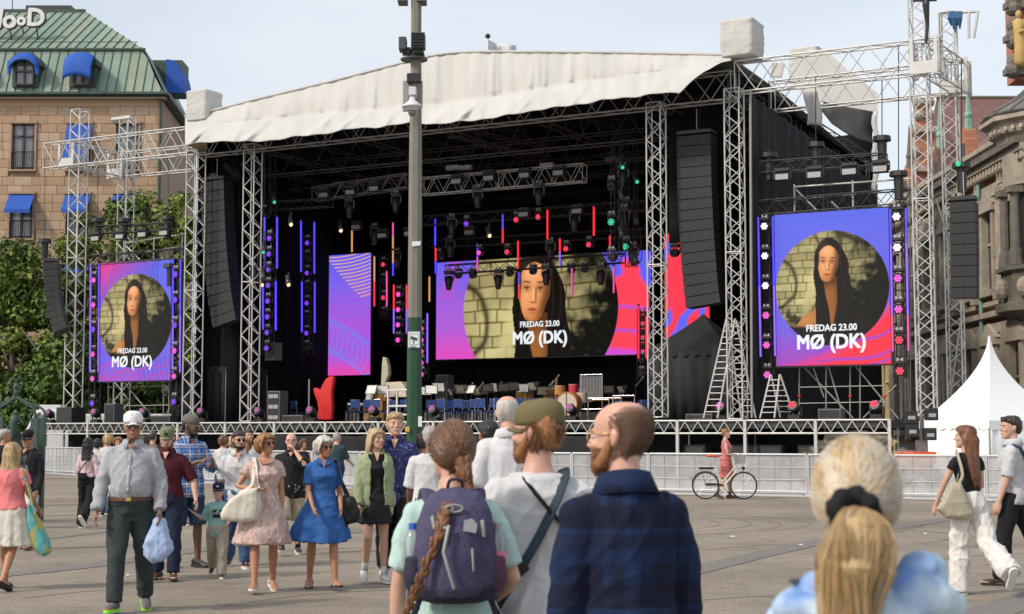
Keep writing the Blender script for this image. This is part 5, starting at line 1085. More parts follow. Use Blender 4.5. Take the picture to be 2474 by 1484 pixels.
tent('white pagoda tent with a tall pointed roof at the right behind the barrier', 'pagoda_tent', 0, 1.55, 2.0, 4.75, at(2398, 1150, 48.5)*V((1, 1, 0)).length/1.0 if False else V((at(2398, 1150, 48.5).x, 48.5, 0)), M_TW, .45, folds=.02)
# ladders
def ladder(lab, a0, a1, b0, b1, v, wd=.42, splay=1.0, nr=16):
    t = thing('step_ladder', lab, 'ladder', st(*a1, v)); top = st(*a0, v); fa = st(*a1, v-.2); fb = st(*b1, v+.3); top2 = st(*b0, v)
    for tp, ft in ((top, fa), (top2, fb)):
        for s in (-1, 1):
            s2 = U*(.16*s); rod('rail', tp+s2, ft+s2*1.6, .035, M_ALU, t)
        for k in range(1, nr): q = tp.lerp(ft, k/nr); w2 = .16 + .10*k/nr; rod('rung', q-U*w2, q+U*w2, .018, M_ALU, t)
    rod('spreader', top.lerp(fa, .75), top2.lerp(fb, .75), .02, M_ALU, t)
ladder('tall aluminium double ladder leaning before the right corner tower', (1765, 770), (1716, 1010), (1768, 775), (1808, 1010), -.15)
ladder('short aluminium step ladder left of the scaffold under the right wing screen', (1872, 905), (1853, 1010), (1873, 905), (1902, 1008), .05, nr=8)
# PA stacks, cases, racks on stage
def cabinet(lab, x0, x1, y0, v, m_=M_DRAPE2, dep=.6, nm='speaker_cabinet', cat='speaker', rows=0, y1=None):
    ua_, z1 = uz(x0, y0, v); ub_ = uz(x1, y0, v)[0]; z0 = DECK if y1 is None else uz(x0, y1, v)[1]; t = thing(nm, lab, cat, S((ua_+ub_)/2, v, z0), -TH); m = MB(); sbox(m, ua_, ub_, v, v+dep, z0+.02, z1); m.build('body', m_, t, bevel=.015); m = MB(); sbox(m, ua_+.05, ub_-.05, v-.015, v, z0+.07, z1-.05); m.build('grille', M_BLKM, t)
    for r_ in range(rows):
        for s in (0, 1): m = MB(); uc = ua_ + (ub_-ua_)*(.3+.4*s); zc_ = z0 + (z1-z0)*(r_+.5)/rows; sbox(m, uc-.12, uc+.12, v-.03, v-.014, zc_-.08, zc_+.08); m.build('handle', M_GREY, t)
M_CASE = mat('case_grey', (.12, .12, .13), rough=.6)
cabinet('stack of dark flight cases right of the left inner tower', 646, 676, 945, 2, M_CASE, rows=3, nm='flight_case', cat='case')
cabinet('low black wedge monitor near the red mitten', 682, 730, 1003, 1, M_CASE, nm='stage_monitor')
cabinet('small grey speaker hanging beside the left inner tower', 640, 662, 828, 2.5, M_CASE, y1=872)
cabinet('low black monitor left of the tall ladder', 1655, 1720, 1000, .9, M_CASE, nm='stage_monitor')
cabinet('low black monitor under the right wing screen', 1975, 2030, 988, .9, M_CASE, nm='stage_monitor')
cabinet('tall dark speaker behind the orchestra chairs', 1052, 1080, 906, 9, M_CASE)
cabinet('black box under the left wing screen', 350, 410, 1004, .9, M_CASE, nm='stage_monitor')
cabinet('slim black box beside the rear left tower', 252, 276, 975, .8, M_CASE, nm='stage_monitor')
rod_t = thing('microphone_pole', 'tall slim grey pole standing left of the red mitten', 'pole', dz(747, 2)); rod('pole', dz(747, 2), dz(747, 2)+V((0, 0, 1.8)), .03, M_GREY, rod_t)
# ================================================================ orchestra
M_CH = mat('chair_blue', (.014, .045, .19), rough=.6); M_WOOD = mat('orange_wood', (.42, .20, .05), rough=.4, var=.2, stretch=(1, 1, 6)); M_PAPER = mat('paper', (.75, .74, .70), rough=.9); M_CRM = mat('cream_cloth', (.62, .56, .44), rough=.85); M_BRASS = mat('brass', (.6, .38, .12), rough=.3, metal=.8); M_CHROME = mat('chrome', (.6, .6, .62), rough=.25, metal=.8); M_DRUM = mat('drum_skin', (.55, .44, .36), rough=.6); M_DRED = mat('drum_red', (.5, .03, .06), rough=.3); M_TIMP = mat('copper_kettle', (.5, .2, .1), rough=.35, metal=.4)
def proto(parts): return [(nm, (lambda me, m: (me.materials.append(m), me)[1])(mb.mesh(nm), m)) for nm, mb, m in parts]
lg = [MB().tube([(sx*.2, sy*.2, 0), (sx*.19, sy*.18, .44)], .014, 5) for sx in (-1, 1) for sy in (-1, 1)]
P_CHAIR = proto([('seat', MB().box((0, 0, .45), (.46, .44, .06)), M_CH), ('backrest', MB().box((0, .22, .78), (.44, .05, .34)), M_CH)] + [('leg', q, M_CHROME) for q in lg] + [('back_frame', MB().tube([(-.22, .2, .45), (-.22, .24, .95), (.22, .24, .95), (.22, .2, .45)], .014, 5), M_CHROME)])
P_STAND = proto([('desk', MB().prism([(-.25, 0, .98), (.25, 0, .98), (.25, .14, 1.32), (-.25, .14, 1.32)], (0, .015, 0)), M_BLKM), ('stem', MB().tube([(0, .06, .02), (0, .06, 1.05)], .014, 5), M_BLKM), ('tripod', MB().tube([(-.2, 0, .01), (0, .06, .12), (.2, 0, .01)], .012, 5), M_BLKM), ('sheet_music', MB().prism([(-.21, -.02, 1.0), (.21, -.02, 1.0), (.21, .11, 1.3), (-.21, .11, 1.3)], (0, .006, 0)), M_PAPER)])
P_STAND2 = [p for p in P_STAND if p[0] != 'sheet_music'] + proto([('desk_back', MB().prism([(-.18, .03, 1.0), (.2, .03, 1.03), (.17, -.10, 1.29), (-.19, -.10, 1.27)], (0, .01, 0)), mat('stand_cream', (.34, .30, .23), rough=.8))])
def inst(pr, nm, lab, cat, p, rz, grp, sc=1):
    t = thing(nm, lab, cat, p, rz, grp); t.scale = (sc,)*3
    for n_, me in pr: o = bpy.data.objects.new(n_, me); COL.objects.link(o); o.parent = t
    return t
rr = random.Random(3)
chs = sorted([(720, 4.5), (852, 3.2), (880, 3.6), (912, 3.2), (942, 4.2), (962, 3.5), (1040, 5.0), (1055, 6.2), (1085, 6.0), (1100, 4.2), (1120, 6.8), (1138, 5.0), (1155, 3.6), (1172, 6.4), (1190, 4.6), (1206, 3.4), (1228, 5.6), (1250, 4.0), (1282, 4.6), (1300, 5.5), (1330, 4.2), (1345, 8), (1500, 8.5), (1538, 9), (1562, 8.6), (1075, 3.3), (1020, 3.6)])
for k, (x, v) in enumerate(chs): inst(P_CHAIR, 'chair', '%s blue orchestra chair from the left on the stage' % ORD[k], 'chair', dz(x, v) + V((0, 0, .0)), -TH + rr.uniform(-.6, .6) + (0 if k % 3 else pi), 'blue orchestra chairs')
sts = sorted([(1042, 3.0), (1030, 4.0), (1060, 7.2), (1088, 7.6), (1112, 8.2), (1135, 7.4), (1150, 8.6), (1178, 7.8), (1200, 8.6), (1216, 7.4), (1240, 8.2), (1262, 8.8), (1286, 7.6), (1310, 8.8), (1335, 9.4), (1225, 9.6), (1165, 9.4), (1105, 9.4), (895, 4.0), (925, 4.4), (1500, 9), (1470, 9.5), (1405, 9.6)])
for k, (x, v) in enumerate(sts):
    wh = k % 4 == 0 or x < 1045; inst(P_STAND if wh else P_STAND2, 'music_stand', '%s music stand from the left %s' % (ORD[k], 'with open white sheet music' if wh else 'seen from its cream back'), 'music stand', dz(x, v) + V((0, 0, .1 + .12*(v > 7))), -TH + rr.uniform(-.9, .9), 'orchestra music stands', rr.uniform(.95, 1.2))
for k, (x, v) in enumerate(((1100, 8.8), (1200, 9.6), (1330, 9.9))):
    pass
m = MB(); sbox(m, uz(1080, 950, 8.9)[0], uz(1580, 950, 8.9)[0], 8.9, 12, DECK, DECK+.45); tag(m.build('riser', M_BLKM), 'black riser under the percussion in front of the centre screen', 'riser')
p = dz(1375, 3.4); t = thing('bass_drum', 'large bass drum with bare wooden hoop at the front of the orchestra', 'drum', p, -TH)
def cyl(mb, c, r_, dep, ax=(0, 1, 0), n=24): a = V(ax).normalized(); return mb.tube([V(c) - a*dep/2, V(c) + a*dep/2], r_, n)
RM = Matrix.Rotation(-TH, 3, 'Z'); FA = RM @ V((0, 1, 0)); RA = RM @ V((1, 0, 0))
m = MB(); cyl(m, p+V((0, 0, .68)), .46, .5, FA); m.build('shell', M_WOOD, t, smooth=False); m = MB(); cyl(m, p-FA*.26+V((0, 0, .68)), .43, .02, FA); m.build('skin', M_DRUM, t)
m = MB(); m.tube([p-FA*.27+V((0, 0, .68)) + RA*(.45*cos(a)) + V((0, 0, .45*sin(a))) for a in np.linspace(0, 2*pi, 25)], .025, 6); m.build('hoop', M_WOOD, t); rod('stand', p-FA*.28+V((0, 0, 1.15)), p-FA*.28, .015, M_BLKM, t)
for k, (x, v, z_, r_, mt_, nm) in enumerate(((1352, 4.4, 1.25, .22, M_WOOD, 'wooden tom drum'), (1385, 4.6, 1.3, .2, M_DRED, 'red tom drum'), (1405, 4.2, .95, .22, M_DRUM, 'pale floor tom'), (1262, 5.2, .6, .42, M_TIMP, 'left copper kettledrum'), (1285, 5.6, .6, .42, M_TIMP, 'middle copper kettledrum'), (1240, 5.8, .6, .42, M_TIMP, 'rear copper kettledrum'), (1345, 3.8, .5, .3, M_WOOD, 'low wooden drum'))):
    p = dz(x, v); t = thing('drum', nm + ' in the percussion beside the bass drum', 'drum', p); m = MB(); cyl(m, p+V((0, 0, z_)), r_, .34 if mt_ is not M_TIMP else .5, (0, 0, 1), 18); m.build('shell', mt_, t); m = MB(); cyl(m, p+V((0, 0, z_+(.18 if mt_ is not M_TIMP else .26))), r_*.97, .02, (0, 0, 1), 18); m.build('skin', M_DRUM, t)
    for a in range(3): rod('leg', p+V((0, 0, z_)), p+V((.3*cos(a*2.1), .3*sin(a*2.1), 0)), .012, M_CHROME, t, 5)
for k, (x, v, nm) in enumerate(((1428, 7.5, 'tubular bells frame with chrome pipes left of the right inner tower'),)):
    p = dz(x, v)+V((0, 0, .25)); t = thing('tubular_bells', nm, 'bells', p)
    for s in (-1, 1): rod('post', p+RA*.5*s, p+RA*.5*s+V((0, 0, 1.75)), .025, M_CHROME, t)
    for z_ in (1.74, .3): rod('bar', p-RA*.5+V((0, 0, z_)), p+RA*.5+V((0, 0, z_)), .03, M_CHROME, t)
    for j in range(14): rod('bell', p+RA*(-.44+j*.068)+V((0, 0, .55+j*.01)), p+RA*(-.44+j*.068)+V((0, 0, 1.68)), .022, M_GREY, t, 6)
for k, (x0, x1, v, z_) in enumerate(((1480, 1532, 3.6, .95), (1392, 1470, 5.2, .85), (1330, 1420, 6.4, .9), (1420, 1500, 6.8, .95))):
    a, b_ = dz(x0, v), dz(x1, v); t = thing('xylophone', '%s mallet instrument with %s bars left of the right inner tower' % (ORD[k], 'dark red' if k == 0 else 'wooden'), 'xylophone', (a+b_)/2); m = MB()
    n = 14
    for j in range(n): q = a.lerp(b_, (j+.5)/n); boxo('bar', q + V((0, 0, z_)), (.055, .5-.015*j, .03), M_WOOD if k else mat('rosewood', (.16, .03, .02), rough=.35), t, -TH)
    for q in (a, b_): rod('leg', q, q+V((0, 0, z_+.05)), .025, M_CHROME, t)
    rod('rail', a+V((0, 0, z_+.04)), b_+V((0, 0, z_+.04)), .025, M_CHROME, t)
for k, x in enumerate((1258, 1275, 1325)):
    p = dz(x, 9.3)+V((0, 0, .45)); t = thing('wooden_chimes', '%s hanging wooden block chimes in front of the centre screen' % ORD[k], 'chimes', p); m = MB()
    for j in range(6): boxo('chime', p + RA*(-.2+j*.08) + V((0, 0, .75)), (.05, .05, .5), M_WOOD, t, -TH)
    rod('bar', p-RA*.27+V((0, 0, 1.03)), p+RA*.27+V((0, 0, 1.03)), .03, M_CRM, t)
    for s in (-1, 1): rod('leg', p+RA*.27*s, p+RA*.27*s+V((0, 0, 1.0)), .012, M_BLKM, t)
p = dz(910, 6); t = thing('organ', 'wooden organ console with open music book behind the chairs', 'organ', p, -TH); m = MB(); ua_ = uz(878, 950, 5)[0]; ub_ = uz(925, 950, 5)[0]
m = MB(); sbox(m, ua_, ub_, 5, 5.7, DECK, DECK+.95); m.build('case', M_WOOD, t); m = MB(); sbox(m, ua_-.15, ub_-.5, 4.75, 5, DECK+.72, DECK+.8); m.build('keyboard', M_PAPER, t); m = MB(); sbox(m, ua_+.2, ub_, 5.2, 5.6, DECK+.95, DECK+1.25); m.build('upper_case', M_WOOD, t)
m = MB(); q = S(ua_+.1, 5.0, DECK+1.0); m.prism([q, q+U*.32, q+U*.42+V((0, 0, .42)), q+U*.1+V((0, 0, .42))], VV*.03); m.build('music_book', M_PAPER, t)
m = MB(); sbox(m, uz(840, 950, 4.6)[0], uz(876, 950, 4.6)[0], 4.6, 5.0, DECK+.78, DECK+.84); o = m.build('keyboard', M_PAPER); tag(o, 'white electric keyboard on a stand left of the organ', 'keyboard')
m = MB(); sbox(m, uz(838, 950, 5.4)[0], uz(868, 950, 5.4)[0], 5.4, 5.9, DECK, DECK+.9); tag(m.build('percussion_table', M_BLKM), 'dark table left of the organ', 'table')
# white draped harp cover and shelf left of the lamp post
o = MB().prism([st(*q, 6) for q in ((919, 940), (922, 880), (924, 862), (932, 866), (937, 885), (938, 905), (930, 925), (928, 940))], VV*.25).build('harp_cover', M_CRM, bevel=.03); tag(o, 'tall narrow cream harp cover standing left of the lamp post', 'cover')
o = MB().prism([st(*q, 5) for q in ((928, 940), (930, 924), (968, 922), (978, 934), (982, 960), (928, 960))], VV*.6).build('piano_cover', M_CRM, bevel=.03); tag(o, 'cream cloth cover draped left of the lamp post under the harp cover', 'cover')
t = thing('shelf_rack', 'white open shelf rack right beside the lamp post', 'shelf', dz(962, 2.2), -TH); ua_, ub_ = uz(937, 990, 2.2)[0], uz(985, 990, 2.2)[0]; zt_ = uz(950, 942, 2.2)[1]
for u in (ua_, ub_):
    for v in (2.2, 2.9): rod('post', S(u, v, DECK), S(u, v, zt_), .045, M_PAPER, t, 4)
for z_ in (DECK+.3, (DECK+zt_)/2, zt_): m = MB(); sbox(m, ua_, ub_, 2.2, 2.9, z_-.03, z_+.03); m.build('shelf', M_PAPER, t)
t = thing('contrabassoon', 'orange wooden bassoon on a stand in front of the centre screen', 'instrument', dz(1342, 8.6)); p = dz(1342, 8.6)+V((0, 0, .45)); rod('joint', p+V((0, 0, .6)), p+V((.05, 0, 1.5)), .06, M_WOOD, t); rod('joint', p, p+V((0, 0, .6)), .03, M_BLKM, t)
for k, (x, v, hh) in enumerate(((1195, 8, 1.4), (1332, 7, 1.6), (1318, 8, 1.4), (1125, 6, 1.3), (1150, 7, 1.35), (1535, 8, 1.5))):
    p = dz(x, v); t = thing('microphone_stand', '%s microphone boom stand from the left among the orchestra chairs' % ORD[(2, 4, 3, 0, 1, 5)[k]], 'stand', p, 0, 'microphone stands'); rod('stem', p, p+V((0, 0, hh)), .014, M_BLKM, t); rod('boom', p+V((0, 0, hh)), p+V((.3, -.2, hh+.35)), .012, M_GREY, t); m = MB(); m.ball(p+V((.3, -.2, hh+.36)), .035, 6, 5); m.build('microphone', M_GREY, t)
# ================================================================ lamp post
M_POST = mat('post_paint', (.19, .175, .15), rough=.6, var=.15, vs=6); M_POSTG = mat('post_green', (.012, .06, .03), rough=.5, var=.2); M_BOX = mat('box_grey', (.06, .07, .075), rough=.5); M_ANT = mat('antenna_grey', (.30, .31, .29), rough=.6); M_DOME = mat('camera_white', (.62, .62, .64), rough=.35)
PD = 22.0; pp = at(1000, 1040, PD); pt = at(1000, 0, PD); PX_ = pp.x
lp = thing('lamp_post', 'tall octagonal street post, grey above and dark green below, in front of the stage', 'post', (PX_, PD, 0))
def pz(py): return at(1000, py, PD).z
def oc(r_, z, c=(PX_, PD)): return [V((c[0]+r_*cos(pi/8+i*pi/4), c[1]+r_*sin(pi/8+i*pi/4), z)) for i in range(8)]
MB().loft([oc(.108, pz(768)), oc(.100, pz(400)), oc(.082, pz(130)), oc(.078, 9.6)]).build('upper_shaft', M_POST, lp); MB().loft([oc(.16, 0), oc(.15, .4), oc(.118, .5), oc(.112, pz(768))]).build('lower_shaft', M_POSTG, lp)
def pbox(nm, x0, y0, x1, y1, d0, d1, m_, parent=lp, bevel=.01): a, b_ = at(x0, y0, PD), at(x1, y1, PD); m = MB(); m.box(((a.x+b_.x)/2, PD+(d0+d1)/2, (a.z+b_.z)/2), (abs(b_.x-a.x), d1-d0, abs(a.z-b_.z))); return m.build(nm, m_, parent, bevel=bevel)
fl = thing('floodlight', 'ribbed dark floodlight box on the right of the post top', 'lamp', at(1012, 128, PD)); b0 = pbox('housing', 996, 93, 1029, 128, -.35, -.1, M_BOX, fl)
for i in range(5): pbox('rib', 998, 96+i*6.5, 1027, 98.5+i*6.5, -.38, -.35, M_BLKM, fl, 0)
pbox('bracket', 1000, 128, 1025, 136, -.2, .1, M_BOX, fl)
fl = thing('floodlight', 'small dark floodlight box on the left of the post top', 'lamp', at(975, 128, PD)); pbox('housing', 965, 97, 983, 127, -.2, .05, M_BOX, fl); pbox('bracket', 972, 118, 992, 134, -.1, .05, M_BOX, fl)
fl = thing('bracket_ring', 'flat dark ring clamp around the post', 'bracket', at(1000, 146, PD)); m = MB(); m.loft([[at(1000, y, PD) + V((.2*cos(a), .2*sin(a), 0)) for a in np.linspace(0, 2*pi, 16, endpoint=False)] for y in (143, 146)]); m.build('disc', M_BOX, fl)
fl = thing('junction_box', 'black junction box on the post above the antennas', 'box', at(1000, 205, PD)); pbox('body', 984, 183, 1017, 204, -.16, .1, M_BLKM, fl)
fl = thing('antenna_panel', 'pair of flat grey antenna panels on both sides of the post', 'antenna', at(1000, 269, PD)); pbox('panel', 973, 196, 988, 269, -.02, .05, M_ANT, fl); pbox('panel', 1004, 196, 1020, 256, -.02, .05, M_ANT, fl)
cm_ = thing('dome_camera', 'white surveillance dome camera hanging on the post', 'camera', at(998, 282, PD)); c = at(999, 258, PD) + V((0, -.3, 0)); sc_ = .0060
def cr(r_, y): return [V((c.x + r_*sc_*cos(a), c.y + r_*sc_*sin(a), at(999, y, PD-.3).z)) for a in np.linspace(0, 2*pi, 24, endpoint=False)]
MB().loft([cr(25, 260), cr(24, 256), cr(14, 248), cr(8, 243), cr(6, 235)]).build('shield', M_DOME, cm_, smooth=True); MB().loft([cr(14, 268), cr(15, 262), cr(24, 260)]).build('collar', M_DOME, cm_, smooth=True); MB().loft([cr(2, 282), cr(8, 279), cr(11, 272), cr(10, 267)]).build('dome', M_GLASS, cm_, smooth=True); pbox('arm', 991, 222, 1008, 242, -.34, -.05, M_DOME, cm_)
fl = thing('floodlight', 'pair of dark lamps at the very top of the post cut by the frame', 'lamp', at(1000, 8, PD)); 
for x in (974, 1020): pbox('housing', x-13, -16, x+10, 9, -.1, .15, M_BOX, fl)
M_SIGNW = mat('sign_white', (.72, .75, .76), rough=.5, var=.05); M_SIGNK = mat('sign_print', (.05, .06, .065), rough=.6)
sgn = thing('surveillance_sign', 'white surveillance notice with a black camera symbol on the post', 'sign', at(1000, 841, PD)); pbox('plate', 987, 803, 1015, 841, -.126, -.118, M_SIGNW, sgn, 0)
def quad(nm, pts, m_, par_, dy): m = MB(); m.prism([at(x, y, PD+dy) for x, y in pts], V((0, .003, 0))); return m.build(nm, m_, par_)
quad('print_symbol', [(992, 812), (1008, 817), (1007, 824), (991, 819)], M_SIGNK, sgn, -.130); quad('print_symbol', [(997, 822), (1000, 823), (1000, 830), (998, 830)], M_SIGNK, sgn, -.130)
for (x0, y0, x1, y1) in ((989, 806, 1012, 807), (989, 832, 1012, 833), (989, 806, 990, 833), (1011, 806, 1012, 833)): quad('print_border', [(x0, y0), (x1, y0), (x1, y1), (x0, y1)], mat('sign_blue', (.2, .3, .35)), sgn, -.129)
for yy in (836, 838): quad('print_line', [(990, yy), (1005, yy), (1005, yy+.7), (990, yy+.7)], M_SIGNK, sgn, -.129)
quad('sticker', [(995, 584), (1016, 583), (1015, 593), (995, 596)], M_SIGNW, lp, -.115)
fl = thing('small_notice', 'small yellow notice low on the post', 'sign', at(984, 1043, PD)); pbox('plate', 980, 1031, 990, 1043, -.14, -.13, mat('notice_yellow', (.7, .42, .06)), fl, 0)
fl = thing('small_notice', 'small white notice on the right side of the post near the deck', 'sign', at(1014, 1030, PD)); pbox('plate', 1011, 1006, 1020, 1031, -.12, -.1, M_SIGNW, fl, 0)
# flag behind the roof
t = thing('flag_pole', 'white flag with an orange emblem flying behind the stage roof', 'flag', at(1178, 300, 110)*V((1, 1, 0)) if False else V((at(1178, 300, 110).x, 110, 0))); rod('pole', V((at(1178, 300, 110).x, 110, 0)), at(1178, 90, 110), .09, M_PAPER, t); MB().ball(at(1178, 88, 110), .2).build('finial', M_BLKM, t)
fg = [[at(1180 + 66*s, 97 + 17*s + (42 - 12*s)*q + 3*sin(s*5), 110 + 1.0*sin(s*6)) for s in np.linspace(0, 1, 14)] for q in np.linspace(0, 1, 8)]
MB().sheet(fg).build('cloth', mat('flag_cloth', (.55, .55, .6), rough=.8), t, smooth=True, solid=.02); quadp = [at(1196 + a, 126 + b_, 109.2) for a, b_ in ((0, 0), (6, -5), (12, -2), (14, 6), (2, 6))]; MB().prism(quadp, V((0, .3, 0))).build('emblem', mat('flag_orange', (.7, .3, .04)), t)
# ================================================================ barrier
M_BAR = mat('barrier_zinc', (.55, .56, .57), rough=.45, metal=.3); M_MESH = mat('barrier_mesh', (.46, .465, .475), rough=.6, var=.22, vs=4, alpha=.56)
bl = [V(p + (0,)) for p in ((-21.5, 67.0), (-11.5, 53.0), (-4.9, 46.0), (3.9, 42.1), (11, 38), (18.5, 34.2), (24, 31.6))]
cum = [0]
for a, b_ in zip(bl, bl[1:]): cum.append(cum[-1] + (b_-a).length)
def bp_(s):
    for i in range(len(bl)-1):
        if cum[i+1] >= s: return bl[i].lerp(bl[i+1], (s-cum[i])/(cum[i+1]-cum[i]))
    return bl[-1]
s = 0; k = 0
while s < cum[-1] - 2.3:
    a, b_ = bp_(s), bp_(s+2.22); HB = 1.08; t = thing('barrier_panel', '%s crowd barrier panel of the row in front of the stage, counted from the left' % ORD[min(k, 34)], 'barrier', (a+b_)/2, 0, 'grey crowd barriers along the stage'); up_v = V((0, 0, 1))
    dn = (b_-a).normalized()
    for q in (a, b_): rod('upright', q+up_v*.02, q+up_v*HB, .026, M_BAR, t)
    for z_ in (HB, .12): rod('rail', a+up_v*z_, b_+up_v*z_, .03 if z_ > 1 else .02, M_BAR, t)
    for z_ in (.42, .74): rod('mesh_rib', a+up_v*z_, b_+up_v*z_, .011, M_BAR, t, 4)
    for q in (.2, .4, .6, .8): rod('mesh_rib', a.lerp(b_, q)+up_v*.12, a.lerp(b_, q)+up_v*HB, .009, M_BAR, t, 4)
    nrm = V((-dn.y, dn.x, 0)); MB().prism([a+up_v*.13+nrm*.012, b_+up_v*.13+nrm*.012, b_+up_v*(HB-.03)+nrm*.012, a+up_v*(HB-.03)+nrm*.012], nrm*.006).build('mesh', M_MESH, t)
    for q in (.15, .85): c = a.lerp(b_, q); m = MB(); m.tube([c - nrm*.05 + up_v*.02, c - nrm*.05+up_v*.03, c + nrm*.7 + up_v*.03], .02, 5); m.build('foot', M_BAR, t)
    m = MB(); m.prism([a+up_v*.015-nrm*.35, b_+up_v*.015-nrm*.35, b_+up_v*.015+nrm*.9, a+up_v*.015+nrm*.9], up_v*.02); m.build('base_plate', M_BAR, t)
    s += 2.27; k += 1
# light mast trailer, low tech boxes at right
MD = 46.0; p = at(2218, 1100, MD); t = thing('light_mast', 'orange based mobile light mast with dark lamps left of the white tent', 'light mast', (p.x, MD, 0)); M_ORG = mat('machine_orange', (.65, .09, .02), rough=.4)
def mb_(nm, x0, y0, x1, y1, dep, m_, d=MD, par_=None): a, b_ = at(x0, y0, d), at(x1, y1, d); m = MB(); m.box(((a.x+b_.x)/2, d+dep/2, (a.z+b_.z)/2), (abs(b_.x-a.x), dep, abs(a.z-b_.z))); return m.build(nm, m_, par_, bevel=.02)
mb_('chassis', 2186, 1092, 2262, 1120, 1.2, M_ORG, MD, t); mb_('hood', 2195, 1112, 2255, 1150, .9, M_ORG, MD+.1, t); mb_('mast', 2224, 1000, 2234, 1095, .2, M_ALUD, MD+.3, t); mb_('mast_base', 2218, 1064, 2242, 1095, .35, M_ALUD, MD+.25, t)
for i, (x, y) in enumerate(((2202, 1006), (2252, 1000), (2248, 1048), (2205, 1040))): l_ = mb_('lamp_head', x-15, y-14, x+15, y+16, .25, M_BLKM, MD-.1, t); mb_('reflector', x-9, y-1, x+9, y+8, .02, M_GREY, MD-.13, t)
for x in (2194, 2254): m = MB(); c = at(x, 1150, MD); c.z = .3; cyl(m, c, .3, .2, (0, 1, 0), 18); m.build('wheel', M_BLKM, t)
mb_('outrigger', 2182, 1100, 2186, 1125, .1, M_ALUD, MD, t)
# ================================================================ left: vans, iron pavilion
M_VAN = mat('van_white', (.62, .63, .64), rough=.3, var=.04)
for lab, x0, x1, yt, d in (('white van parked behind the iron pavilion at the left', 48, 178, 990, 70), ('white car trailer parked under the left wing', 185, 430, 1000, 76)):
    a, b_ = at(x0, yt, d), at(x1, yt, d); t = thing('parked_van', lab, 'van', ((a.x+b_.x)/2, d, 0)); zt_ = a.z; L_ = b_.x-a.x
    prof = [(0, .35), (0, .6*zt_), (.12, .68*zt_), (.3, zt_), (.97, zt_), (1, .9*zt_), (1, .35)] if 'parked behind' in lab else [(0, .5), (0, zt_), (1, zt_), (1, .5)]
    m = MB(); m.prism([V((a.x+L_*f, d, z)) for f, z in prof], V((0, 1.9, 0))); m.build('body', M_VAN, t, bevel=.08)
    m = MB(); m.prism([V((a.x+L_*f, d-.01, z*zt_)) for f, z in ((.16, .66), (.32, .92), (.52, .92), (.52, .66))], V((0, .01, 0))); m.build('side_window', M_GLASS, t)
    for f in (.2, .8): m = MB(); cyl(m, V((a.x+L_*f, d+.1, .34)), .34, .25, (0, 1, 0), 18); m.build('wheel', M_BLKM, t)
    if 'parked' in lab and x0 == 48: mb_('roof_box', 95, 978, 146, 992, 1.0, M_VAN, d+.3, t)
M_PAT = mat('patina_iron', (.045, .085, .07), rough=.6, var=.3, vs=5)
WD = 28.0
pv = thing('iron_pavilion', 'green wrought iron pavilion with curled scrolls and ball finial at the left edge', 'pavilion', V((at(40, 1150, WD).x, WD, 0)))
def wp(x, y, dd=0): return at(x, y, WD+dd)
for x, dd in ((84, 0), (100, .5), (0, 0), (-20, .5)):
    b_ = wp(x, 1052, dd); m = MB(); m.boxm(Matrix.Translation((b_.x, b_.y, 0)), (-.062, -.062, 0), (.062, .062, wp(x, 1012, dd).z)); m.build('post', M_PAT, pv)
apx, apy = 39, 948
for i, (ex, dd) in enumerate(((84, 0), (108, .5), (-6, 0), (-30, .5))):
    sx = 1 if ex > 40 else -1; crv = [(apx, apy), (apx+sx*6, 962), (apx+sx*22, 975), (apx+sx*38, 984), (apx+sx*46, 996), (apx+sx*44, 1010), (apx+sx*36, 1013), (apx+sx*33, 1004), (apx+sx*39, 999)]
    m = MB(); m.tube(smooth_pts([wp(x if dd == 0 else apx + (x-apx)*1.5, y, dd) for x, y in crv], 5), .022, 6); m.build('scroll', M_PAT, pv)
m = MB(); m.ball(wp(39, 934), .06); m.ball(wp(39, 948), (.05, .05, .07)); m.tube([wp(39, 950), wp(39, 918)], .018, 6); m.tube(smooth_pts([wp(30, 910), wp(35, 916), wp(39, 920), (wp(47, 910)), wp(52, 914)]), .014, 5); m.build('finial', M_PAT, pv)
m = MB(); m.tube([wp(32, 1052), wp(33, 1030), wp(34, 1020), wp(36, 1010), wp(38, 1004)], [.05, .08, .07, .09, .03], 10, round_=True); m.ball(wp(38, 997), (.045, .045, .055)); m.tube([wp(34, 1012), wp(25, 1020), wp(22, 1030)], [.03, .025, .02], 6, round_=True); m.tube([wp(36, 1010), wp(48, 1014), wp(55, 1022)], [.03, .025, .03], 6, round_=True); tag(m.build('figurine', M_PAT, smooth=True), 'green bronze figure between the posts of the iron pavilion', 'statue')
m = MB(); c = wp(40, 1052, .25); m.tube([V((c.x, c.y, 0)), V((c.x, c.y, .9)), V((c.x, c.y, 1.5)), V((c.x, c.y, 1.62))], [.28, .22, .16, .2], 12); m.build('pedestal', M_PAT, pv)
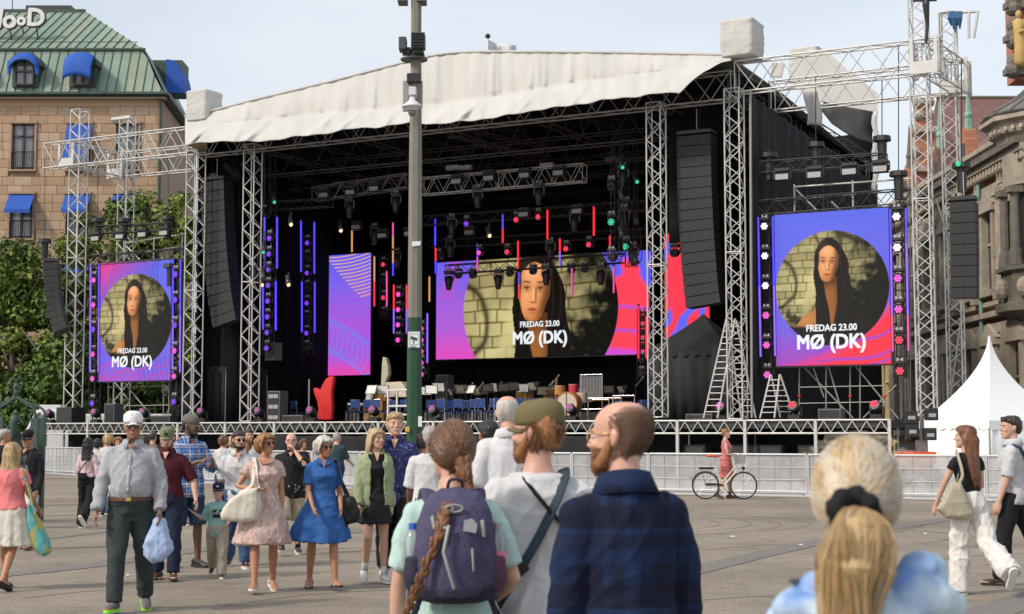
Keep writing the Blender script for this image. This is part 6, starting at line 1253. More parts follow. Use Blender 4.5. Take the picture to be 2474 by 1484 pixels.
# ================================================================ people
def rot_fwd(v, a):                            # swing a vector forward (towards -Y) about x
    c, s = cos(a), sin(a); return V((v.x, v.y*c - v.z*s*-1 if False else v.y*c + v.z*s, -v.y*s + v.z*c))
def remesh(mb, vox, smooth=3, dec=None, folds=0, seed=0, fsc=1.0, name='mesh', m=None):
    me = mb.mesh(name)
    mods = [('REMESH', dict(mode='VOXEL', voxel_size=vox, use_smooth_shade=True))]
    if smooth: mods.append(('SMOOTH', dict(factor=.6, iterations=smooth)))
    if dec: mods.append(('DECIMATE', dict(ratio=dec)))
    out = bake(me, mods); bpy.data.meshes.remove(me); out.name = name
    n = len(out.vertices); co = np.empty(n*3, np.float32); out.vertices.foreach_get('co', co); co = co.reshape(-1, 3)
    if folds:
        no = np.empty(n*3, np.float32); out.vertices.foreach_get('normal', no); no = no.reshape(-1, 3); r_ = np.random.default_rng(seed); d = np.zeros(n)
        for k in range(11):
            a, b_ = r_.uniform(-1, 1, 3), r_.uniform(-1, 1, 3); a[2] *= .55; f = fsc*r_.uniform(14, 42); ph = r_.uniform(0, 6.28)
            w_ = np.sin(co @ (b_*9) + ph); q = np.sin((co @ a)*f + 2.2*w_ + ph*2); env = .5+.5*np.sin(co @ (r_.uniform(-1, 1, 3)*11) + ph*3); d += (1-np.abs(q))**2.2*env - .05
        co = co + no*(d*folds*.34)[:, None]; out.vertices.foreach_set('co', co.astype(np.float32).ravel()); out.update()
    out.polygons.foreach_set('use_smooth', [True]*len(out.polygons))
    out.materials.clear()
    if m: out.materials.append(m)
    return out
def skin(name, c): return mat('skin_' + name, c, rough=.5, var=.10, vs=9, bump=.1, bs=60, sss=.08)
SK = dict(fair=skin('fair', (.56, .33, .24)), light=skin('light', (.52, .29, .19)), tan=skin('tan', (.42, .20, .11)), brown=skin('brown', (.16, .075, .045)), olive=skin('olive', (.26, .13, .08)), pink=skin('pink', (.60, .33, .25)))
def cloth(name, c, var=.10, **kw): return mat('cloth_' + name, c, rough=kw.pop('rough', .85), var=var, vs=kw.pop('vs', 10), bump=kw.pop('bump', .25), bs=kw.pop('bs', 90), spec=.2, **kw)
def plaid(name, base, c1, c2, sc=11, w1=.38, w2=.12):
    def ex(n, vec, colout):
        k = n.links.new; sep = n.nodes.new('ShaderNodeSeparateXYZ'); k(vec, sep.inputs[0])
        def stripes(out, off, wd):
            a = n.nodes.new('ShaderNodeMath'); a.operation = 'MULTIPLY_ADD'; a.inputs[1].default_value = sc; a.inputs[2].default_value = off; k(out, a.inputs[0])
            f = n.nodes.new('ShaderNodeMath'); f.operation = 'FRACT'; k(a.outputs[0], f.inputs[0]); l = n.nodes.new('ShaderNodeMath'); l.operation = 'LESS_THAN'; l.inputs[1].default_value = wd; k(f.outputs[0], l.inputs[0]); return l.outputs[0]
        cur = colout
        for out in (sep.outputs[0], sep.outputs[2]):
            for off, wd, cc, fa in ((0, w1, c1, .5), (.55, w2, c2, .75), (.8, w2*.6, c2, .6)):
                mm = n.nodes.new('ShaderNodeMath'); mm.operation = 'MULTIPLY'; mm.inputs[1].default_value = fa; k(stripes(out, off, wd), mm.inputs[0])
                mx_ = n.nodes.new('ShaderNodeMixRGB'); k(mm.outputs[0], mx_.inputs[0]); k(cur, mx_.inputs[1]); mx_.inputs[2].default_value = tuple(cc)+(1,); cur = mx_.outputs[0]
        return cur
    return mat('cloth_' + name, base, rough=.85, var=.1, vs=10, bump=.2, bs=90, spec=.2, extra=ex)
def blotch(name, base, c1, sc=6, th=.55, soft=.06, stretch=None):
    def ex(n, vec, colout):
        k = n.links.new; nz = n.nodes.new('ShaderNodeTexNoise'); nz.inputs['Scale'].default_value = sc; nz.inputs['Detail'].default_value = 3; k(vec, nz.inputs[0])
        mr = n.nodes.new('ShaderNodeMapRange'); mr.inputs[1].default_value = th-soft; mr.inputs[2].default_value = th+soft; k(nz.outputs[0], mr.inputs[0])
        mx_ = n.nodes.new('ShaderNodeMixRGB'); k(mr.outputs[0], mx_.inputs[0]); k(colout, mx_.inputs[1]); mx_.inputs[2].default_value = tuple(c1)+(1,); return mx_.outputs[0]
    return mat('cloth_' + name, base, rough=.85, var=.08, vs=10, bump=.2, bs=90, spec=.2, extra=ex, stretch=stretch)
def hairm(name, c, c2=None, vs=26):
    def ex(n, vec, colout):
        if c2 is None: return colout
        k = n.links.new; nz = n.nodes.new('ShaderNodeTexNoise'); nz.inputs['Scale'].default_value = vs; nz.inputs['Detail'].default_value = 3; k(vec, nz.inputs[0])
        mr = n.nodes.new('ShaderNodeMapRange'); mr.inputs[1].default_value = .42; mr.inputs[2].default_value = .6; k(nz.outputs[0], mr.inputs[0])
        mx_ = n.nodes.new('ShaderNodeMixRGB'); k(mr.outputs[0], mx_.inputs[0]); k(colout, mx_.inputs[1]); mx_.inputs[2].default_value = tuple(c2)+(1,); return mx_.outputs[0]
    return mat('hair_' + name, c, rough=.45, var=.35, vs=50, bump=.6, bs=70, stretch=(1, 1, .12), extra=ex)
HR = dict(white=hairm('white', (.58, .55, .50), (.42, .40, .37)), grey=hairm('grey', (.36, .33, .31)), black=hairm('black', (.012, .010, .009)), dark=hairm('dark', (.035, .022, .016)), brown=hairm('brown', (.085, .04, .02), (.14, .06, .03)), auburn=hairm('auburn', (.19, .07, .028), (.10, .035, .016)),
          blonde=hairm('blonde', (.52, .38, .22), (.34, .22, .11)), ginger=hairm('ginger', (.30, .13, .05)), lightbrown=hairm('lightbrown', (.30, .15, .055), (.18, .085, .035)), sand=hairm('sand', (.46, .32, .16), (.30, .19, .09)))
M_EYEW = mat('eye_white', (.6, .57, .53), rough=.3); M_EYE = mat('eye_dark', (.03, .02, .015), rough=.2); M_LIP = mat('lips', (.42, .13, .10), rough=.45); M_LENSG = mat('sunglass', (.02, .015, .012), rough=.1); M_GOLD = mat('gold_frame', (.6, .42, .15), rough=.3, metal=.7)
M_SOLEW = mat('sole_white', (.7, .69, .66), rough=.7); M_SOLEK = mat('sole_black', (.02, .02, .02), rough=.7); M_SHOEK = mat('shoe_black', (.025, .025, .027), rough=.5); M_SHOEW = mat('shoe_white', (.62, .61, .58), rough=.6); M_SHOEG = mat('shoe_grey', (.12, .12, .13), rough=.7); M_LIME = mat('sole_lime', (.25, .8, .05), rough=.6); M_SHOEB = mat('shoe_brown', (.09, .045, .025), rough=.5)
HEADR = [(.000, .022, -.088, -.050), (.012, .038, -.097, -.030), (.03, .050, -.100, .0), (.05, .0585, -.099, .035), (.08, .066, -.097, .07), (.105, .070, -.096, .09), (.13, .073, -.094, .099), (.155, .0755, -.096, .102), (.18, .074, -.090, .100), (.205, .064, -.073, .086), (.222, .047, -.05, .065), (.233, .022, -.02, .032)]
HS = 1.0
def person(label, foot, H=1.72, rz=0, sex='m', sk='light', bulk=1.0, belly=0, legs=((8, 10), (-12, 12)), arms=None, top=None, bottom=None, shoes=None, hair=None, cap=None, glasses=None, beard=None, yaw=0, tilt=0, lean=0, vox=.0075, near=False, group=None, extras=None, seat=None, face=True, dress=None, lx=0, headscale=1.0):
    k = H/1.75; f = sex == 'f'; sw = (.146 if f else .168)*(.5+.5*bulk); hw = (.163 if f else .158)*bulk
    T = thing('person', label, 'person', foot, R(rz), group)
    # ---- skeleton (metres at 1.75 m, feet put on the ground afterwards)
    J = {}
    hipz = .91; sh_z = 1.388
    ln = R(lean)
    def bend(p):                                # forward lean of everything above the hips
        q = V(p) - V((0, 0, hipz)); q = V((q.x, q.y*cos(ln) - q.z*sin(ln), q.y*sin(ln) + q.z*cos(ln))); return q + V((0, 0, hipz))
    low = 9
    for i, s in enumerate((1, -1)):
        a, b_ = R(legs[i][0]), R(legs[i][1]); ab = R(legs[i][2]) if len(legs[i]) > 2 else R(1.5)
        hp_ = V((s*.09*(.6+.4*bulk), 0, hipz)); kn = hp_ + V((s*sin(ab)*.43, -sin(a)*.43, -cos(a)*.43)); an = kn + V((s*sin(ab)*.2, -sin(a-b_)*.41, -cos(a-b_)*.41)); ft = R(legs[i][3]) if len(legs[i]) > 3 else (a-b_)*.75 if a-b_ < 0 else (a-b_)*.5
        fd = V((s*.18, -cos(ft), sin(ft))).normalized(); nn = V((0, -sin(ft), -cos(ft))) ; heel = an - fd*.055 + nn*.05; toe = an + fd*.175 + nn*.055
        J[i] = (hp_, kn, an, heel, toe, fd, nn); low = min(low, heel.z-.03, toe.z-.022)
    dz_ = -low if seat is None else seat
    sho = [bend((s*sw, .01, sh_z)) for s in (1, -1)]; A = {}
    arms = arms or (('fk', 10, 8, 18), ('fk', -12, 8, 18))
    for i, s in enumerate((1, -1)):
        ar = arms[i]; S_ = sho[i]
        if ar[0] == 'fk':
            a, b_, e = R(ar[1]), R(ar[2]), R(ar[3]); inn = R(ar[4]) if len(ar) > 4 else .05
            el = S_ + V((s*sin(b_), -sin(a)*cos(b_), -cos(a)*cos(b_)))*.285; wr = el + V((s*(sin(b_)*.5 - sin(inn)), -sin(a+e)*cos(inn), -cos(a+e)*cos(inn))).normalized()*.255
        else:
            tg = V(ar[1]); d = tg - S_; L_ = min(d.length, .535); d.normalize(); x = (.285**2 - .255**2 + L_*L_)/(2*L_); hh_ = sqrt(max(.0004, .285**2 - x*x)); hint = V(ar[2]) if len(ar) > 2 else V((s*.6, .4, -1)); hint = (hint - d*hint.dot(d)).normalized(); el = S_ + d*x + hint*hh_; wr = S_ + d*L_
        A[i] = (S_, el, wr)
    # ---- body
    mb = MB()
    def ring(z, a, b_, yo=0, n=20, xo=0): return [bend((xo + a*cos(2*pi*j/n)*(1), yo + b_*sin(2*pi*j/n), z)) for j in range(n)]
    wst = (.118 if f else .138)*bulk; bel = belly
    TR = [(.825, .075, .07, 0), (.86, hw*.9, .105*bulk, .01), (.91, hw, .118*bulk, .012), (.98, hw*.96, .113*bulk+bel*.3, .006-bel*.3), (1.06, wst*1.05, .104*bulk+bel*.6, -bel*.6), (1.12, wst, .1*bulk+bel*.7, -bel*.7), (1.20, wst*1.08, .108*bulk+bel*.45, -.004-bel*.45), (1.29, (.136 if f else .156)*bulk, .118*bulk+(.02 if f else 0), -.008-(.012 if f else 0)), (1.36, (.140 if f else .163)*(.4+.6*bulk), .105*bulk, 0), (1.405, sw*.93, .086, .010), (1.43, sw*.72, .076, .016), (1.458, sw*.46, .066, .02), (1.485, .062, .06, .018), (1.52, .052, .055, .012)]
    mb.loft([ring(z, a, b_, yo) for z, a, b_, yo in TR])
    for i, s in enumerate((1, -1)):
        hp_, kn, an, heel, toe, fd, nn = J[i]; t_ = (1.0 if not f else 1.03)*(.5+.5*bulk); mid_ = hp_.lerp(kn, .45); calf = kn.lerp(an, .28) + V((0, .012, 0))
        mb.tube([hp_+V((0, 0, .03)), mid_, kn, calf, kn.lerp(an, .7), an], [.083*t_, .072*t_, .051, .055, .040, .035], 12, round_=True)
        mb.tube([heel+fd*.01, (heel+toe)/2 + V((0, 0, .018)), toe-fd*.03, toe], [(.030, .030), (.038, .034), (.044, .02), (.03, .014)], 10, ref=(0, 0, 1) if False else (1, 0, 0), round_=True)
        S_, el, wr = A[i]; g = (.85 if f else 1.0)*(.6+.4*bulk); el2 = el.lerp(wr, .25)
        mb.tube([S_ + V((-s*.02, 0, -.01)), S_.lerp(el, .35), el, el2, wr.lerp(el, .3), wr], [.052*g, .046*g, .037*g, .038*g, .028*g, (.024, .021)], 12, round_=True)
        # hand: palm, four unequal fingers, thumb
        fdir = (wr-el).normalized(); ar = arms[i]; hd = fdir
        ref = V((0, -1, 0)) if abs(fdir.y) < .75 else V((0, 0, 1)); wa = (ref - hd*ref.dot(hd)).normalized(); pn = hd.cross(wa)*(1 if s > 0 else -1); pn = pn.normalized()      # palm normal towards the body
        if pn.x*s > 0: pn = -pn
        HK = .92 if f else 1.0; cu = .35
        if len(ar) > 1 and ar[-1] == 'fist': cu = 1.15
        pm = wr + hd*.085*HK; mb.tube([wr, wr + hd*.035*HK, pm], [(.024, .019), (.038*HK, .017), (.041*HK, .014)], 10, ref=wa, round_=True)
        for q, ll in enumerate((.070, .078, .072, .056)):
            b0 = pm + wa*(.030 - .020*q)*HK - hd*.01; b1 = b0 + (hd*cos(cu*.5) + pn*sin(cu*.5))*ll*.5*HK; b2 = b1 + (hd*cos(cu*1.5) + pn*sin(cu*1.5))*ll*.32*HK; b3 = b2 + (hd*cos(cu*2.3) + pn*sin(cu*2.3))*ll*.26*HK
            mb.tube([b0, b1, b2, b3], [.0098*HK, .0092*HK, .0085*HK, .007*HK], 6, round_=True)
        b0 = wr + hd*.03 + wa*.028*HK; b1 = b0 + (hd*.7 + wa*.6 + pn*.3).normalized()*.036*HK; b2 = b1 + (hd*.9 + wa*.1 + pn*.4).normalized()*.032*HK; mb.tube([b0, b1, b2], [.013*HK, .0115*HK, .009*HK], 6, round_=True)
    nb = bend((0, .022, 1.46)); nt_ = bend((0, .008, 1.57)); mb.tube([nb, nb.lerp(nt_, .5), nt_], [.062 if not f else .052, .053 if not f else .046, .053 if not f else .047], 14)
    hm = Matrix.Translation(bend((0, .0, 1.52))) @ Matrix.Rotation(R(yaw), 4, 'Z') @ Matrix.Rotation(R(-tilt), 4, 'X') @ Matrix.Scale(headscale, 4)
    def HP(x, y, z): return hm @ V((x, y, z-.005))
    sx = .95 if f else 1.0
    def hring(z, a, y0, y1, n=20, gr=0, zz=0):
        c_, b_ = (y0+y1)/2, (y1-y0)/2; out = []
        for j in range(n):
            t = 2*pi*j/n; ca, sa = cos(t), sin(t); q = (abs(ca)**2.3 + abs(sa)**2.3)**(-1/2.3); out.append(HP((a+gr)*sx*ca*q, c_ + (b_+gr)*sa*q, z + zz))
        return out
    mb.loft([hring(*r_) for r_ in HEADR])
    mb.tube([HP(0, -.088, .142), HP(0, -.099, .125), HP(0, -.113, .103), HP(0, -.119, .093), HP(0, -.107, .084)], [(.008, .008), (.009, .009), (.012, .012), (.0155, .012), (.012, .008)], 8, ref=(1, 0, 0), round_=True)
    for s in (-1, 1):
        mb.tube([HP(s*.076*sx, .004, .092), HP(s*.081*sx, .008, .105), HP(s*.083*sx, .012, .125), HP(s*.079*sx, .006, .137)], [(.006, .009), (.007, .014), (.007, .017), (.006, .011)], 8, ref=tuple((hm.to_3x3() @ V((1, 0, 0)))), round_=True)
        mb.ball(HP(s*.034, -.089, .137), (.019, .010, .008), 8, 5); mb.ball(HP(s*.042, -.078, .093), (.022, .018, .018), 8, 5)
    mb.ball(HP(0, -.093, .018), (.020, .014, .014), 8, 5); mb.tube([HP(-.02, -.095, .052), HP(0, -.1015, .053), HP(.02, -.095, .052)], .0065, 6, round_=True)
    def fin(me_or_mb, nm, mt, **kw):
        me = me_or_mb if not isinstance(me_or_mb, MB) else me_or_mb.mesh(nm)
        me.transform(Matrix.Scale(k, 4) @ Matrix.Translation((0, 0, dz_)))
        if not me.materials: me.materials.append(mt)
        if isinstance(me_or_mb, MB): me.polygons.foreach_set('use_smooth', [kw.get('smooth', True)]*len(me.polygons))
        o = bpy.data.objects.new(nm, me); COL.objects.link(o); o.parent = kw.get('parent', T); return o
    body = fin(remesh(mb, vox, 2, dec=.35 if not near else .7, name='body', m=SK[sk]), 'body', None)
    # ---- face details
    if face:
        for s in (-1, 1):
            fin(MB().ball(HP(s*.032, -.0875, .121), (.0135, .008, .0075), 10, 6), 'eye', M_EYEW); fin(MB().ball(HP(s*.032, -.0945, .121), (.006, .004, .006), 8, 5), 'iris', M_EYE)
            fin(MB().tube([HP(s*.014, -.1005, .139), HP(s*.032, -.1015, .144), HP(s*.052, -.088, .140)], [.0026, .0036, .002], 5, round_=True), 'eyebrow', HR.get(hair[1] if hair else 'dark', HR['dark']) if (hair and hair[1] not in ('white', 'blonde')) else HR['lightbrown'])
        fin(MB().tube([HP(-.023, -.0955, .050), HP(-.010, -.1055, .0535), HP(0, -.1065, .052), HP(.010, -.1055, .0535), HP(.023, -.0955, .050)], [.0025, .0042, .0045, .0042, .0025], 6), 'lips', M_LIP)
    # ---- clothes
    def limb_cloth(mb2, i, frac, t, flare=0, s_=1):
        S_, el, wr = A[i]; tot = .54; L_ = frac*tot; g = (.85 if f else 1.0)*(.6+.4*bulk); sgn = 1 if i == 0 else -1; mb2.ball(S_ + V((-sgn*.010, 0, -.012)), .051*g+t, 12, 8); mb2.tube([S_ + V((-sgn*.01, 0, -.01)), S_ + V((-sgn*.08, .0, .008))], [.050*g+t, .046*g+t], 12)
        if L_ <= .285: e1 = S_.lerp(el, L_/.285); pts = [S_ + V((-sgn*.03, 0, .0)), S_.lerp(e1, .35), S_.lerp(e1, .7), e1]; rr_ = [.054*g+t, .053*g+t, .050*g+t+flare*.5, .048*g+t+flare]
        else: e1 = el.lerp(wr, (L_-.285)/.255); pts = [S_ + V((-sgn*.03, 0, 0)), S_.lerp(el, .45), el, el.lerp(e1, .5), e1]; rr_ = [.054*g+t, .049*g+t, .042*g+t, .037*g+t, .031*g+t+flare]
        mb2.tube(pts, rr_, 12, round_=False)
    def leg_cloth(mb2, i, frac, t, flare=0, straight=False):
        hp_, kn, an, *_ = J[i]; t_ = (.5+.5*bulk)
        if frac <= .55: e1 = hp_.lerp(kn, frac/.5) if frac <= .5 else kn; pts = [hp_+V((0, 0, .04)), hp_.lerp(e1, .5), e1]; rr_ = [.084*t_+t*.6, .076*t_+t*.6+flare*.4, .068*t_+t*.7+flare]
        else:
            e1 = kn.lerp(an, min(1.14, (frac-.5)/.5)); e1 = e1 if e1.z > -9 else e1
            pts = [hp_+V((0, 0, .04)), hp_.lerp(kn, .5), kn, kn.lerp(e1, .33) + V((0, .008, 0)), kn.lerp(e1, .7), e1]; rr_ = [.088*t_+t, .078*t_+t, .058+t+flare*.2, .055+t+flare*.4, .047+t+flare*.8, .042+t+flare]
        mb2.tube(pts, rr_, 14)
    gv = vox*1.5 if not near else vox*1.25
    def torso_cloth(mb2, z0, z1, t, hem=0, A_line=None):
        rs = []
        for z, a, b_, yo in TR:
            if z0 < z < z1: rs.append((z, a, b_, yo))
        def itp(z): zs = [r_[0] for r_ in TR]; return tuple([z] + [float(np.interp(z, zs, [r_[c] for r_ in TR])) for c in (1, 2, 3)])
        rs = [itp(z0)] + rs + [itp(z1)]; out = []
        for z, a, b_, yo in rs:
            ex = hem*max(0, min(1, (1.15-z)/(1.15-z0+1e-6))); a = max(a, hw*.93 if z < 1.0 else 0); out.append(ring(z, a+t+ex, b_+t+ex*.8 + (.015 if z < 1.0 else 0), yo, 24))
        mb2.loft(out)
    if top:
        m2 = MB(); t = top.get('t', .014); z1 = top.get('neck', 1.468); torso_cloth(m2, top.get('hem', .84), min(z1, 1.455), t, top.get('loose', .012))
        m2.loft([ring(1.37, sw+.0, .10+t, .008), ring(1.41, sw*.92+.012, .088+t, .012), ring(1.44, sw*.68+.014, .078+t*.7, .015), ring(z1, .082 if top.get('collar') else .095, .075, .016)])
        if top.get('sleeve', .5):
            for i in (0, 1): limb_cloth(m2, i, top['sleeve'], t*top.get('st', .9), top.get('sflare', .004))
        ob = fin(remesh(m2, gv, 2 if not near else 7, folds=top.get('folds', .012)*(1.5 if not near else 1.25), seed=int(H*1000)+len(label), name='shirt', m=top['m']), top.get('nm', 'shirt'), None)
        if top.get('collar'):
            c3 = MB(); cg = []
            for j in range(33):
                a = -pi/2 + .32 + (2*pi-.64)*j/32; r0, r1 = .066, .078; fl = .5+.5*cos((j-16)/16*pi)  # 1 at the back, 0 at the front
                cg.append((bend((r0*cos(a), .014 + r0*.95*sin(a), 1.478)), bend(((r0-.004)*cos(a), .014+(r0-.004)*.95*sin(a), 1.512+.012*fl)), bend((r1*1.05*cos(a), .014 + r1*1.05*sin(a) , 1.505+.014*fl)), bend((r1*1.42*cos(a), .014+r1*1.42*sin(a), 1.452 - .022*(1-fl)))))
            c3.sheet([[q[r_] for q in cg] for r_ in range(4)]); o = fin(c3, 'collar', top.get('cm', top['m'])); so = o.modifiers.new('s', 'SOLIDIFY'); so.thickness = .005
        if top.get('vneck'):
            c3 = MB(); yb = -(.105*bulk+.036+belly*.3); c3.prism([bend((-.035, yb*.66, 1.475)), bend((.035, yb*.66, 1.475)), bend((0, yb*1.0-.002, 1.475-top['vneck']))], bend((0, .03, 0))-bend((0, 0, 0))); fin(c3, 'neck_opening', SK[sk], smooth=False)
        if top.get('buttons'):
            yb = lambda z: float(np.interp(z, [r_[0] for r_ in TR], [r_[3]-r_[2] for r_ in TR])) - t - .010
            c3 = MB(); zs = np.linspace(top.get('hem', .84)+.04, 1.40, 12); c3.sheet([[bend((x, yb(z)-.002, z)) for x in (-.016, .016)] for z in zs]); o = fin(c3, 'placket', top['m']); so = o.modifiers.new('s', 'SOLIDIFY'); so.thickness = .006
            for z in zs[1::2]: fin(MB().ball(bend((0, yb(z)-.007, z)), (.006, .003, .006), 8, 5), 'button', top.get('bm', M_SOLEW))
        if top.get('open'):                        # a jacket hanging open over an inner top
            pass
    if bottom:
        m2 = MB(); t = bottom.get('t', .014); kd = bottom['kind']
        if kd in ('trousers', 'shorts'):
            torso_cloth(m2, .79, bottom.get('waist', 1.02), t*.9+.004); 
            for i in (0, 1): leg_cloth(m2, i, bottom.get('len', 1.0 if kd == 'trousers' else .5), t, bottom.get('flare', .0))
        else:
            z0 = bottom['hem']; fl = bottom.get('flare', .06); w0 = bottom.get('waist', 1.0); rs = []; spread = max(abs(J[0][1].y), abs(J[1][1].y))
            for q in range(11):
                z = w0 + (z0-w0)*q/10; e = max(0, (1.0-z)/(1.0-z0+1e-6)); a = hw+t+.01+fl*e; b_ = .115*bulk+t+.015+fl*e*.8 + spread*.35*e; nr = []
                for j in range(40):
                    th = 2*pi*j/40; w_ = 1 + bottom.get('pleat', .05)*e*sin(th*bottom.get('np', 9)+1) ; nr.append(bend((a*w_*cos(th) if z < .98 else max(wst+t, a*.93)*cos(th), b_*w_*sin(th), z)) if z > .9 else V((a*w_*cos(th), b_*w_*sin(th) - (bottom.get('sway', 0))*e, z)))
                rs.append(nr)
            m2.loft(rs)
        fin(remesh(m2, gv, 2, folds=bottom.get('folds', .012)*1.6, seed=int(H*777)+len(label), fsc=.8, name=kd, m=bottom['m']), bottom.get('nm', kd), None)
        if bottom.get('belt'):
            c3 = MB(); zb = bottom.get('waist', 1.02) - .012; r_ = [float(np.interp(zb, [q[0] for q in TR], [q[c] for q in TR])) for c in (1, 2, 3)]
            c3.loft([ring(zb-.018, max(r_[0], hw*.9)+t+.012, r_[1]+t+.016, r_[2], 28), ring(zb+.018, max(r_[0], hw*.9)+t+.012, r_[1]+t+.016, r_[2], 28)], close=False); fin(c3, 'belt', bottom['belt']); fin(MB().box(bend((0, r_[2]-r_[1]-t-.012, zb)), (.045, .008, .034)), 'buckle', M_GOLD, smooth=False)
    if dress:
        m2 = MB(); t = dress.get('t', .014); torso_cloth(m2, .95, 1.455, t, .004); m2.loft([ring(1.37, sw+.0, .10+t, .008), ring(1.41, sw*.92+.012, .088+t, .012), ring(1.44, sw*.68+.014, .078+t*.7, .015), ring(1.462, .095, .075, .016)])
        for i in (0, 1):
            if dress.get('sleeve', .3): limb_cloth(m2, i, dress['sleeve'], t, .006)
        z0 = dress['hem']; fl = dress.get('flare', .08); spread = max(abs(J[0][1].y), abs(J[1][1].y)); rs = []
        for q in range(15):
            z = dress.get('waistz', 1.10) + (z0-dress.get('waistz', 1.10))*q/14; e = max(0, (1.08-z)/(1.08-z0)); nr = []
            for j in range(48):
                th = 2*pi*j/48; w_ = 1 + dress.get('pleat', .05)*e*e*sin(th*dress.get('np', 9)+1) + .02*e*sin(th*4+2); a = (wst*1.02+t)*(1-min(1, e*2.2)) + (hw+t+.012)*min(1, e*2.2) + fl*e**1.1; b_ = (.10*bulk+t)*(1-min(1, e*2.2)) + (.12*bulk+t+.01)*min(1, e*2.2) + fl*.75*e + spread*.3*e*e; nr.append(V((a*w_*cos(th) + dress.get('swx', 0)*e*e, b_*w_*sin(th)+dress.get('swy', 0)*e*e, z + dress.get('hemw', 0)*sin(th*2+1)*e*e)))
            rs.append(nr)
        m2.loft(rs); fin(remesh(m2, gv, 2, folds=dress.get('folds', .012)*1.5, seed=int(H*555)+len(label), name='dress', m=dress['m']), 'dress', None)
        if dress.get('collar'):
            for s in (-1, 1): c3 = MB(); c3.prism([bend((s*.055, -.02, 1.50)), bend((s*.098, -.055, 1.462)), bend((s*.065, -.105, 1.425)), bend((s*.012, -.108, 1.405)), bend((s*.03, -.075, 1.47))], (0, -.012, .008)); fin(c3, 'collar', dress['m'], smooth=False)
            c3 = MB(); c3.prism([bend((-.03, -.075, 1.475)), bend((.03, -.075, 1.475)), bend((0, -.133, 1.385))], (0, .02, 0)); fin(c3, 'neck_opening', SK[sk], smooth=False)
        if dress.get('scoop'):
            c3 = MB(); c3.prism([bend((.085*cos(a), -.062-.066*abs(sin(a))**.8, 1.462-dress['scoop']*abs(sin(a)))) for a in np.linspace(pi, 2*pi, 12)], (0, .03, 0)); fin(c3, 'neck_opening', SK[sk], smooth=False)
            c3 = MB(); c3.tube([bend((.085*cos(a), -.068-.068*abs(sin(a))**.8, 1.462-dress['scoop']*abs(sin(a)))) for a in np.linspace(pi, 2*pi, 12)], .005, 5); fin(c3, 'neck_hem', dress['m'])
    if shoes:
        for i in (0, 1):
            hp_, kn, an, heel, toe, fd, nn = J[i]; nn = (nn - fd*nn.dot(fd)).normalized(); sdv = fd.cross(nn); mm = Matrix((sdv, fd, -nn)).transposed().to_4x4(); mm.translation = heel + nn*.030 - fd*.028
            def so(z0, z1, w_, m_, nm, ex=0):
                out = [(-.8, .0), (-1, .04), (-.88, .10), (-1.0, .16), (-1.02, .205), (-.75, .25), (-.25, .275), (.3, .275), (.8, .25), (1.02, .205), (.98, .16), (.86, .10), (1, .04), (.8, 0), (.3, -.012), (-.3, -.012)]
                q = MB(); q.loft([[mm @ V((x*w_, y*1.0, z)) for x, y in out] for z in (z0, z1)]); return fin(q, nm, m_, smooth=False)
            sm_ = shoes[1]; so(-.006, .020, .046, sm_, 'sole')
            if shoes[0] == 'sandal':
                for yy, wz in ((.18, .045), (.06, .06)): c3 = MB(); c3.tube([mm @ V((x*.046, yy - .02*abs(x), .012 + wz*sqrt(max(0, 1-x*x))*.9)) for x in np.linspace(-1, 1, 9)], [(.014, .004)]*9, 6, ref=tuple(fd)); fin(c3, 'strap', shoes[2])
                c3 = MB(); c3.tube([mm @ V((x*.042, .02, .012 + .075*sqrt(max(0, 1-x*x)))) for x in np.linspace(-1, 1, 9)], .006, 6); fin(c3, 'strap', shoes[2])
            elif shoes[0] == 'flat':
                q = MB(); q.loft([[mm @ V((x*w_, y*l_+o_, z)) for x, y in ((-.8, 0), (-1, .05), (-1, .14), (-1, .2), (-.6, .26), (0, .275), (.6, .26), (1, .2), (1, .14), (1, .05), (.8, 0), (0, -.01))] for z, w_, l_, o_ in ((.02, .045, 1, 0), (.035, .043, .98, .002), (.045, .036, .9, .01))]); fin(q, 'shoe', shoes[2])
            else:
                q = MB(); q.tube([mm @ V((0, .012, .05)), mm @ V((0, .06, .052)), mm @ V((0, .12, .05)), mm @ V((0, .18, .040)), mm @ V((0, .225, .034)), mm @ V((0, .25, .03))], [(.036, .036), (.039, .040), (.041, .034), (.044, .024), (.040, .019), (.028, .013)], 12, ref=tuple(sdv), round_=True)
                if shoes[0] == 'boot': q.tube([an + V((0, 0, .09)), an, mm @ V((0, .03, .05))], [.046, .045, .042], 12)
                else: q.tube([an + nn*.0, mm @ V((0, .035, .045))], [.041, .042], 12)
                fin(q, 'shoe', shoes[2])
                if len(shoes) > 3: q = MB(); q.tube([an-nn*.10, an + nn*.02], [.040, .039], 12); fin(q, 'sock', shoes[3])
                if shoes[0] == 'sneaker':
                    for yy in (.10, .125, .15): fin(MB().tube([mm @ V((x*.022, yy, .083-(yy-.10)*.34 - .008*abs(x))) for x in (-1, 0, 1)], .0035, 4), 'lace', M_SOLEW)
    # ---- hair
    if hair:
        kd, hc = hair[0], hair[1]; hm_ = HR[hc]; hb = MB(); gr = hair[2] if len(hair) > 2 else .010
        SH = [(.055, .040, .045, .085), (.08, .062, .03, .092), (.105, .072, .022, .102), (.13, .0765, .0, .105), (.150, .079, -.045, .107), (.172, .080, -.072, .108), (.19, .076, -.088, .103), (.208, .068, -.083, .092), (.226, .050, -.058, .07), (.238, .026, -.028, .036)]
        if kd == 'bald_sides': SH = [(.04, .050, .03, .030), (.06, .0615, .028, .052), (.08, .0678, .02, .0720), (.105, .0722, .012, .0920), (.13, .0752, -.01, .1010), (.155, .0775, -.03, .1040), (.18, .0760, -.022, .1020), (.197, .068, .005, .0930), (.208, .056, .03, .084)]
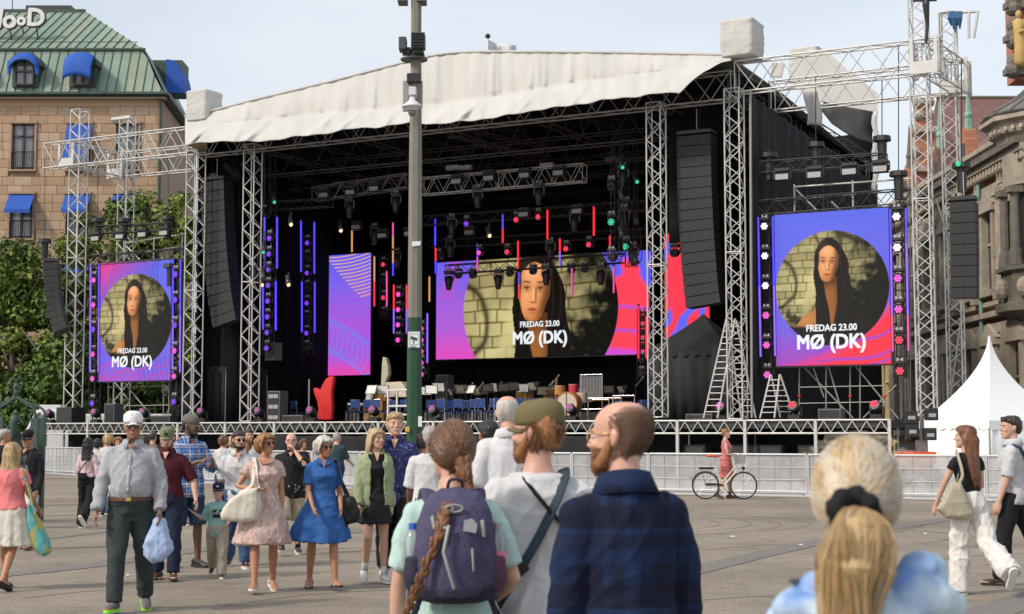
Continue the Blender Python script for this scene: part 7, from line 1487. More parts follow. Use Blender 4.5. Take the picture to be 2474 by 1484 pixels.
        grow = {'short': gr, 'bald_sides': 0, 'crop': .002, 'crown': .002}.get(kd, gr)
        hb.loft([hring(z, a, y0-grow*.6, y1, 24, grow*.6, 0) for z, a, y0, y1 in SH])
        rnd = random.Random(len(label))
        if kd in ('short', 'tuft', 'bob'):
            for q in range(16): a = rnd.uniform(0, 6.28); rr_ = rnd.uniform(0, .05); hb.ball(HP(rr_*cos(a)*1.1, .0+rr_*sin(a)*1.5, .228+grow*.5-rr_*.25), (.022, .026, .014), 7, 5)
        if kd == 'tuft':
            for q in range(12): a = rnd.uniform(-.9, .9); hb.ball(HP(.06*sin(a), -.075, .215), (.018, .02, .02), 7, 5)
        if kd == 'bob':
            for s in (-1, 1): hb.tube([HP(s*.066, -.06, .20), HP(s*.083, -.05, .16), HP(s*.088, -.035, .10), HP(s*.080, -.025, .055)], [(.014, .03), (.016, .036), (.017, .036), (.012, .025)], 8, ref=(1, 0, 0), round_=True)
            hb.tube([HP(-.06, .055, .15), HP(-.055, .06, .06), HP(-.045, .055, .03)], [.05, .045, .03], 8, round_=True); hb.tube([HP(.06, .055, .15), HP(.055, .06, .06), HP(.045, .055, .03)], [.05, .045, .03], 8, round_=True); hb.tube([HP(0, .07, .15), HP(0, .075, .05), HP(0, .065, .02)], [.055, .05, .03], 8, round_=True)
            hb.tube([HP(-.05, -.083, .19), HP(0, -.099, .20), HP(.055, -.083, .185)], [.018, .02, .018], 8, round_=True)
        if kd in ('long', 'longfront'):
            L_ = hair[3] if len(hair) > 3 else .35
            for q in range(9):
                a = (q-4)/4; x = .078*sin(a*1.45); y = .10*cos(a*1.45); z0_ = .15
                pts = [HP(x*.95, y*.85, z0_), HP(x*1.08, y*1.0, .08), HP(x*1.1, y*.85+.012, -.0), HP(x*1.1 + rnd.uniform(-.01, .01), y*.5+.045, -.0 - L_*.35), HP(x*1.0+rnd.uniform(-.015, .015), y*.25+.08, -L_*.75), HP(x*.8+rnd.uniform(-.02, .02), y*.2+.085, -L_-rnd.uniform(0, .03))]
                w9 = 1 + .35*(L_ > .3); hb.tube(pts, [.026, .028*w9, .027*w9, .029*w9, .026*w9, .008], 8, round_=True)
            for s in (-1, 1): hb.tube([HP(s*.045, -.085, .20), HP(s*.08, -.05, .16), HP(s*.086, -.022, .10), HP(s*.084, .0, .03)] + ([HP(s*.085, -.02, -.06), HP(s*.075, -.045, -.16)] if kd == 'longfront' else []), [.012, .016, .018, .02] + ([.02, .008] if kd == 'longfront' else []), 8, round_=True)
        if kd == 'bald_sides' and near: hm_ = mat('hair_stubble', (.13, .075, .045), rough=.7, var=.3, vs=60, alpha=.34)
        if kd == 'bun': hb.ball(HP(0, .09, .20), (.04, .04, .038), 10, 8)
        if kd == 'pony': hb.tube([HP(0, .10, .15), HP(0, .14, .12), HP(0, .15, .02), HP(0, .13, -.08)], [.02, .028, .024, .008], 8, round_=True)
        if kd == 'bald_sides' and near:
            hb = MB()
            for q, (dy, dz) in enumerate(((0, .010), (.010, .004), (.020, -.004))): hb.loft([hring(z + dz*(z > .17), a + .0008*q, y0 - .012 + dy*1.2, y1, 24, .0005*q) for z, a, y0, y1 in SH])
            fin(hb, 'hair', hm_)
        me = None if (kd == 'bald_sides' and near) else remesh(hb, vox if not near else vox, 1, folds=.008 if kd not in ('bald_sides', 'crop', 'crown') else 0, seed=len(label), fsc=2.2, name='hair', m=hm_)
        if me: fin(me, 'hair', None)
    if beard:
        c3 = MB(); c3.loft([hring(z, a+.006, y0-.008, y1) for z, a, y0, y1 in ((-.008, .018, -.082, -.055), (.0, .030, -.092, -.035), (.014, .042, -.097, -.02), (.03, .050, -.099, -.01), (.042, .054, -.096, -.02))])
        for s in (-1, 1): c3.tube([HP(s*.050, -.055, .030), HP(s*.0605, -.036, .055), HP(s*.066, -.02, .085), HP(s*.070, -.012, .11)], [.024, .022, .017, .009], 8, round_=True)
        c3.tube([HP(-.026, -.095, .062), HP(0, -.104, .067), HP(.026, -.095, .062)], .0065, 6, round_=True); c3.ball(HP(0, -.094, .028), (.022, .012, .016), 8, 6); fin(remesh(c3, min(vox, .006), 1, name='beard', m=HR[beard]), 'beard', None)
    if cap:
        cm1 = cap[0]; c3 = MB(); bw = .012
        prof = [(.148, .0), (.165, .003), (.19, .003), (.212, -.002), (.232, -.014), (.246, -.035), (.252, -.06)]
        c3.loft([[HP((.083+d)*sx*cos(t)*1.0, .008 + (.106+d)*sin(t), z + (.006 if sin(t) > 0 else 0)) for t in np.linspace(0, 2*pi, 28, endpoint=False)] for z, d in prof]); fin(c3, 'cap', cm1)
        c3 = MB(); by = 1 if cap[1] != 'back' else -1; g1 = []
        for r_ in range(5): g1.append([HP(.074*sin(t)*(1-.04*r_), by*(-.078*cos(t) - .075*(r_/4)*cos(t)**.7 if cos(t) > 0 else 0)+.008, .152 - .022*(r_/4) - .018*(sin(t)**2)) for t in np.linspace(-1.35, 1.35, 13)])
        c3.sheet(g1); o = fin(c3, 'cap_brim', cap[2] if len(cap) > 2 else cm1); q = o.modifiers.new('s', 'SOLIDIFY'); q.thickness = .006; fin(MB().ball(HP(0, .005, .253), (.008, .008, .004), 8, 4), 'cap_button', cm1)
        if len(cap) > 3: c3 = MB(); c3.box(HP(0, -.103, .19), (.035, .006, .03)); fin(c3, 'cap_badge', cap[3], smooth=False)
    if glasses:
        gm_, dark_ = glasses; c3 = MB()
        for s in (-1, 1):
            pts = [HP(s*.033 + .0245*cos(a), -.104+.004*abs(cos(a)), .120 + .019*sin(a)) for a in np.linspace(0, 2*pi, 13)]; c3.tube(pts, .0022, 5); c3.tube([HP(s*.058, -.098, .128), HP(s*.075*sx, -.04, .130), HP(s*.080*sx, .012, .128)], .0022, 5)
        c3.tube([HP(-.009, -.106, .124), HP(.009, -.106, .124)], .0022, 5); gl = fin(c3, 'glasses', gm_)
        if dark_:
            for s in (-1, 1): c3 = MB(); c3.prism([HP(s*.033 + .024*cos(a), -.103+.004*abs(cos(a)), .120 + .0185*sin(a)) for a in np.linspace(0, 2*pi, 14, endpoint=False)], hm.to_3x3() @ V((0, -.002, 0))); fin(c3, 'lens', M_LENSG, smooth=False)
    X = dict(T=T, k=k, dz=dz_, A=A, J=J, HP=HP, bend=bend, fin=fin, hm=hm, H=H)
    mw = Matrix.Translation(T.location) @ Matrix.Rotation(R(rz), 4, 'Z')
    X['w'] = lambda p: mw @ ((V(p) + V((0, 0, dz_)))*k)      # skeleton point -> world
    return X
def feet(px, py): return gd(px, py)
def pd(px, d): p = at(px, HOR, d); return V((p.x, d, 0))
def Hof(py, d): return at(PW/2, py, d).z
def bag(nm, label, cat, P, depth, m_, n=(0, 1, 0), bevel=.03, strap=None, sm_=None, folds=.012, vox=.012):
    """a soft bag: outline P (world points) thickened along n, rounded"""
    n = V(n).normalized(); c = sum((V(p) for p in P), V())/len(P); mb = MB(); rings = []
    for t, s_ in ((-.5, .72), (-.38, .92), (-.15, 1.0), (.15, 1.0), (.38, .92), (.5, .72)): rings.append([c + (V(p)-c)*s_ + n*depth*t for p in P])
    mb.loft(rings); me = remesh(mb, vox, 3, folds=folds, seed=len(label), name=nm, m=m_)
    T = thing(nm, label, cat, V((c.x, c.y, min(p[2] for p in P)))); linkmesh('body', me, T)
    if strap:
        for s_ in strap: q = MB(); q.tube(smooth_pts([V(p) for p in s_[0]], 5), s_[1], 6, ref=s_[2] if len(s_) > 2 else None); q.build('strap', sm_ or m_, T, smooth=True)
    return T
def HF(fy, ty): return CH*(fy-ty)/(fy-HOR)*.995
C_WHITE = cloth('white', (.57, .57, .59)); C_GREYSH = cloth('grey_shirt', (.35, .36, .39), var=.06); C_BLACK = cloth('black', (.016, .016, .018)); C_SLACK = cloth('dark_green_grey', (.040, .052, .054)); C_MAROON = cloth('maroon', (.075, .012, .022)); C_NAVY = cloth('navy', (.02, .028, .055)); C_DENIM = cloth('denim', (.05, .10, .20)); C_DENIMD = cloth('denim_dark', (.03, .055, .11)); C_KHAKI = cloth('khaki', (.40, .34, .24)); C_TAUPE = cloth('taupe', (.36, .315, .26)); C_TEAL = cloth('teal', (.24, .44, .42)); C_BLUED = cloth('blue_dress', (.035, .115, .34)); C_GREEN = cloth('sage', (.30, .34, .20)); C_PINK = cloth('coral_pink', (.68, .20, .21)); C_ROSE = cloth('rose', (.52, .33, .34)); C_DTEAL = cloth('dark_teal', (.035, .06, .075)); C_MINT = cloth('mint', (.42, .58, .55)); C_REDP = blotch('red_pattern', (.42, .08, .08), (.65, .38, .36), 40, .56)
C_LINEN = blotch('linen', (.56, .42, .38), (.42, .29, .26), 30, .52, .1); C_PLB = plaid('blue_plaid', (.06, .19, .48), (.02, .05, .16), (.62, .55, .56), 8.5, .34, .14); C_PLK = plaid('dark_plaid', (.02, .02, .024), (.05, .055, .06), (.16, .17, .18), 9, .2, .08)
C_HAWAII = blotch('navy_pattern', (.035, .04, .14), (.15, .15, .28), 16, .60, .02, (1, 1, 3)); C_NVPL = plaid('navy_check', (.008, .015, .045), (.012, .028, .085), (.009, .010, .026), 4.2, .45, .3); C_OLIVE = cloth('olive', (.15, .125, .06)); C_SKIRTW = cloth('cream_skirt', (.60, .56, .49)); C_BAGW = cloth('bag_cream', (.62, .58, .50), bump=.1); C_BLOUSE = blotch('sky_blouse', (.30, .46, .75), (.58, .66, .80), 6, .52, .1)
C_CAPW = cloth('cap_white', (.72, .72, .74)); C_CAPG = cloth('cap_green', (.17, .20, .11)); C_CAPGY = cloth('cap_grey', (.15, .125, .115)); C_CAPN = cloth('cap_navy', (.02, .025, .06)); C_PACK = cloth('pack_purple', (.075, .068, .13), bump=.4); C_PACKD = cloth('pack_dark', (.035, .033, .06)); C_STRAP = cloth('strap_slate', (.035, .055, .075))
NK = (M_SHOEK,)
# 5 man in grey shirt walking to the viewer
P = person('elderly man in white cap and pale grey long-sleeved shirt walking towards the viewer', feet(312, 1478), HF(1478, 1000), 6, sk='olive', bulk=1.14, belly=.07, legs=((-10, 12), (14, 6)), arms=(('fk', 4, 14, 22), ('fk', 10, 16, 14)), top=dict(m=C_GREYSH, sleeve=.98, t=.018, collar=1, buttons=1, hem=1.0, folds=.016, loose=.0, vneck=.05), bottom=dict(kind='trousers', m=C_SLACK, t=.018, flare=.008, belt=mat('belt', (.10, .04, .02)), waist=1.0), shoes=('sneaker', M_LIME, M_SHOEG), hair=('short', 'grey', .002), cap=(C_CAPW, 'f'), glasses=(M_LENSG, 1), yaw=8)
w_ = P['w']; hd = w_(P['A'][0][2]) + V((0, 0, -.09))
bag('carrier_bag', 'pale blue cloth bag in the hand of the man in the white cap', 'bag', [hd + V(q) for q in ((-.03, 0, .02), (.03, 0, .02), (.09, 0, -.16), (.12, 0, -.26), (.03, 0, -.36), (-.06, 0, -.38), (-.13, 0, -.30), (-.10, 0, -.14))], .16, cloth('pale_blue_bag', (.36, .47, .70)), n=(0, 1, 0), folds=.03)
# 1 woman in pink
P = person('woman with long blond hair in coral pink top and white skirt seen from behind', feet(20, 1424), HF(1424, 1068), 168, 'f', 'tan', 1.14, legs=((12, 8), (-14, 18)), arms=(('fk', -8, 10, 16), ('fk', 12, 14, 35)), top=dict(m=C_PINK, sleeve=.28, t=.020, hem=.95), bottom=dict(kind='skirt', m=C_SKIRTW, hem=.52, flare=.09, pleat=.07, np=13, waist=.99), shoes=('flat', M_SOLEK, M_SHOEK), hair=('long', 'sand', .012, .24), yaw=8, face=False)
w_ = P['w']; s0 = w_((-.17, .0, 1.44))
bag('tote_bag', 'patterned yellow and turquoise tote bag on the shoulder of the woman in pink', 'bag', [s0 + V(q) for q in ((.06, -.02, -.36), (.16, -.02, -.52), (.26, 0, -.72), (.30, 0, -.86), (.22, 0, -.90), (.12, 0, -.82), (.06, 0, -.62))], .12, blotch('tote_pattern', (.42, .38, .12), (.10, .38, .40), 9, .5), n=(.3, 1, 0), strap=[([s0+V((0, .05, .03)), s0+V((.05, .0, -.15)), s0+V((.08, 0, -.36))], .012), ([s0+V((0, -.08, .0)), s0+V((.06, -.04, -.2)), s0+V((.14, -.04, -.5))], .012)])
# 2 man in dark jacket
P = person('man in black cap, dark blazer and plaid shirt half hidden behind the woman in pink', feet(62, 1328), HF(1328, 1043), -12, sk='tan', bulk=1.05, legs=((12, 10), (-8, 14)), arms=(('fk', 2, 8, 20), ('fk', 4, 8, 20)), top=dict(m=C_PLK, sleeve=.3, t=.010, hem=.95, vneck=.06), bottom=dict(kind='trousers', m=cloth('offwhite_trousers', (.52, .50, .46)), t=.02, flare=.015), shoes=('sandal', M_SHOEB, M_SHOEB), hair=('short', 'grey', .002), cap=(C_BLACK, 'f'), tilt=-12)
def jacket(P, m_, hem=.80, sleeve=1.0, gap=.055, nm='jacket', t=.026, vox=.012, buttons=None, lapel=True):
    mb = MB(); A, bend = P['A'], P['bend']; rings = []
    for z, a, b_, yo in ((hem, .185, .125, 0), (.95, .182, .128, 0), (1.10, .168, .12, 0), (1.25, .172, .128, -.004), (1.36, .178, .122, 0), (1.42, .165, .10, .012), (1.452, .12, .085, .016), (1.475, .085, .075, .018)):
        outer, inner = [], []
        g_ = gap/(a) * (1.0 if z < 1.3 else .8 if z < 1.42 else 1.2)
        n = 22; angs = [-pi/2 + g_ + (2*pi - 2*g_)*j/(n-1) for j in range(n)]
        outer = [bend(((a+t)*cos(q), yo + (b_+t)*sin(q), z)) for q in angs]; inner = [bend(((a+t-.02)*cos(q), yo + (b_+t-.02)*sin(q), z)) for q in reversed(angs)]; rings.append(outer+inner)
    mb.loft(rings)
    for i in (0, 1):
        S_, el, wr = A[i]; s = 1 if i == 0 else -1; e1 = el.lerp(wr, max(0, min(1, (sleeve-.53)/.47))); mb.tube([S_+V((-s*.03, 0, 0)), S_.lerp(el, .45), el, el.lerp(e1, .5), e1], [.072, .066, .06, .055, .05], 12)
    P['fin'](remesh(mb, vox, 2, folds=.016, seed=5, name=nm, m=m_), nm, None)
    q = MB(); q.tube([bend((.088*cos(a), .016 + .085*sin(a), 1.485 - .035*max(0, -sin(a)))) for a in np.linspace(-pi/2+.5, 3*pi/2-.5, 20)], [(.012, .022)]*20, 8, ref=(0, 0, 1)); P['fin'](q, 'collar', m_)
jacket(P, cloth('blazer', (.02, .018, .022)), .80)
# 3 seated woman
P = person('woman in a white dress sitting on the ground against the barrier at the left', pd(90, 56), 1.62, 25, 'f', 'tan', 1.0, legs=((88, 60), (80, 30)), seat=-.80, arms=(('fk', 45, 5, 40), ('fk', 30, 8, 50)), dress=dict(m=cloth('cream_dress', (.62, .56, .50)), hem=.80, flare=.08, sleeve=.25), shoes=('flat', M_SOLEK, M_SHOEK), hair=('bun', 'ginger', .006), vox=.011, tilt=12)
P['T'].location.z = .0
# 4 woman black hair
P = person('woman with long black hair, pale pink top and black flared trousers walking away', feet(208, 1276), HF(1276, 1058), 172, 'f', 'tan', .95, legs=((6, 8), (-16, 34, 2, -50)), arms=(('fk', -4, 8, 30), ('fk', -6, 16, 10)), top=dict(m=cloth('pale_pink', (.62, .46, .48)), sleeve=.98, t=.012, hem=.98), bottom=dict(kind='trousers', m=C_BLACK, t=.014, flare=.045, len=1.02), shoes=('sneaker', M_SOLEW, M_SHOEK), hair=('long', 'black', .016, .26), yaw=0, face=False)
w_ = P['w']; c = w_((.02, .16, 1.0)); bag('shoulder_bag', 'small black shoulder bag on the back of the woman with long black hair', 'bag', [c+V(q) for q in ((-.09, -.02, .06), (.07, -.02, .06), (.08, -.02, -.05), (-.08, -.02, -.06))], .06, C_BLACK, strap=[([c+V((-.07, -.02, .05)), c+V((.02, .01, .22)), w_((-.14, .12, 1.40)), w_((-.12, .0, 1.47))], .009)])
# 6 man maroon
P6 = person('bearded man in maroon polo shirt and green cap holding the hand of the small boy', feet(398, 1402), HF(1402, 1038), 4, sk='pink', bulk=1.12, belly=.02, legs=((10, 8), (-6, 10)), arms=(('ik', (.36, -.12, .92), (.5, .5, -.6)), ('fk', 0, 8, 16)), top=dict(m=C_MAROON, sleeve=.5, t=.016, collar=1, vneck=.08, hem=.86), bottom=dict(kind='trousers', m=C_NAVY, t=.018, flare=.012), shoes=('shoe', M_SOLEK, M_SHOEB), hair=('short', 'brown', .003), cap=(C_CAPG, 'f', C_CAPG, C_BLACK), beard='brown', tilt=-10)
# 6b person behind grey shirt man
person('person in blue shorts mostly hidden behind the man in the white cap', feet(362, 1398), HF(1398, 1075), 10, 'f', 'tan', 1.0, legs=((8, 10), (-14, 20)), top=dict(m=C_GREYSH, sleeve=.5, t=.015, hem=.86), bottom=dict(kind='shorts', m=C_DENIM, t=.02, flare=.02), shoes=('boot', M_SOLEK, M_SHOEK), hair=('short', 'lightbrown', .008))
# 7 tall man plaid
P = person('tall man in blue plaid shirt, grey flat cap and denim shorts looking aside', feet(452, 1372), HF(1372, 1008), 38, sk='brown', bulk=.96, legs=((2, 4, 4), (-4, 10, 4)), arms=(('ik', (.14, -.34, 1.20), (.6, .5, -1)), ('ik', (-.02, -.30, 1.22), (-.8, .4, -1))), top=dict(m=C_PLB, sleeve=.60, t=.022, collar=1, hem=.80, folds=.018, loose=.03, vneck=.05), bottom=dict(kind='shorts', m=C_DENIMD, t=.022, len=.5, flare=.015), shoes=('sneaker', M_SHOEK, M_SHOEK), hair=('crop', 'black', .002), cap=(C_CAPGY, 'f'), beard='black', yaw=30, tilt=-8)
# 8 boy
PB = person('small boy in teal T-shirt and navy cap holding the hand of the man in maroon', feet(524, 1396), HF(1396, 1174), 4, sk='fair', bulk=1.12, headscale=1.32, legs=((20, 14), (-20, 26, 4)), arms=(('fk', 22, 10, 55), ('ik', (-.46, -.06, 1.26), (-.1, .2, -1))), top=dict(m=C_TEAL, sleeve=.5, t=.022, hem=.82), bottom=dict(kind='trousers', m=C_TAUPE, t=.030, flare=.02), shoes=('sneaker', M_SOLEW, M_SHOEK), hair=('short', 'sand', .004), cap=(C_CAPN, 'f', C_CAPN, M_SOLEW), vox=.0065)
sh = MB(); yb = -.158; sh.sheet([[V((x, yb + .28*(x*x), z)) for x in np.linspace(-.085, .085, 7)] for z in (1.17, 1.32)]); o = PB['fin'](sh, 'shirt_print', C_BLACK)
me = text_mesh('DEVS', .062, .003, .001); me.transform(frame_mtx(V((0, yb-.004, 1.25)), V((1, 0, 0)))); me.materials.clear(); me.materials.append(M_GREY); PB['fin'](me, 'print_lettering', M_GREY)
# 9 man white polo
person('bearded man with sunglasses in white polo shirt and blue jeans', feet(572, 1372), HF(1372, 1042), 8, sk='light', bulk=1.05, legs=((10, 8), (-12, 16)), arms=(('fk', 6, 8, 16), ('fk', -2, 9, 24)), top=dict(m=C_WHITE, sleeve=.5, t=.015, collar=1, vneck=.11, hem=.86), bottom=dict(kind='trousers', m=C_DENIM, t=.016, flare=.01), shoes=('sneaker', M_SOLEW, M_SHOEK), hair=('short', 'dark', .010), glasses=(M_LENSG, 1), beard='black', yaw=22)
# 10 woman linen dress
P = person('woman with short light brown hair and sunglasses in a knee-length pink linen dress', feet(636, 1430), HF(1430, 1050), 12, 'f', 'tan', 1.12, legs=((-6, 14), (16, 4)), arms=(('fk', 2, 7, 12), ('ik', (-.10, -.20, 1.13), (-1, .1, -.8))), dress=dict(m=C_LINEN, hem=.52, flare=.10, sleeve=.24, folds=.018, scoop=.05, np=7, pleat=.05, swx=-.03), shoes=('sandal', M_SOLEW, M_SHOEW), hair=('bob', 'lightbrown', .014), glasses=(M_LENSG, 1), yaw=38)
w_ = P['w']; c = w_((-.22, -.17, .97))
bag('handbag', 'large soft cream handbag under the arm of the woman in the pink linen dress', 'bag', [c+V(q) for q in ((.14, 0, .17), (.16, 0, -.03), (.12, 0, -.17), (-.02, 0, -.19), (-.22, 0, -.16), (-.24, 0, -.11), (-.16, 0, .03), (-.03, 0, .13))], .15, C_BAGW, n=(.2, 1, 0), folds=.014, strap=[([c+V((.14, 0, .15)), w_((-.09, -.17, 1.18)), w_((-.10, -.13, 1.35)), w_((-.12, -.03, 1.475))], (.020, .006)), ([c+V((-.02, .02, .12)), w_((-.14, -.2, 1.2)), w_((-.12, .02, 1.475))], (.020, .006))])
# 11 bald man black shirt
person('bald man in black shirt and khaki shorts raising a hand to his face', feet(700, 1340), HF(1340, 1050), 6, sk='pink', bulk=1.15, belly=.03, legs=((-6, 6), (24, 14)), arms=(('ik', (.06, -.16, 1.50), (.8, -.1, -1), 'fist'), ('fk', -6, 10, 20)), top=dict(m=C_BLACK, sleeve=.5, t=.02, collar=1, hem=.80, vneck=.06, loose=.03), bottom=dict(kind='shorts', m=C_KHAKI, t=.03, len=.52, flare=.02), shoes=('sneaker', M_SOLEW, M_SHOEK, C_BLACK), hair=None, glasses=(M_LENSG, 0), tilt=6)
# 12 blue dress
P = person('white-haired woman with sunglasses in a blue belted shirt dress', feet(776, 1423), HF(1423, 1056), 16, 'f', 'tan', 1.10, legs=((18, 8, 3), (-10, 8)), arms=(('fk', 4, 10, 38, 8), ('fk', 20, 5, 22, 10)), dress=dict(m=C_BLUED, hem=.54, flare=.15, sleeve=.40, collar=1, pleat=.10, np=8, swx=-.04, folds=.012, hemw=.02), shoes=('sandal', M_SOLEK, M_SHOEW), hair=('bob', 'white', .016), glasses=(M_SHOEB, 1), yaw=26, tilt=-8)
w_ = P['w']; c = w_((.27, -.03, .90))
bag('handbag', 'black shoulder bag carried by the white-haired woman in blue', 'bag', [c+V(q) for q in ((-.09, 0, .14), (.08, 0, .13), (.15, 0, -.02), (.13, 0, -.13), (0, 0, -.17), (-.12, 0, -.13), (-.14, 0, -.02))], .12, cloth('leather_black', (.02, .02, .022), rough=.4), strap=[([c+V((.0, 0, .13)), w_((.21, -.10, 1.2)), w_((.165, -.03, 1.46)), w_((.17, .06, 1.38)), c+V((.03, .05, .12))], (.016, .005))])
# 13, 14
person('man in dark teal T-shirt walking away near the barrier', pd(814, 33), Hof(1046, 33), 160, sk='pink', bulk=1.05, legs=((4, 6), (-20, 40, 2, -60)), arms=(('fk', -10, 8, 20), ('fk', 24, 10, 40)), top=dict(m=C_DTEAL, sleeve=.5, t=.016, hem=.84), bottom=dict(kind='shorts', m=C_NAVY, t=.02), shoes=('sneaker', M_SHOEK, M_SHOEB), hair=('crop', 'grey', .002), vox=.01, face=False)
person('small distant woman in black vest behind the white-haired woman', pd(733, 32), Hof(1062, 32), 30, 'f', 'tan', .95, top=dict(m=C_BLACK, sleeve=0, t=.010, hem=.9, neck=1.44), bottom=dict(kind='shorts', m=C_BLACK, t=.02), shoes=('flat', M_SOLEK, M_SHOEK), hair=('bob', 'brown', .010), vox=.01)
# 15 blonde green jacket
P = person('blond young woman in open sage green jacket over black top and short black skirt', feet(905, 1410), HF(1410, 1040), 14, 'f', 'fair', .96, legs=((2, 4), (18, 44, 2, -34)), arms=(('fk', -4, 8, 18), ('fk', 8, 12, 16)), top=dict(m=C_BLACK, sleeve=.25, t=.010, hem=.9, vneck=.10), bottom=dict(kind='skirt', m=cloth('black_denim', (.022, .022, .024)), hem=.66, flare=.02, pleat=.02, waist=.99), shoes=('sneaker', M_SOLEW, M_SHOEW, C_WHITE), hair=('long', 'blonde', .010, .20), yaw=28)
jacket(P, C_GREEN, .78, 1.0, .075)
for z in (1.30, 1.14, .98, .86): P['fin'](MB().ball(V((.085, -.165+.02*(z < 1), z)), (.009, .005, .009), 8, 5), 'button', M_SHOEB)
for s in (-1, 1): q = MB(); q.box((s*.14, -.128, .93), (.10, .02, .11), Matrix.Rotation(s*.45, 3, 'Z')); P['fin'](q, 'pocket', C_GREEN, smooth=False)
# 16 blond man
person('tall blond man in navy patterned short-sleeved shirt and black trousers', feet(952, 1406), HF(1406, 993), 2, sk='fair', bulk=1.02, legs=((16, 8), (-14, 22)), arms=(('fk', 4, 8, 10), ('fk', -2, 8, 14)), top=dict(m=C_HAWAII, sleeve=.52, t=.02, collar=1, hem=.82, vneck=.10, loose=.025), bottom=dict(kind='trousers', m=C_BLACK, t=.026, flare=.03), shoes=('sneaker', M_SOLEW, M_SHOEW), hair=('tuft', 'sand', .018), yaw=10, tilt=0)
# 24 cyclist
PC = person('woman in pink patterned dress walking beside a bicycle in front of the barrier', pd(1753, 38.4), Hof(1038, 38.4), 84, 'f', 'fair', .95, legs=((10, 8), (-10, 12)), arms=(('ik', (.06, -.30, 1.08), (0, .4, -1)), ('ik', (-.10, -.28, 1.06), (-.2, .4, -1))), dress=dict(m=C_REDP, hem=.50, flare=.05, sleeve=0, np=6), shoes=('boot', M_SOLEK, M_SHOEB, C_WHITE), hair=('bun', 'lightbrown', .008), vox=.009)
# 25 auburn girl
P = person('young woman with long auburn hair, black backless top and wide white trousers walking away', feet(2345, 1436), HF(1436, 1028), 196, 'f', 'fair', .95, legs=((6, 6), (-24, 30, 3, -55)), arms=(('fk', 22, 16, 8), ('fk', 10, 10, 60)), top=dict(m=C_BLACK, sleeve=.20, t=.008, hem=1.0, folds=.004), bottom=dict(kind='trousers', m=cloth('white_trousers', (.66, .63, .61)), t=.022, flare=.05, len=1.06, waist=1.06, folds=.02), shoes=('sneaker', M_SOLEW, M_SHOEW), hair=('long', 'auburn', .014, .40), yaw=52, lean=2)
w_ = P['w']; c = w_((.21, .10, .95)); s0 = w_((.15, .02, 1.46))
bag('tote_bag', 'striped cream shoulder tote of the woman with auburn hair', 'bag', [c+V(q) for q in ((-.05, 0, .20), (.05, 0, .20), (.13, 0, .0), (.17, 0, -.12), (.10, 0, -.17), (-.10, 0, -.15), (-.20, 0, -.06), (-.12, 0, .06))], .14, plaid('tote_stripe', (.46, .42, .32), (.40, .36, .27), (.30, .27, .20), 40, .3, .2), n=(.2, 1, 0), strap=[([c+V((.0, 0, .18)), s0+V((.05, .06, -.15)), s0+V((.0, .0, .03)), s0+V((.03, -.1, -.2)), c+V((.03, .05, .17))], (.022, .006))])
# 26 man at right edge
P = person('dark-haired man in pale grey T-shirt and black trousers cut by the right edge', feet(2452, 1414), HF(1414, 1004), 245, sk='fair', bulk=.98, legs=((12, 6), (-22, 14, 2, -30)), arms=(('fk', 8, 10, 10), ('fk', -6, 10, 12)), top=dict(m=cloth('pale_grey', (.50, .50, .52)), sleeve=.5, t=.018, hem=.84, collar=1), bottom=dict(kind='trousers', m=C_BLACK, t=.018, flare=.018), shoes=('shoe', M_SOLEK, M_SHOEK), hair=('tuft', 'dark', .012), yaw=30)
w_ = P['w']; c = w_((-.10, .20, .98)); bag('sling_bag', 'dark blue patterned sling bag of the man at the right edge', 'bag', [c+V(q) for q in ((-.08, 0, .12), (.09, 0, .10), (.09, 0, -.12), (-.07, 0, -.13))], .1, blotch('sling', (.03, .04, .12), (.4, .45, .6), 14, .6), strap=[([c+V((0, 0, .1)), w_((.12, .1, 1.42)), w_((.12, -.06, 1.44))], .014)])
# 21-23 mid-distance backs
person('man with cropped grey hair in white polo shirt seen from behind beside the olive cap', pd(1232, 11.2), Hof(963, 11.2), 196, sk='pink', bulk=1.1, legs=((4, 4), (-4, 6)), arms=(('fk', -4, 16, 20), ('fk', 0, 8, 14)), top=dict(m=C_WHITE, sleeve=.5, t=.018, collar=1, hem=.84), bottom=dict(kind='trousers', m=C_KHAKI, t=.018), shoes=('shoe', M_SOLEK, M_SHOEB), hair=('bald_sides', 'white', .002), yaw=-20, lean=6, face=False)
person('person with black hair in black clothes behind the braided woman', pd(1180, 12.6), Hof(1024, 12.6), 200, sk='tan', bulk=1.0, legs=((4, 4), (-6, 6)), top=dict(m=C_BLACK, sleeve=.5, t=.02, hem=.84), bottom=dict(kind='trousers', m=C_BLACK, t=.018), shoes=('shoe', M_SOLEK, M_SHOEK), hair=('short', 'black', .012), face=False)
person('dark-skinned man in white T-shirt walking away beside the lamp post', pd(1040, 15.0), Hof(1036, 15.0), 186, sk='brown', bulk=1.05, legs=((4, 4), (-6, 8)), top=dict(m=C_WHITE, sleeve=.5, t=.018, hem=.84), bottom=dict(kind='trousers', m=C_NAVY, t=.018), shoes=('shoe', M_SOLEK, M_SHOEK), hair=('short', 'grey', .004), face=False)
person('second person in white shirt just left of the braided woman', pd(1020, 16.8), Hof(1052, 16.8), 180, sk='tan', bulk=1.0, legs=((4, 4), (-6, 8)), top=dict(m=C_WHITE, sleeve=.5, t=.018, hem=.84), bottom=dict(kind='trousers', m=C_NAVY, t=.018), shoes=('shoe', M_SOLEK, M_SHOEK), hair=('short', 'dark', .004), face=False)
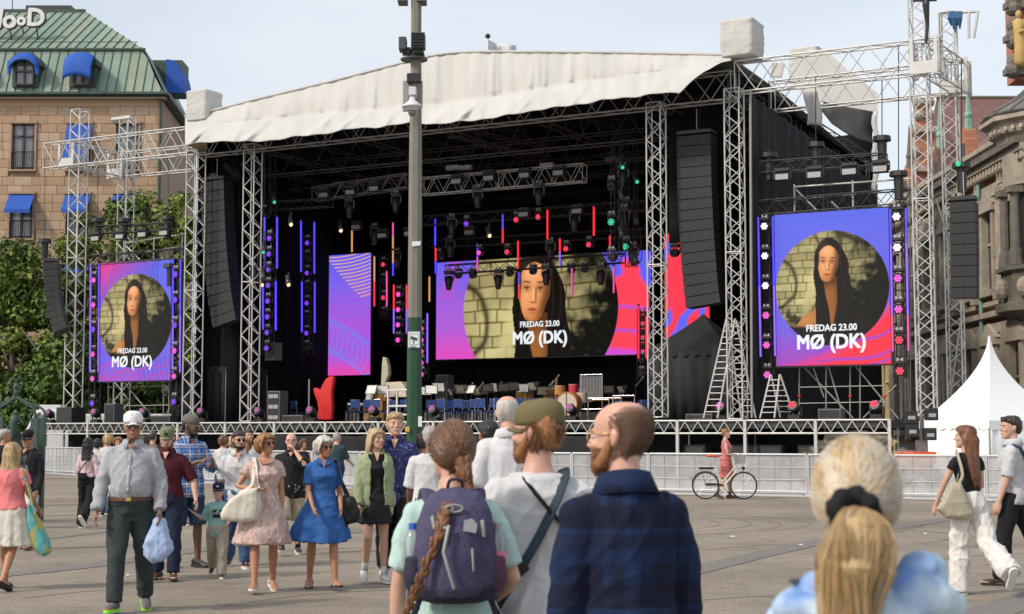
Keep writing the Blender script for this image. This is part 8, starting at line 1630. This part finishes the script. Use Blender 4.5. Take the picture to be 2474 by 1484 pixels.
# background crowd
bgp = [(262, 30, 1050, 'f', 'sand', C_WHITE, C_DENIM, 175, 'blond woman in white top far behind the man in the white cap'), (286, 28, 1058, 'f', 'lightbrown', C_ROSE, C_WHITE, 10, 'woman in rose top just left of the white cap man'), (236, 33, 1062, 'f', 'black', C_WHITE, C_NAVY, 170, 'dark-haired person in white beside the black-haired woman'), (348, 30, 1052, 'f', 'dark', C_BLACK, C_BLACK, 150, 'dark-haired person between the white cap and the green cap'),
 (436, 27, 1060, 'f', 'ginger', C_ROSE, C_DENIM, 20, 'woman with glasses and ginger bob left of the plaid shirt man'), (540, 30, 1054, 'f', 'brown', C_WHITE, C_DENIM, 170, 'brown-haired woman in white right of the plaid shirt man'), (560, 31, 1056, 'f', 'blonde', C_WHITE, C_DENIM, 170, 'curly blond woman just left of the man in white polo'), (601, 25, 1040, 'm', 'dark', C_WHITE, C_NAVY, 20, 'dark-haired man looking out behind the man in white polo'), (594, 23, 1062, 'f', 'lightbrown', C_WHITE, C_DENIM, 15, 'smiling woman between the white polo and the linen dress'),
 (370, 34, 1046, 'm', 'dark', C_NAVY, C_NAVY, 170, 'dark-haired man in navy far behind the green cap'), (12, 26, 1040, 'm', 'grey', C_BLACK, C_NAVY, 100, 'grey-haired man in black at the left edge behind the iron pavilion'), (66, 30, 1060, 'm', 'black', C_BLACK, C_BLACK, 100, 'dark figure right behind the man in the black cap'), (255, 36, 1066, 'f', 'brown', C_NAVY, C_NAVY, 20, 'small far figure in navy near the left barrier')]
for i, (px, d, ty, sx_, hc, tm, bm_, rz, lab) in enumerate(bgp):
    person(lab, pd(px, d), Hof(ty, d), rz, sx_, 'light' if i % 2 else 'tan', 1.0, legs=((6, 6), (-8, 12)), top=dict(m=tm, sleeve=.5, t=.016, hem=.86), bottom=dict(kind='trousers', m=bm_, t=.018), shoes=('sneaker', M_SOLEW, M_SHOEW if i % 2 else M_SHOEK), hair=('bob' if sx_ == 'f' else 'short', hc, .010), vox=.012, face=i in (1, 4, 7, 8), glasses=(M_LENSG, 0) if i == 4 else None)
# ---------------------------------------------------------------- bicycle
M_BIKE = mat('bike_cream', (.62, .56, .44), rough=.35); M_TYRE = mat('tyre', (.02, .02, .02), rough=.8); M_SAD = mat('saddle_orange', (.62, .09, .02), rough=.5); M_WICK = mat('basket_grey', (.32, .33, .34), rough=.6)
BD = 38.0; t = thing('bicycle', 'cream step-through bicycle with orange saddle and grey front basket', 'bicycle', pd(1750, BD)); bp2 = lambda x, y, dd=0: at(x, y, BD+dd)
rw, fw = bp2(1704, 1171), bp2(1796, 1174); rw.z = fw.z = .345
for c in (rw, fw):
    wl_ = MB(); wl_.tube([c + V((.325*cos(a), 0, .325*sin(a))) for a in np.linspace(0, 2*pi, 33)], .019, 6); wo_ = wl_.build('wheel', M_TYRE, t); m = MB(); m.tube([c + V((.302*cos(a), 0, .302*sin(a))) for a in np.linspace(0, 2*pi, 33)], .009, 5); m.build('rim', M_CHROME, wo_)
    m = MB(); 
    for a in range(14): m.tube([c, c + V((.3*cos(a*.4488), 0, .3*sin(a*.4488)))], .0022, 3)
    m.build('spokes', M_CHROME, wo_); m = MB(); m.tube([c - V((0, .05, 0)), c + V((0, .05, 0))], .025, 8); m.build('hub', M_CHROME, wo_)
bb = V((rw.x*.52+fw.x*.48 - .02, BD, .30)); st_ = bb + V((-.20, 0, .62)); hdt = V((fw.x-.24, BD, .98)); hdb = V((fw.x-.16, BD, .72))
for a, b_, r_ in ((bb, st_-V((0, 0, .05)), .017), (bb, hdb, .019), (bb+V((-.04, 0, .1)), hdb+V((-.03, 0, .1)), .016), (hdb, hdt, .019), (hdb, fw, .014), (rw, bb, .012), (rw, st_-V((-.05, 0, .16)), .010)): rod('frame_tube', a, b_, r_, M_BIKE, t, 8)
rod('seat_post', st_-V((.0, 0, .08)), st_+V((-.02, 0, .12)), .012, M_CHROME, t, 8); m = MB(); m.tube([st_+V((-.16, 0, .15)), st_+V((-.08, 0, .16)), st_+V((.03, 0, .14)), st_+V((.11, 0, .13))], [(.07, .03), (.085, .035), (.04, .03), (.02, .02)], 10, ref=(0, 1, 0), round_=True); m.build('saddle', M_SAD, t, smooth=True)
m = MB(); m.tube(smooth_pts([hdt, hdt+V((.03, 0, .10)), hdt+V((-.02, -.20, .14)), hdt+V((-.18, -.27, .12))]), .011, 6); m.tube(smooth_pts([hdt, hdt+V((.03, 0, .10)), hdt+V((-.02, .20, .14)), hdt+V((-.18, .27, .12))]), .011, 6); m.build('handlebar', M_CHROME, t)
m = MB(); a = hdt+V((.14, 0, -.10)); m.loft([[a + V((sx_*wx, sy_*wy, z)) for sx_, sy_ in ((-1, -1), (1, -1), (1, 1), (-1, 1))] for z, wx, wy in ((0, .12, .14), (.22, .15, .18), (.21, .14, .17), (.02, .11, .13))]); m.build('basket', M_WICK, t)
m = MB(); m.ball(fw+V((-.0, -.0, .42)), .045); m.build('headlight', M_BLK, t); m = MB(); m.tube([rw + V((.355*cos(a), 0, .355*sin(a))) for a in np.linspace(.5, 2.9, 14)], [(.02, .006)]*14, 6, ref=(0, 1, 0)); m.build('mudguard', M_BLK, t)
m = MB(); m.tube([rw+V((-.16, 0, .42)), rw+V((.2, 0, .42))], .03, 5); m.build('rear_rack', M_BLK, t); rod('rack_stay', rw, rw+V((-.1, 0, .42)), .007, M_BLK, t); m = MB(); m.box(rw+V((-.36, 0, .2)), (.03, .05, .05)); m.build('tail_light', M_SAD, t)
m = MB(); m.tube([bb-V((0, .03, 0)), bb-V((0, .05, 0))], .095, 14); m.build('chain_ring', M_BIKE, t); rod('crank', bb-V((0, .06, 0)), bb+V((.12, -.06, -.12)), .012, M_CHROME, t); m = MB(); m.box(bb+V((.12, -.10, -.12)), (.09, .07, .02)); m.build('pedal', M_BLK, t); m = MB(); m.tube([bb+V((0, -.045, .05)), (rw+bb)/2+V((0, -.045, .05)), rw+V((0, -.045, .03))], .028, 5); m.build('chain_case', M_BLK, t)
# ================================================================ the four near people
def comb(HP, tie, n, sb, seed, lo=1.045, wd=1.0, ns=True):
    rnd = random.Random(seed)
    for i in range(n):                            # strands combed from the hairline to the tie
        nape = i % 5 == 0
        if nape: th = rnd.uniform(-1, 1)*.9; p0 = V((.062*sin(th), .045+.03*cos(th), rnd.uniform(.025, .05)))
        else: th = rnd.uniform(-.35, pi+.35); p0 = V((.084*cos(th), rnd.uniform(-.06, .02), .135 + .105*sin(th)))
        p3 = V(tie) + V((rnd.uniform(-.020, .020)*wd, -.022, rnd.uniform(-.018, .018)*wd)); pts = []; lay = lo + .04*rnd.random(); off = rnd.uniform(-.004, .004)
        for k in range(9):
            t = k/8; q = p0.lerp(p3, t) + V((off*sin(pi*t), 0, off*sin(pi*t))); cz = V((0, .008, .138)); dv = q - cz; e = sqrt((dv.x/.0815)**2 + (dv.y/.108)**2 + (dv.z/.106)**2); s = max(1, lay/max(e, .3)); s = s if t < .8 else s*(1-(t-.8)*.6) + (t-.8)*.6; pts.append(HP(*(cz + dv*s)))
        cl = noise.noise(V((th*2.6 + (9 if nape else 0), 3.1, seed))) + rnd.uniform(-.22, .22)
        sb[0 if cl > -.10 else (1 if cl > -.36 else 2)].tube(pts, [(.0010, .0018)] + [(.0013, .0024)]*7 + [(.001, .0015)], 4)
def strand_mesh(sb, mats, fin, nm='hair_strands'):
    vs = []; fs = []; mi = []
    for k_, b in enumerate(sb): o_ = len(vs); vs += b.v; fs += [tuple(x+o_ for x in f_) for f_ in b.f]; mi += [k_]*len(b.f)
    me = bpy.data.meshes.new(nm); me.from_pydata([tuple(v) for v in vs], [], fs); [me.materials.append(m_) for m_ in mats]; me.polygons.foreach_set('material_index', mi); o = fin(me, nm, None); o['kind'] = 'stuff'
def fuzz(HP, fin, n, zr, yr, L_, mats, seed, down=1.0, rad=.0008, side=True, jaw=False):
    rnd = random.Random(seed); sb = [MB(), MB()]; Z = [r_[0] for r_ in HEADR]
    for i in range(n):                            # short hairs standing on the skull or jaw
        z = rnd.uniform(*zr); a_, y0, y1 = (float(np.interp(z, Z, [r_[c] for r_ in HEADR])) for c in (1, 2, 3)); th = rnd.uniform(-pi, 0) if jaw else rnd.uniform(-.25, pi+.25); c_, b_ = (y0+y1)/2, (y1-y0)/2; ca, sa = cos(th), sin(th); q = (abs(ca)**2.3 + abs(sa)**2.3)**(-1/2.3); p = V((a_*ca*q, c_ + b_*sa*q, z))
        if not (yr[0] < p.y < yr[1]): continue
        o_ = V((ca, sa, .1)).normalized(); d_ = (o_*.35 + V((rnd.uniform(-.35, .35), rnd.uniform(-.35, .35), -down))).normalized(); l = L_*rnd.uniform(.5, 1.2)
        p = p + o_*rnd.uniform(.001, .006); sb[rnd.random() < .35].tube([HP(*(p)), HP(*(p + d_*l*.6 + o_*l*.12)), HP(*(p + d_*l))], [rad, rad*.9, rad*.4], 3)
    strand_mesh(sb, mats, fin, 'hair_strands')
# 17 woman with braid and backpack
d = 5.7; P = person('woman with a long brown braid and mint T-shirt watching the stage, back turned', pd(1093, d), Hof(1033, d), 184, 'f', 'fair', 1.05, legs=((3, 3), (-3, 5)), arms=(('fk', 2, 14, 6), ('ik', (-.34, -.06, 1.13), (-.4, .6, -.6))) if False else (('fk', 2, 13, 5), ('fk', 0, 20, 60, 30)), top=dict(m=C_MINT, sleeve=.42, t=.018, hem=.80, folds=.012, loose=.02), bottom=dict(kind='trousers', m=C_BLACK, t=.016), shoes=('sneaker', M_SOLEW, M_SHOEK), hair=('crown', 'brown', .010), yaw=22, vox=.0065, near=True)
HP, fin = P['HP'], P['fin']; B1 = mat('strand_brown', (.115, .055, .028), rough=.42, var=.3, vs=20); B2 = mat('strand_chestnut', (.17, .075, .034), rough=.42, var=.3, vs=20); B3 = mat('strand_umber', (.06, .03, .018), rough=.45)
sb = [MB(), MB(), MB()]; comb(HP, (0, .112, .075), 1100, sb, 11, 1.03); strand_mesh(sb, (B1, B2, B3), fin)
q = MB(); path = smooth_pts([HP(0, .098, .10), HP(.0, .115, .03), HP(.005, .13, -.03), P['bend']((.03, .29, 1.42)), P['bend']((.06, .355, 1.33)), P['bend']((.125, .355, 1.17)), P['bend']((.165, .34, 1.07)), P['bend']((.19, .30, .99))], 14)
# interleaved lobes of the plait along the path
for i, p in enumerate(path[:-2]):
    t = (path[i+1]-p).normalized(); s = V((1, 0, 0)); s = (s - t*s.dot(t)).normalized(); n = t.cross(s); f_ = i/len(path); r_ = .034*(1-.55*f_)
    if i % 3 == 0:
        for sg_ in (1, -1):
            if ((i//3) % 2 == 0) == (sg_ > 0): q.tube([p + s*sg_*r_*.75 - t*r_*.8, p + s*sg_*r_*.42 + t*r_*.2, p - s*sg_*r_*.30 + t*r_*1.2], [r_*.40, r_*.66, r_*.35], 8, round_=True)
q.tube(path, [.034*(1-.55*i/len(path))*.6 for i in range(len(path))], 8); fin(q, 'braid', hairm('braid', (.13, .05, .018), (.22, .09, .035), 60)); q = MB(); q.tube([path[-3], path[-1] + V((.01, -.01, -.08))], [.011, .004], 6); fin(q, 'braid_tip', HR['auburn'])
w_ = P['w']; bc = P['bend']((-.005, .21, 1.275))
def bk(u_, dd, z): return w_((bc.x + u_, bc.y + dd, bc.z + z*.80))     # backpack coordinates: u to her left, dd away from her back
bpk = thing('backpack', 'dusty purple hiking backpack with bottles worn by the braided woman', 'backpack', bk(0, 0, -.27))
mb = MB(); rings = []
for z, a, b_, yo in ((-.27, .08, .05, -.02), (-.25, .13, .085, -.01), (-.18, .165, .115, .0), (-.05, .16, .12, .0), (.08, .15, .115, -.005), (.18, .13, .10, -.015), (.24, .10, .075, -.03), (.27, .05, .04, -.04)): rings.append([bk(a*math.copysign(abs(cos(t))**.75, cos(t)), yo + b_*math.copysign(abs(sin(t))**.8, sin(t)), z) for t in np.linspace(0, 2*pi, 28, endpoint=False)])
mb.loft(rings); linkmesh('main_bag', remesh(mb, .008, 2, folds=.010, seed=4, name='main_bag', m=C_PACK), bpk)
mb = MB(); mb.loft([[bk(a*cos(t), .085 + b_*sin(t), z) for t in np.linspace(0, 2*pi, 24, endpoint=False)] for z, a, b_ in ((-.24, .08, .04), (-.20, .11, .06), (-.05, .105, .065), (.07, .09, .05), (.10, .06, .03))]); linkmesh('front_pocket', remesh(mb, .008, 2, folds=.008, seed=9, name='front_pocket', m=C_PACK), bpk)
mb = MB(); mb.loft([[bk(a*cos(t), -.01 + b_*sin(t), z) for t in np.linspace(0, 2*pi, 24, endpoint=False)] for z, a, b_ in ((-.282, .09, .06), (-.26, .155, .10), (-.20, .172, .122), (-.17, .168, .12))]); linkmesh('base_panel', remesh(mb, .009, 2, folds=.006, seed=3, name='base_panel', m=C_PACKD), bpk)
for s in (-1, 1):
    mb = MB(); mb.loft([[bk(s*.155 + a*cos(t), .0 + b_*sin(t), z) for t in np.linspace(0, 2*pi, 18, endpoint=False)] for z, a, b_ in ((-.22, .03, .05), (-.15, .045, .075), (-.06, .04, .07), (-.055, .035, .06))]); linkmesh('side_pocket', remesh(mb, .008, 1, folds=.006, seed=12, name='side_pocket', m=C_PACKD if s > 0 else cloth('pack_plum', (.10, .045, .075))), bpk)
    q = MB(); q.tube(smooth_pts([bk(s*.06, -.03, .24), w_((s*.085, .11, 1.43)), w_((s*.098, .0, 1.475)), w_((s*.11, -.11, 1.40)), w_((s*.125, -.14, 1.2)), w_((s*.15, -.08, 1.02)), bk(s*.14, -.08, -.2)], 6), [(.032, .010)]*37, 8, ref=tuple(Matrix.Rotation(R(184), 3, 'Z') @ V((1, 0, 0)))); q.build('shoulder_strap', C_PACK, bpk, smooth=True)
    q = MB(); q.tube(smooth_pts([bk(s*.13, .0, -.24), bk(s*.16, -.02, -.36), bk(s*.15 , -.06, -.55)], 6), [(.012, .003)]*13, 5); q.build('hanging_strap', C_PACKD, bpk)
for pts, m_, r_, nm in (([(-.02+.05, .155, .10), (.02+.03, .175, -.02), (.0+.01, .168, -.19)], M_GREY, .006, 'zip_cord'), ([(-.06, .155, -.01), (-.065, .15, -.11)], M_GREY, .004, 'zip_pull'), ([(.09, .11, .14), (.085, .12, .09), (.04, .15, .09)], M_ANT, .007, 'bungee_hook'), ([(-.10, .12, .12), (-.105, .12, .05)], M_ANT, .007, 'bungee_hook')):
    q = MB(); q.tube([bk(*p) for p in pts], r_, 6, round_=True); q.build(nm, m_, bpk, smooth=True)
q = MB(); q.prism([bk(-.055+x, .132-.0, .095+z) for x, z in ((-.02, -.03), (.03, -.02), (.025, .03), (-.005, .04), (-.025, .01))], V((0, -.004, 0))); q.build('grey_patch', M_GREY, bpk)
q = MB(); pts = [bk(.01+.035*cos(a), .105, .18+.018*sin(a)) for a in np.linspace(0, 2*pi, 18)]; q.tube(pts, .004, 5); pts = [bk(.025+.013*cos(a), .107, .18+.013*sin(a)) for a in np.linspace(0, 2*pi, 14)]; q.tube(pts, .003, 5); q.build('logo', M_ANT, bpk)
q = MB(); q.tube(smooth_pts([bk(-.03, -.03, .27), bk(-.02, -.01, .31), bk(.02, -.01, .31), bk(.03, -.03, .27)]), .006, 6); q.build('grab_loop', C_PACKD, bpk)
M_PET = mat('clear_plastic', (.75, .82, .85), rough=.08, trans=.75, var=0); M_CAPB = mat('bottle_cap_blue', (.03, .12, .5), rough=.4); M_PINKB = mat('bottle_pink', (.7, .2, .3), rough=.4)
for s, cm1, lab in ((1, M_CAPB, 'clear water bottle with blue cap in the left pocket of the backpack'), (-1, M_GREY, 'small clear bottle with pink label in the right pocket of the backpack')):
    c = bk(s*.165, .0, -.10); t = thing('water_bottle', lab, 'bottle', c); q = MB(); q.loft([[c + V((r_*cos(a), r_*sin(a), z)) for a in np.linspace(0, 2*pi, 18, endpoint=False)] for z, r_ in ((-.03, .028), (0, .031), (.05, .030), (.06, .032), (.10, .031), (.125, .018), (.13, .012))]); q.build('bottle', M_PET, t, smooth=True)
    q = MB(); q.tube([c+V((0, 0, .125)), c+V((0, 0, .15))], .015, 10); q.build('cap', cm1, t)
    if s < 0: q = MB(); q.tube([c+V((0, 0, .0)), c+V((0, 0, .05))], .0325, 14); q.build('label', M_PINKB, t)
# 18 man olive cap
d = 6.0; P = person('man in olive cap and white T-shirt with a dark crossbody strap, back turned', pd(1300, d), Hof(988, d), 176, 'm', 'pink', 1.0, legs=((3, 3), (-3, 5)), arms=(('fk', -4, 12, 40, 10), ('fk', 0, 9, 20)), top=dict(m=C_WHITE, sleeve=.5, t=.020, hem=.80, folds=.020, loose=.035), bottom=dict(kind='trousers', m=C_BLACK, t=.018), shoes=('sneaker', M_SOLEW, M_SHOEK), hair=('short', 'ginger', .0), cap=(C_OLIVE, 'f'), beard='ginger', yaw=62, vox=.007, near=True)
G1 = mat('strand_ginger', (.27, .12, .05), rough=.5, var=.3); G2 = mat('strand_ginger_dark', (.14, .065, .03), rough=.5, var=.3)
fuzz(P['HP'], P['fin'], 2200, (.03, .16), (-.01, .2), .026, (G1, G2), 3, rad=.0011); fuzz(P['HP'], P['fin'], 1300, (-.002, .085), (-.2, .0), .011, (G1, G2), 4, jaw=True)
w_ = P['w']; t = thing('crossbody_bag', 'black crossbody bag with slate strap on the back of the olive cap man', 'bag', w_((.25, .15, .80)))
def on(p): return w_(P['bend'](p))
xd = tuple(Matrix.Rotation(R(176), 3, 'Z') @ V((.7, 0, .7)))
q = MB(); q.tube(smooth_pts([on((-.10, -.02, 1.485)), on((-.105, .09, 1.44)), on((-.04, .155, 1.28)), on((.06, .175, 1.10)), on((.15, .165, .96)), on((.22, .12, .84))], 6), [(.004, .024)]*31, 8, ref=tuple(Matrix.Rotation(R(176), 3, 'Z') @ V((0, 1, 0)))); q.build('strap', C_STRAP, t, smooth=True)
q = MB(); q.tube(smooth_pts([on((.06, -.03, 1.485)), on((.05, .09, 1.45)), on((-.04, .15, 1.34)), on((-.13, .13, 1.24))], 6), [(.003, .010)]*19, 6, ref=tuple(Matrix.Rotation(R(176), 3, 'Z') @ V((0, 1, 0)))); q.build('thin_strap', C_BLACK, t, smooth=True)
q = MB(); q.boxm(Matrix.Translation(on((.07, .187, 1.10))) @ Matrix.Rotation(R(176), 4, 'Z') @ Matrix.Rotation(.7, 4, 'Y'), (-.035, -.008, -.03), (.035, .008, .03)); q.build('buckle', M_BLK, t, bevel=.004)
mb = MB(); c = on((.27, .06, .74)); mb.loft([[c + V((a*cos(t_), .06*sin(t_), z)) for t_ in np.linspace(0, 2*pi, 20, endpoint=False)] for z, a in ((-.22, .06), (-.18, .11), (0, .13), (.10, .10), (.15, .03))]); linkmesh('pouch', remesh(mb, .010, 2, folds=.015, seed=2, name='pouch', m=C_BLACK), t)
# 19 balding man
d = 4.75; P = person('balding man with red beard, gold glasses and dark navy checked shirt in the foreground', pd(1512, d), Hof(984, d), 198, 'm', 'pink', 1.0, legs=((3, 3), (-3, 5)), arms=(('fk', -2, 8, 14), ('fk', 2, 9, 12)), top=dict(m=C_NVPL, sleeve=.98, t=.018, hem=.80, folds=.014, collar=1, loose=.02), bottom=dict(kind='trousers', m=C_NAVY, t=.018), shoes=('shoe', M_SOLEK, M_SHOEK), hair=('bald_sides', 'lightbrown', .003), beard='ginger', glasses=(M_GOLD, 0), yaw=42, vox=.0065, near=True, lean=3)
G3 = mat('stubble_brown', (.16, .095, .06), rough=.6, var=.3); G4 = mat('stubble_dark', (.08, .05, .035), rough=.6, var=.3)
fuzz(P['HP'], P['fin'], 5200, (.03, .20), (-.012, .2), .007, (G3, G4), 6, rad=.0007); fuzz(P['HP'], P['fin'], 2400, (-.002, .085), (-.2, .0), .012, (G1, G2), 8, jaw=True, rad=.0010)
# 20 ponytail woman
d = 2.72; P = person('woman with silvery blond ponytail and black scrunchie in a pale blue blouse, very near', pd(2064, d), Hof(1094, d), 184, 'f', 'pink', 1.02, legs=((3, 3), (-3, 5)), arms=(('fk', 0, 10, 10), ('fk', 0, 10, 10)), top=dict(m=C_BLOUSE, sleeve=.98, t=.022, hem=.80, folds=.018, loose=.03, neck=1.475), bottom=dict(kind='trousers', m=C_WHITE, t=.018), shoes=('sneaker', M_SOLEW, M_SHOEW), hair=('crown', 'sand', .006), yaw=-10, vox=.0065, near=True, tilt=0)
HP, fin = P['HP'], P['fin']; rnd = random.Random(5)
M_S1 = mat('strand_silver', (.50, .435, .34), rough=.42, var=.2, vs=20); M_S2 = mat('strand_blond', (.46, .315, .155), rough=.42, var=.25, vs=20); M_S3 = mat('strand_dark', (.33, .215, .10), rough=.45, var=.2, vs=20)
tie = (0.020, .128, .105); sb = [MB(), MB(), MB()]; comb(HP, tie, 1700, sb, 5)
for i in range(60):                               # flyaways on the crown
    a = rnd.uniform(-1, 1)*1.6; r_ = .085; p0 = V((.085*sin(a), rnd.uniform(-.03, .05), .145 + .1*cos(a))); sb[0].tube([HP(*p0), HP(*(p0*1.0 + V((.02*sin(a)+rnd.uniform(-.01, .01), .01, .012)))), HP(*(p0 + V((.03*sin(a)+rnd.uniform(-.02, .02), .03, .010))))], .0007, 3)
for i in range(900):                              # the tail
    a = rnd.uniform(0, 6.28); rr_ = sqrt(rnd.random()); dx, dy = rr_*cos(a), rr_*sin(a); L_ = rnd.uniform(.15, .25); pts = []
    for k in range(8):
        t = k/7; w1 = .013 + .050*sin(min(1, t*1.5)*pi/2)*(1 - .55*max(0, t-.6)/.4); pts.append(HP(tie[0] + dx*w1*1.25 + .012*sin(t*5+dx*3) + .012*t, tie[1] + .018 + dy*w1*.7 + .035*sin(min(1, t*2.2)*pi/2), tie[2] + .008 - L_*t**1.15 + .014*sin(t*3)*(1-t)))
    cl = noise.noise(V((a*1.3, rr_*2.5, 1))) + rnd.uniform(-.2, .2); sb[0 if cl > .22 else (1 if cl > -.2 else 2)].tube(pts, [(.0011, .0019)]*7 + [(.0005, .0008)], 4)
sb[1].tube([HP(tie[0], tie[1]+.01, tie[2]), HP(tie[0], tie[1]+.045, tie[2]-.03), HP(tie[0]+.004, tie[1]+.052, tie[2]-.10), HP(tie[0]+.01, tie[1]+.045, tie[2]-.19)], [.014, .036, .046, .018], 12, round_=True); strand_mesh(sb, (M_S1, M_S2, M_S3), fin)
mb = MB(); tp = V(tie); pts = [HP(tp.x + .036*cos(a), tp.y + .010 + .006*sin(a*3), tp.z + .030*sin(a)) for a in np.linspace(0, 2*pi, 25)]; mb.tube(pts, [.016 + .004*sin(i*2.1) for i in range(25)], 10); fin(remesh(mb, .004, 1, folds=.008, seed=1, fsc=2, name='scrunchie', m=C_BLACK), 'scrunchie', None)
w_ = P['w']
def ruff(cx, cz, rx, rz_, n_, seed): return None
mb = MB(); mb.tube([P['bend']((.10*cos(a), .03 + .088*sin(a), 1.455 + .016*sin(a*2+1))) for a in np.linspace(0, 2*pi, 30)], [.022+.008*sin(i*1.3) for i in range(30)], 10)
mb.tube([P['bend']((.15*cos(a), .035 + .10*sin(a), 1.425 + .012*sin(a*3))) for a in np.linspace(0, 2*pi, 30)], [.026+.008*sin(i*1.7) for i in range(30)], 10)
mb.tube([P['bend'](q) for q in ((-.06, .10, 1.47), (-.10, .07, 1.50), (-.13, .03, 1.49), (-.15, -.02, 1.46))], [.03, .042, .044, .03], 10, round_=True); mb.tube([P['bend'](q) for q in ((-.05, .12, 1.43), (-.12, .10, 1.45), (-.17, .05, 1.43))], [.03, .04, .03], 10, round_=True)
fin(remesh(mb, .007, 1, folds=.014, seed=8, name='scarf', m=blotch('scarf', (.16, .28, .60), (.50, .62, .70), 9, .5, .1)), 'scarf', None)
t = thing('bag_strap', 'dark strap with metal slider on the shoulder of the ponytailed woman', 'strap', w_((.10, .1, 1.3))); q = MB(); q.tube(smooth_pts([w_((.115, -.03, 1.475)), w_((.118, .07, 1.462)), w_((.10, .135, 1.40)), w_((.06, .165, 1.25))], 6), [(.016, .003)]*19, 6, ref=(1, 0, 0)); q.build('strap', C_STRAP, t, smooth=True); c = w_((.112, .112, 1.432))
q = MB(); q.tube([c + V((-.03, 0, -.02)), c + V((.025, -.0, .035)), c + V((.04, -.0, .022)), c + V((-.015, 0, -.035)), c + V((-.03, 0, -.02))], .003, 6); q.build('slider', M_GOLD, t)
# litter on the ground
for k, (x, y, r_) in enumerate(((107, 1345, .02), (1770, 1298, .03), (2235, 1291, .02), (1935, 1318, .02), (310, 1392, .015))):
    p = gd(x, y); q = MB(); q.ball(p + V((0, 0, .012)), (r_*1.6, r_, .012), 6, 4); tag(q.build('litter', M_PAPER), '%s crumpled paper scrap on the paving, from the left' % ORD[(0, 2, 4, 3, 1)[k]], 'litter')
bpy.data.scenes.remove(TMP)
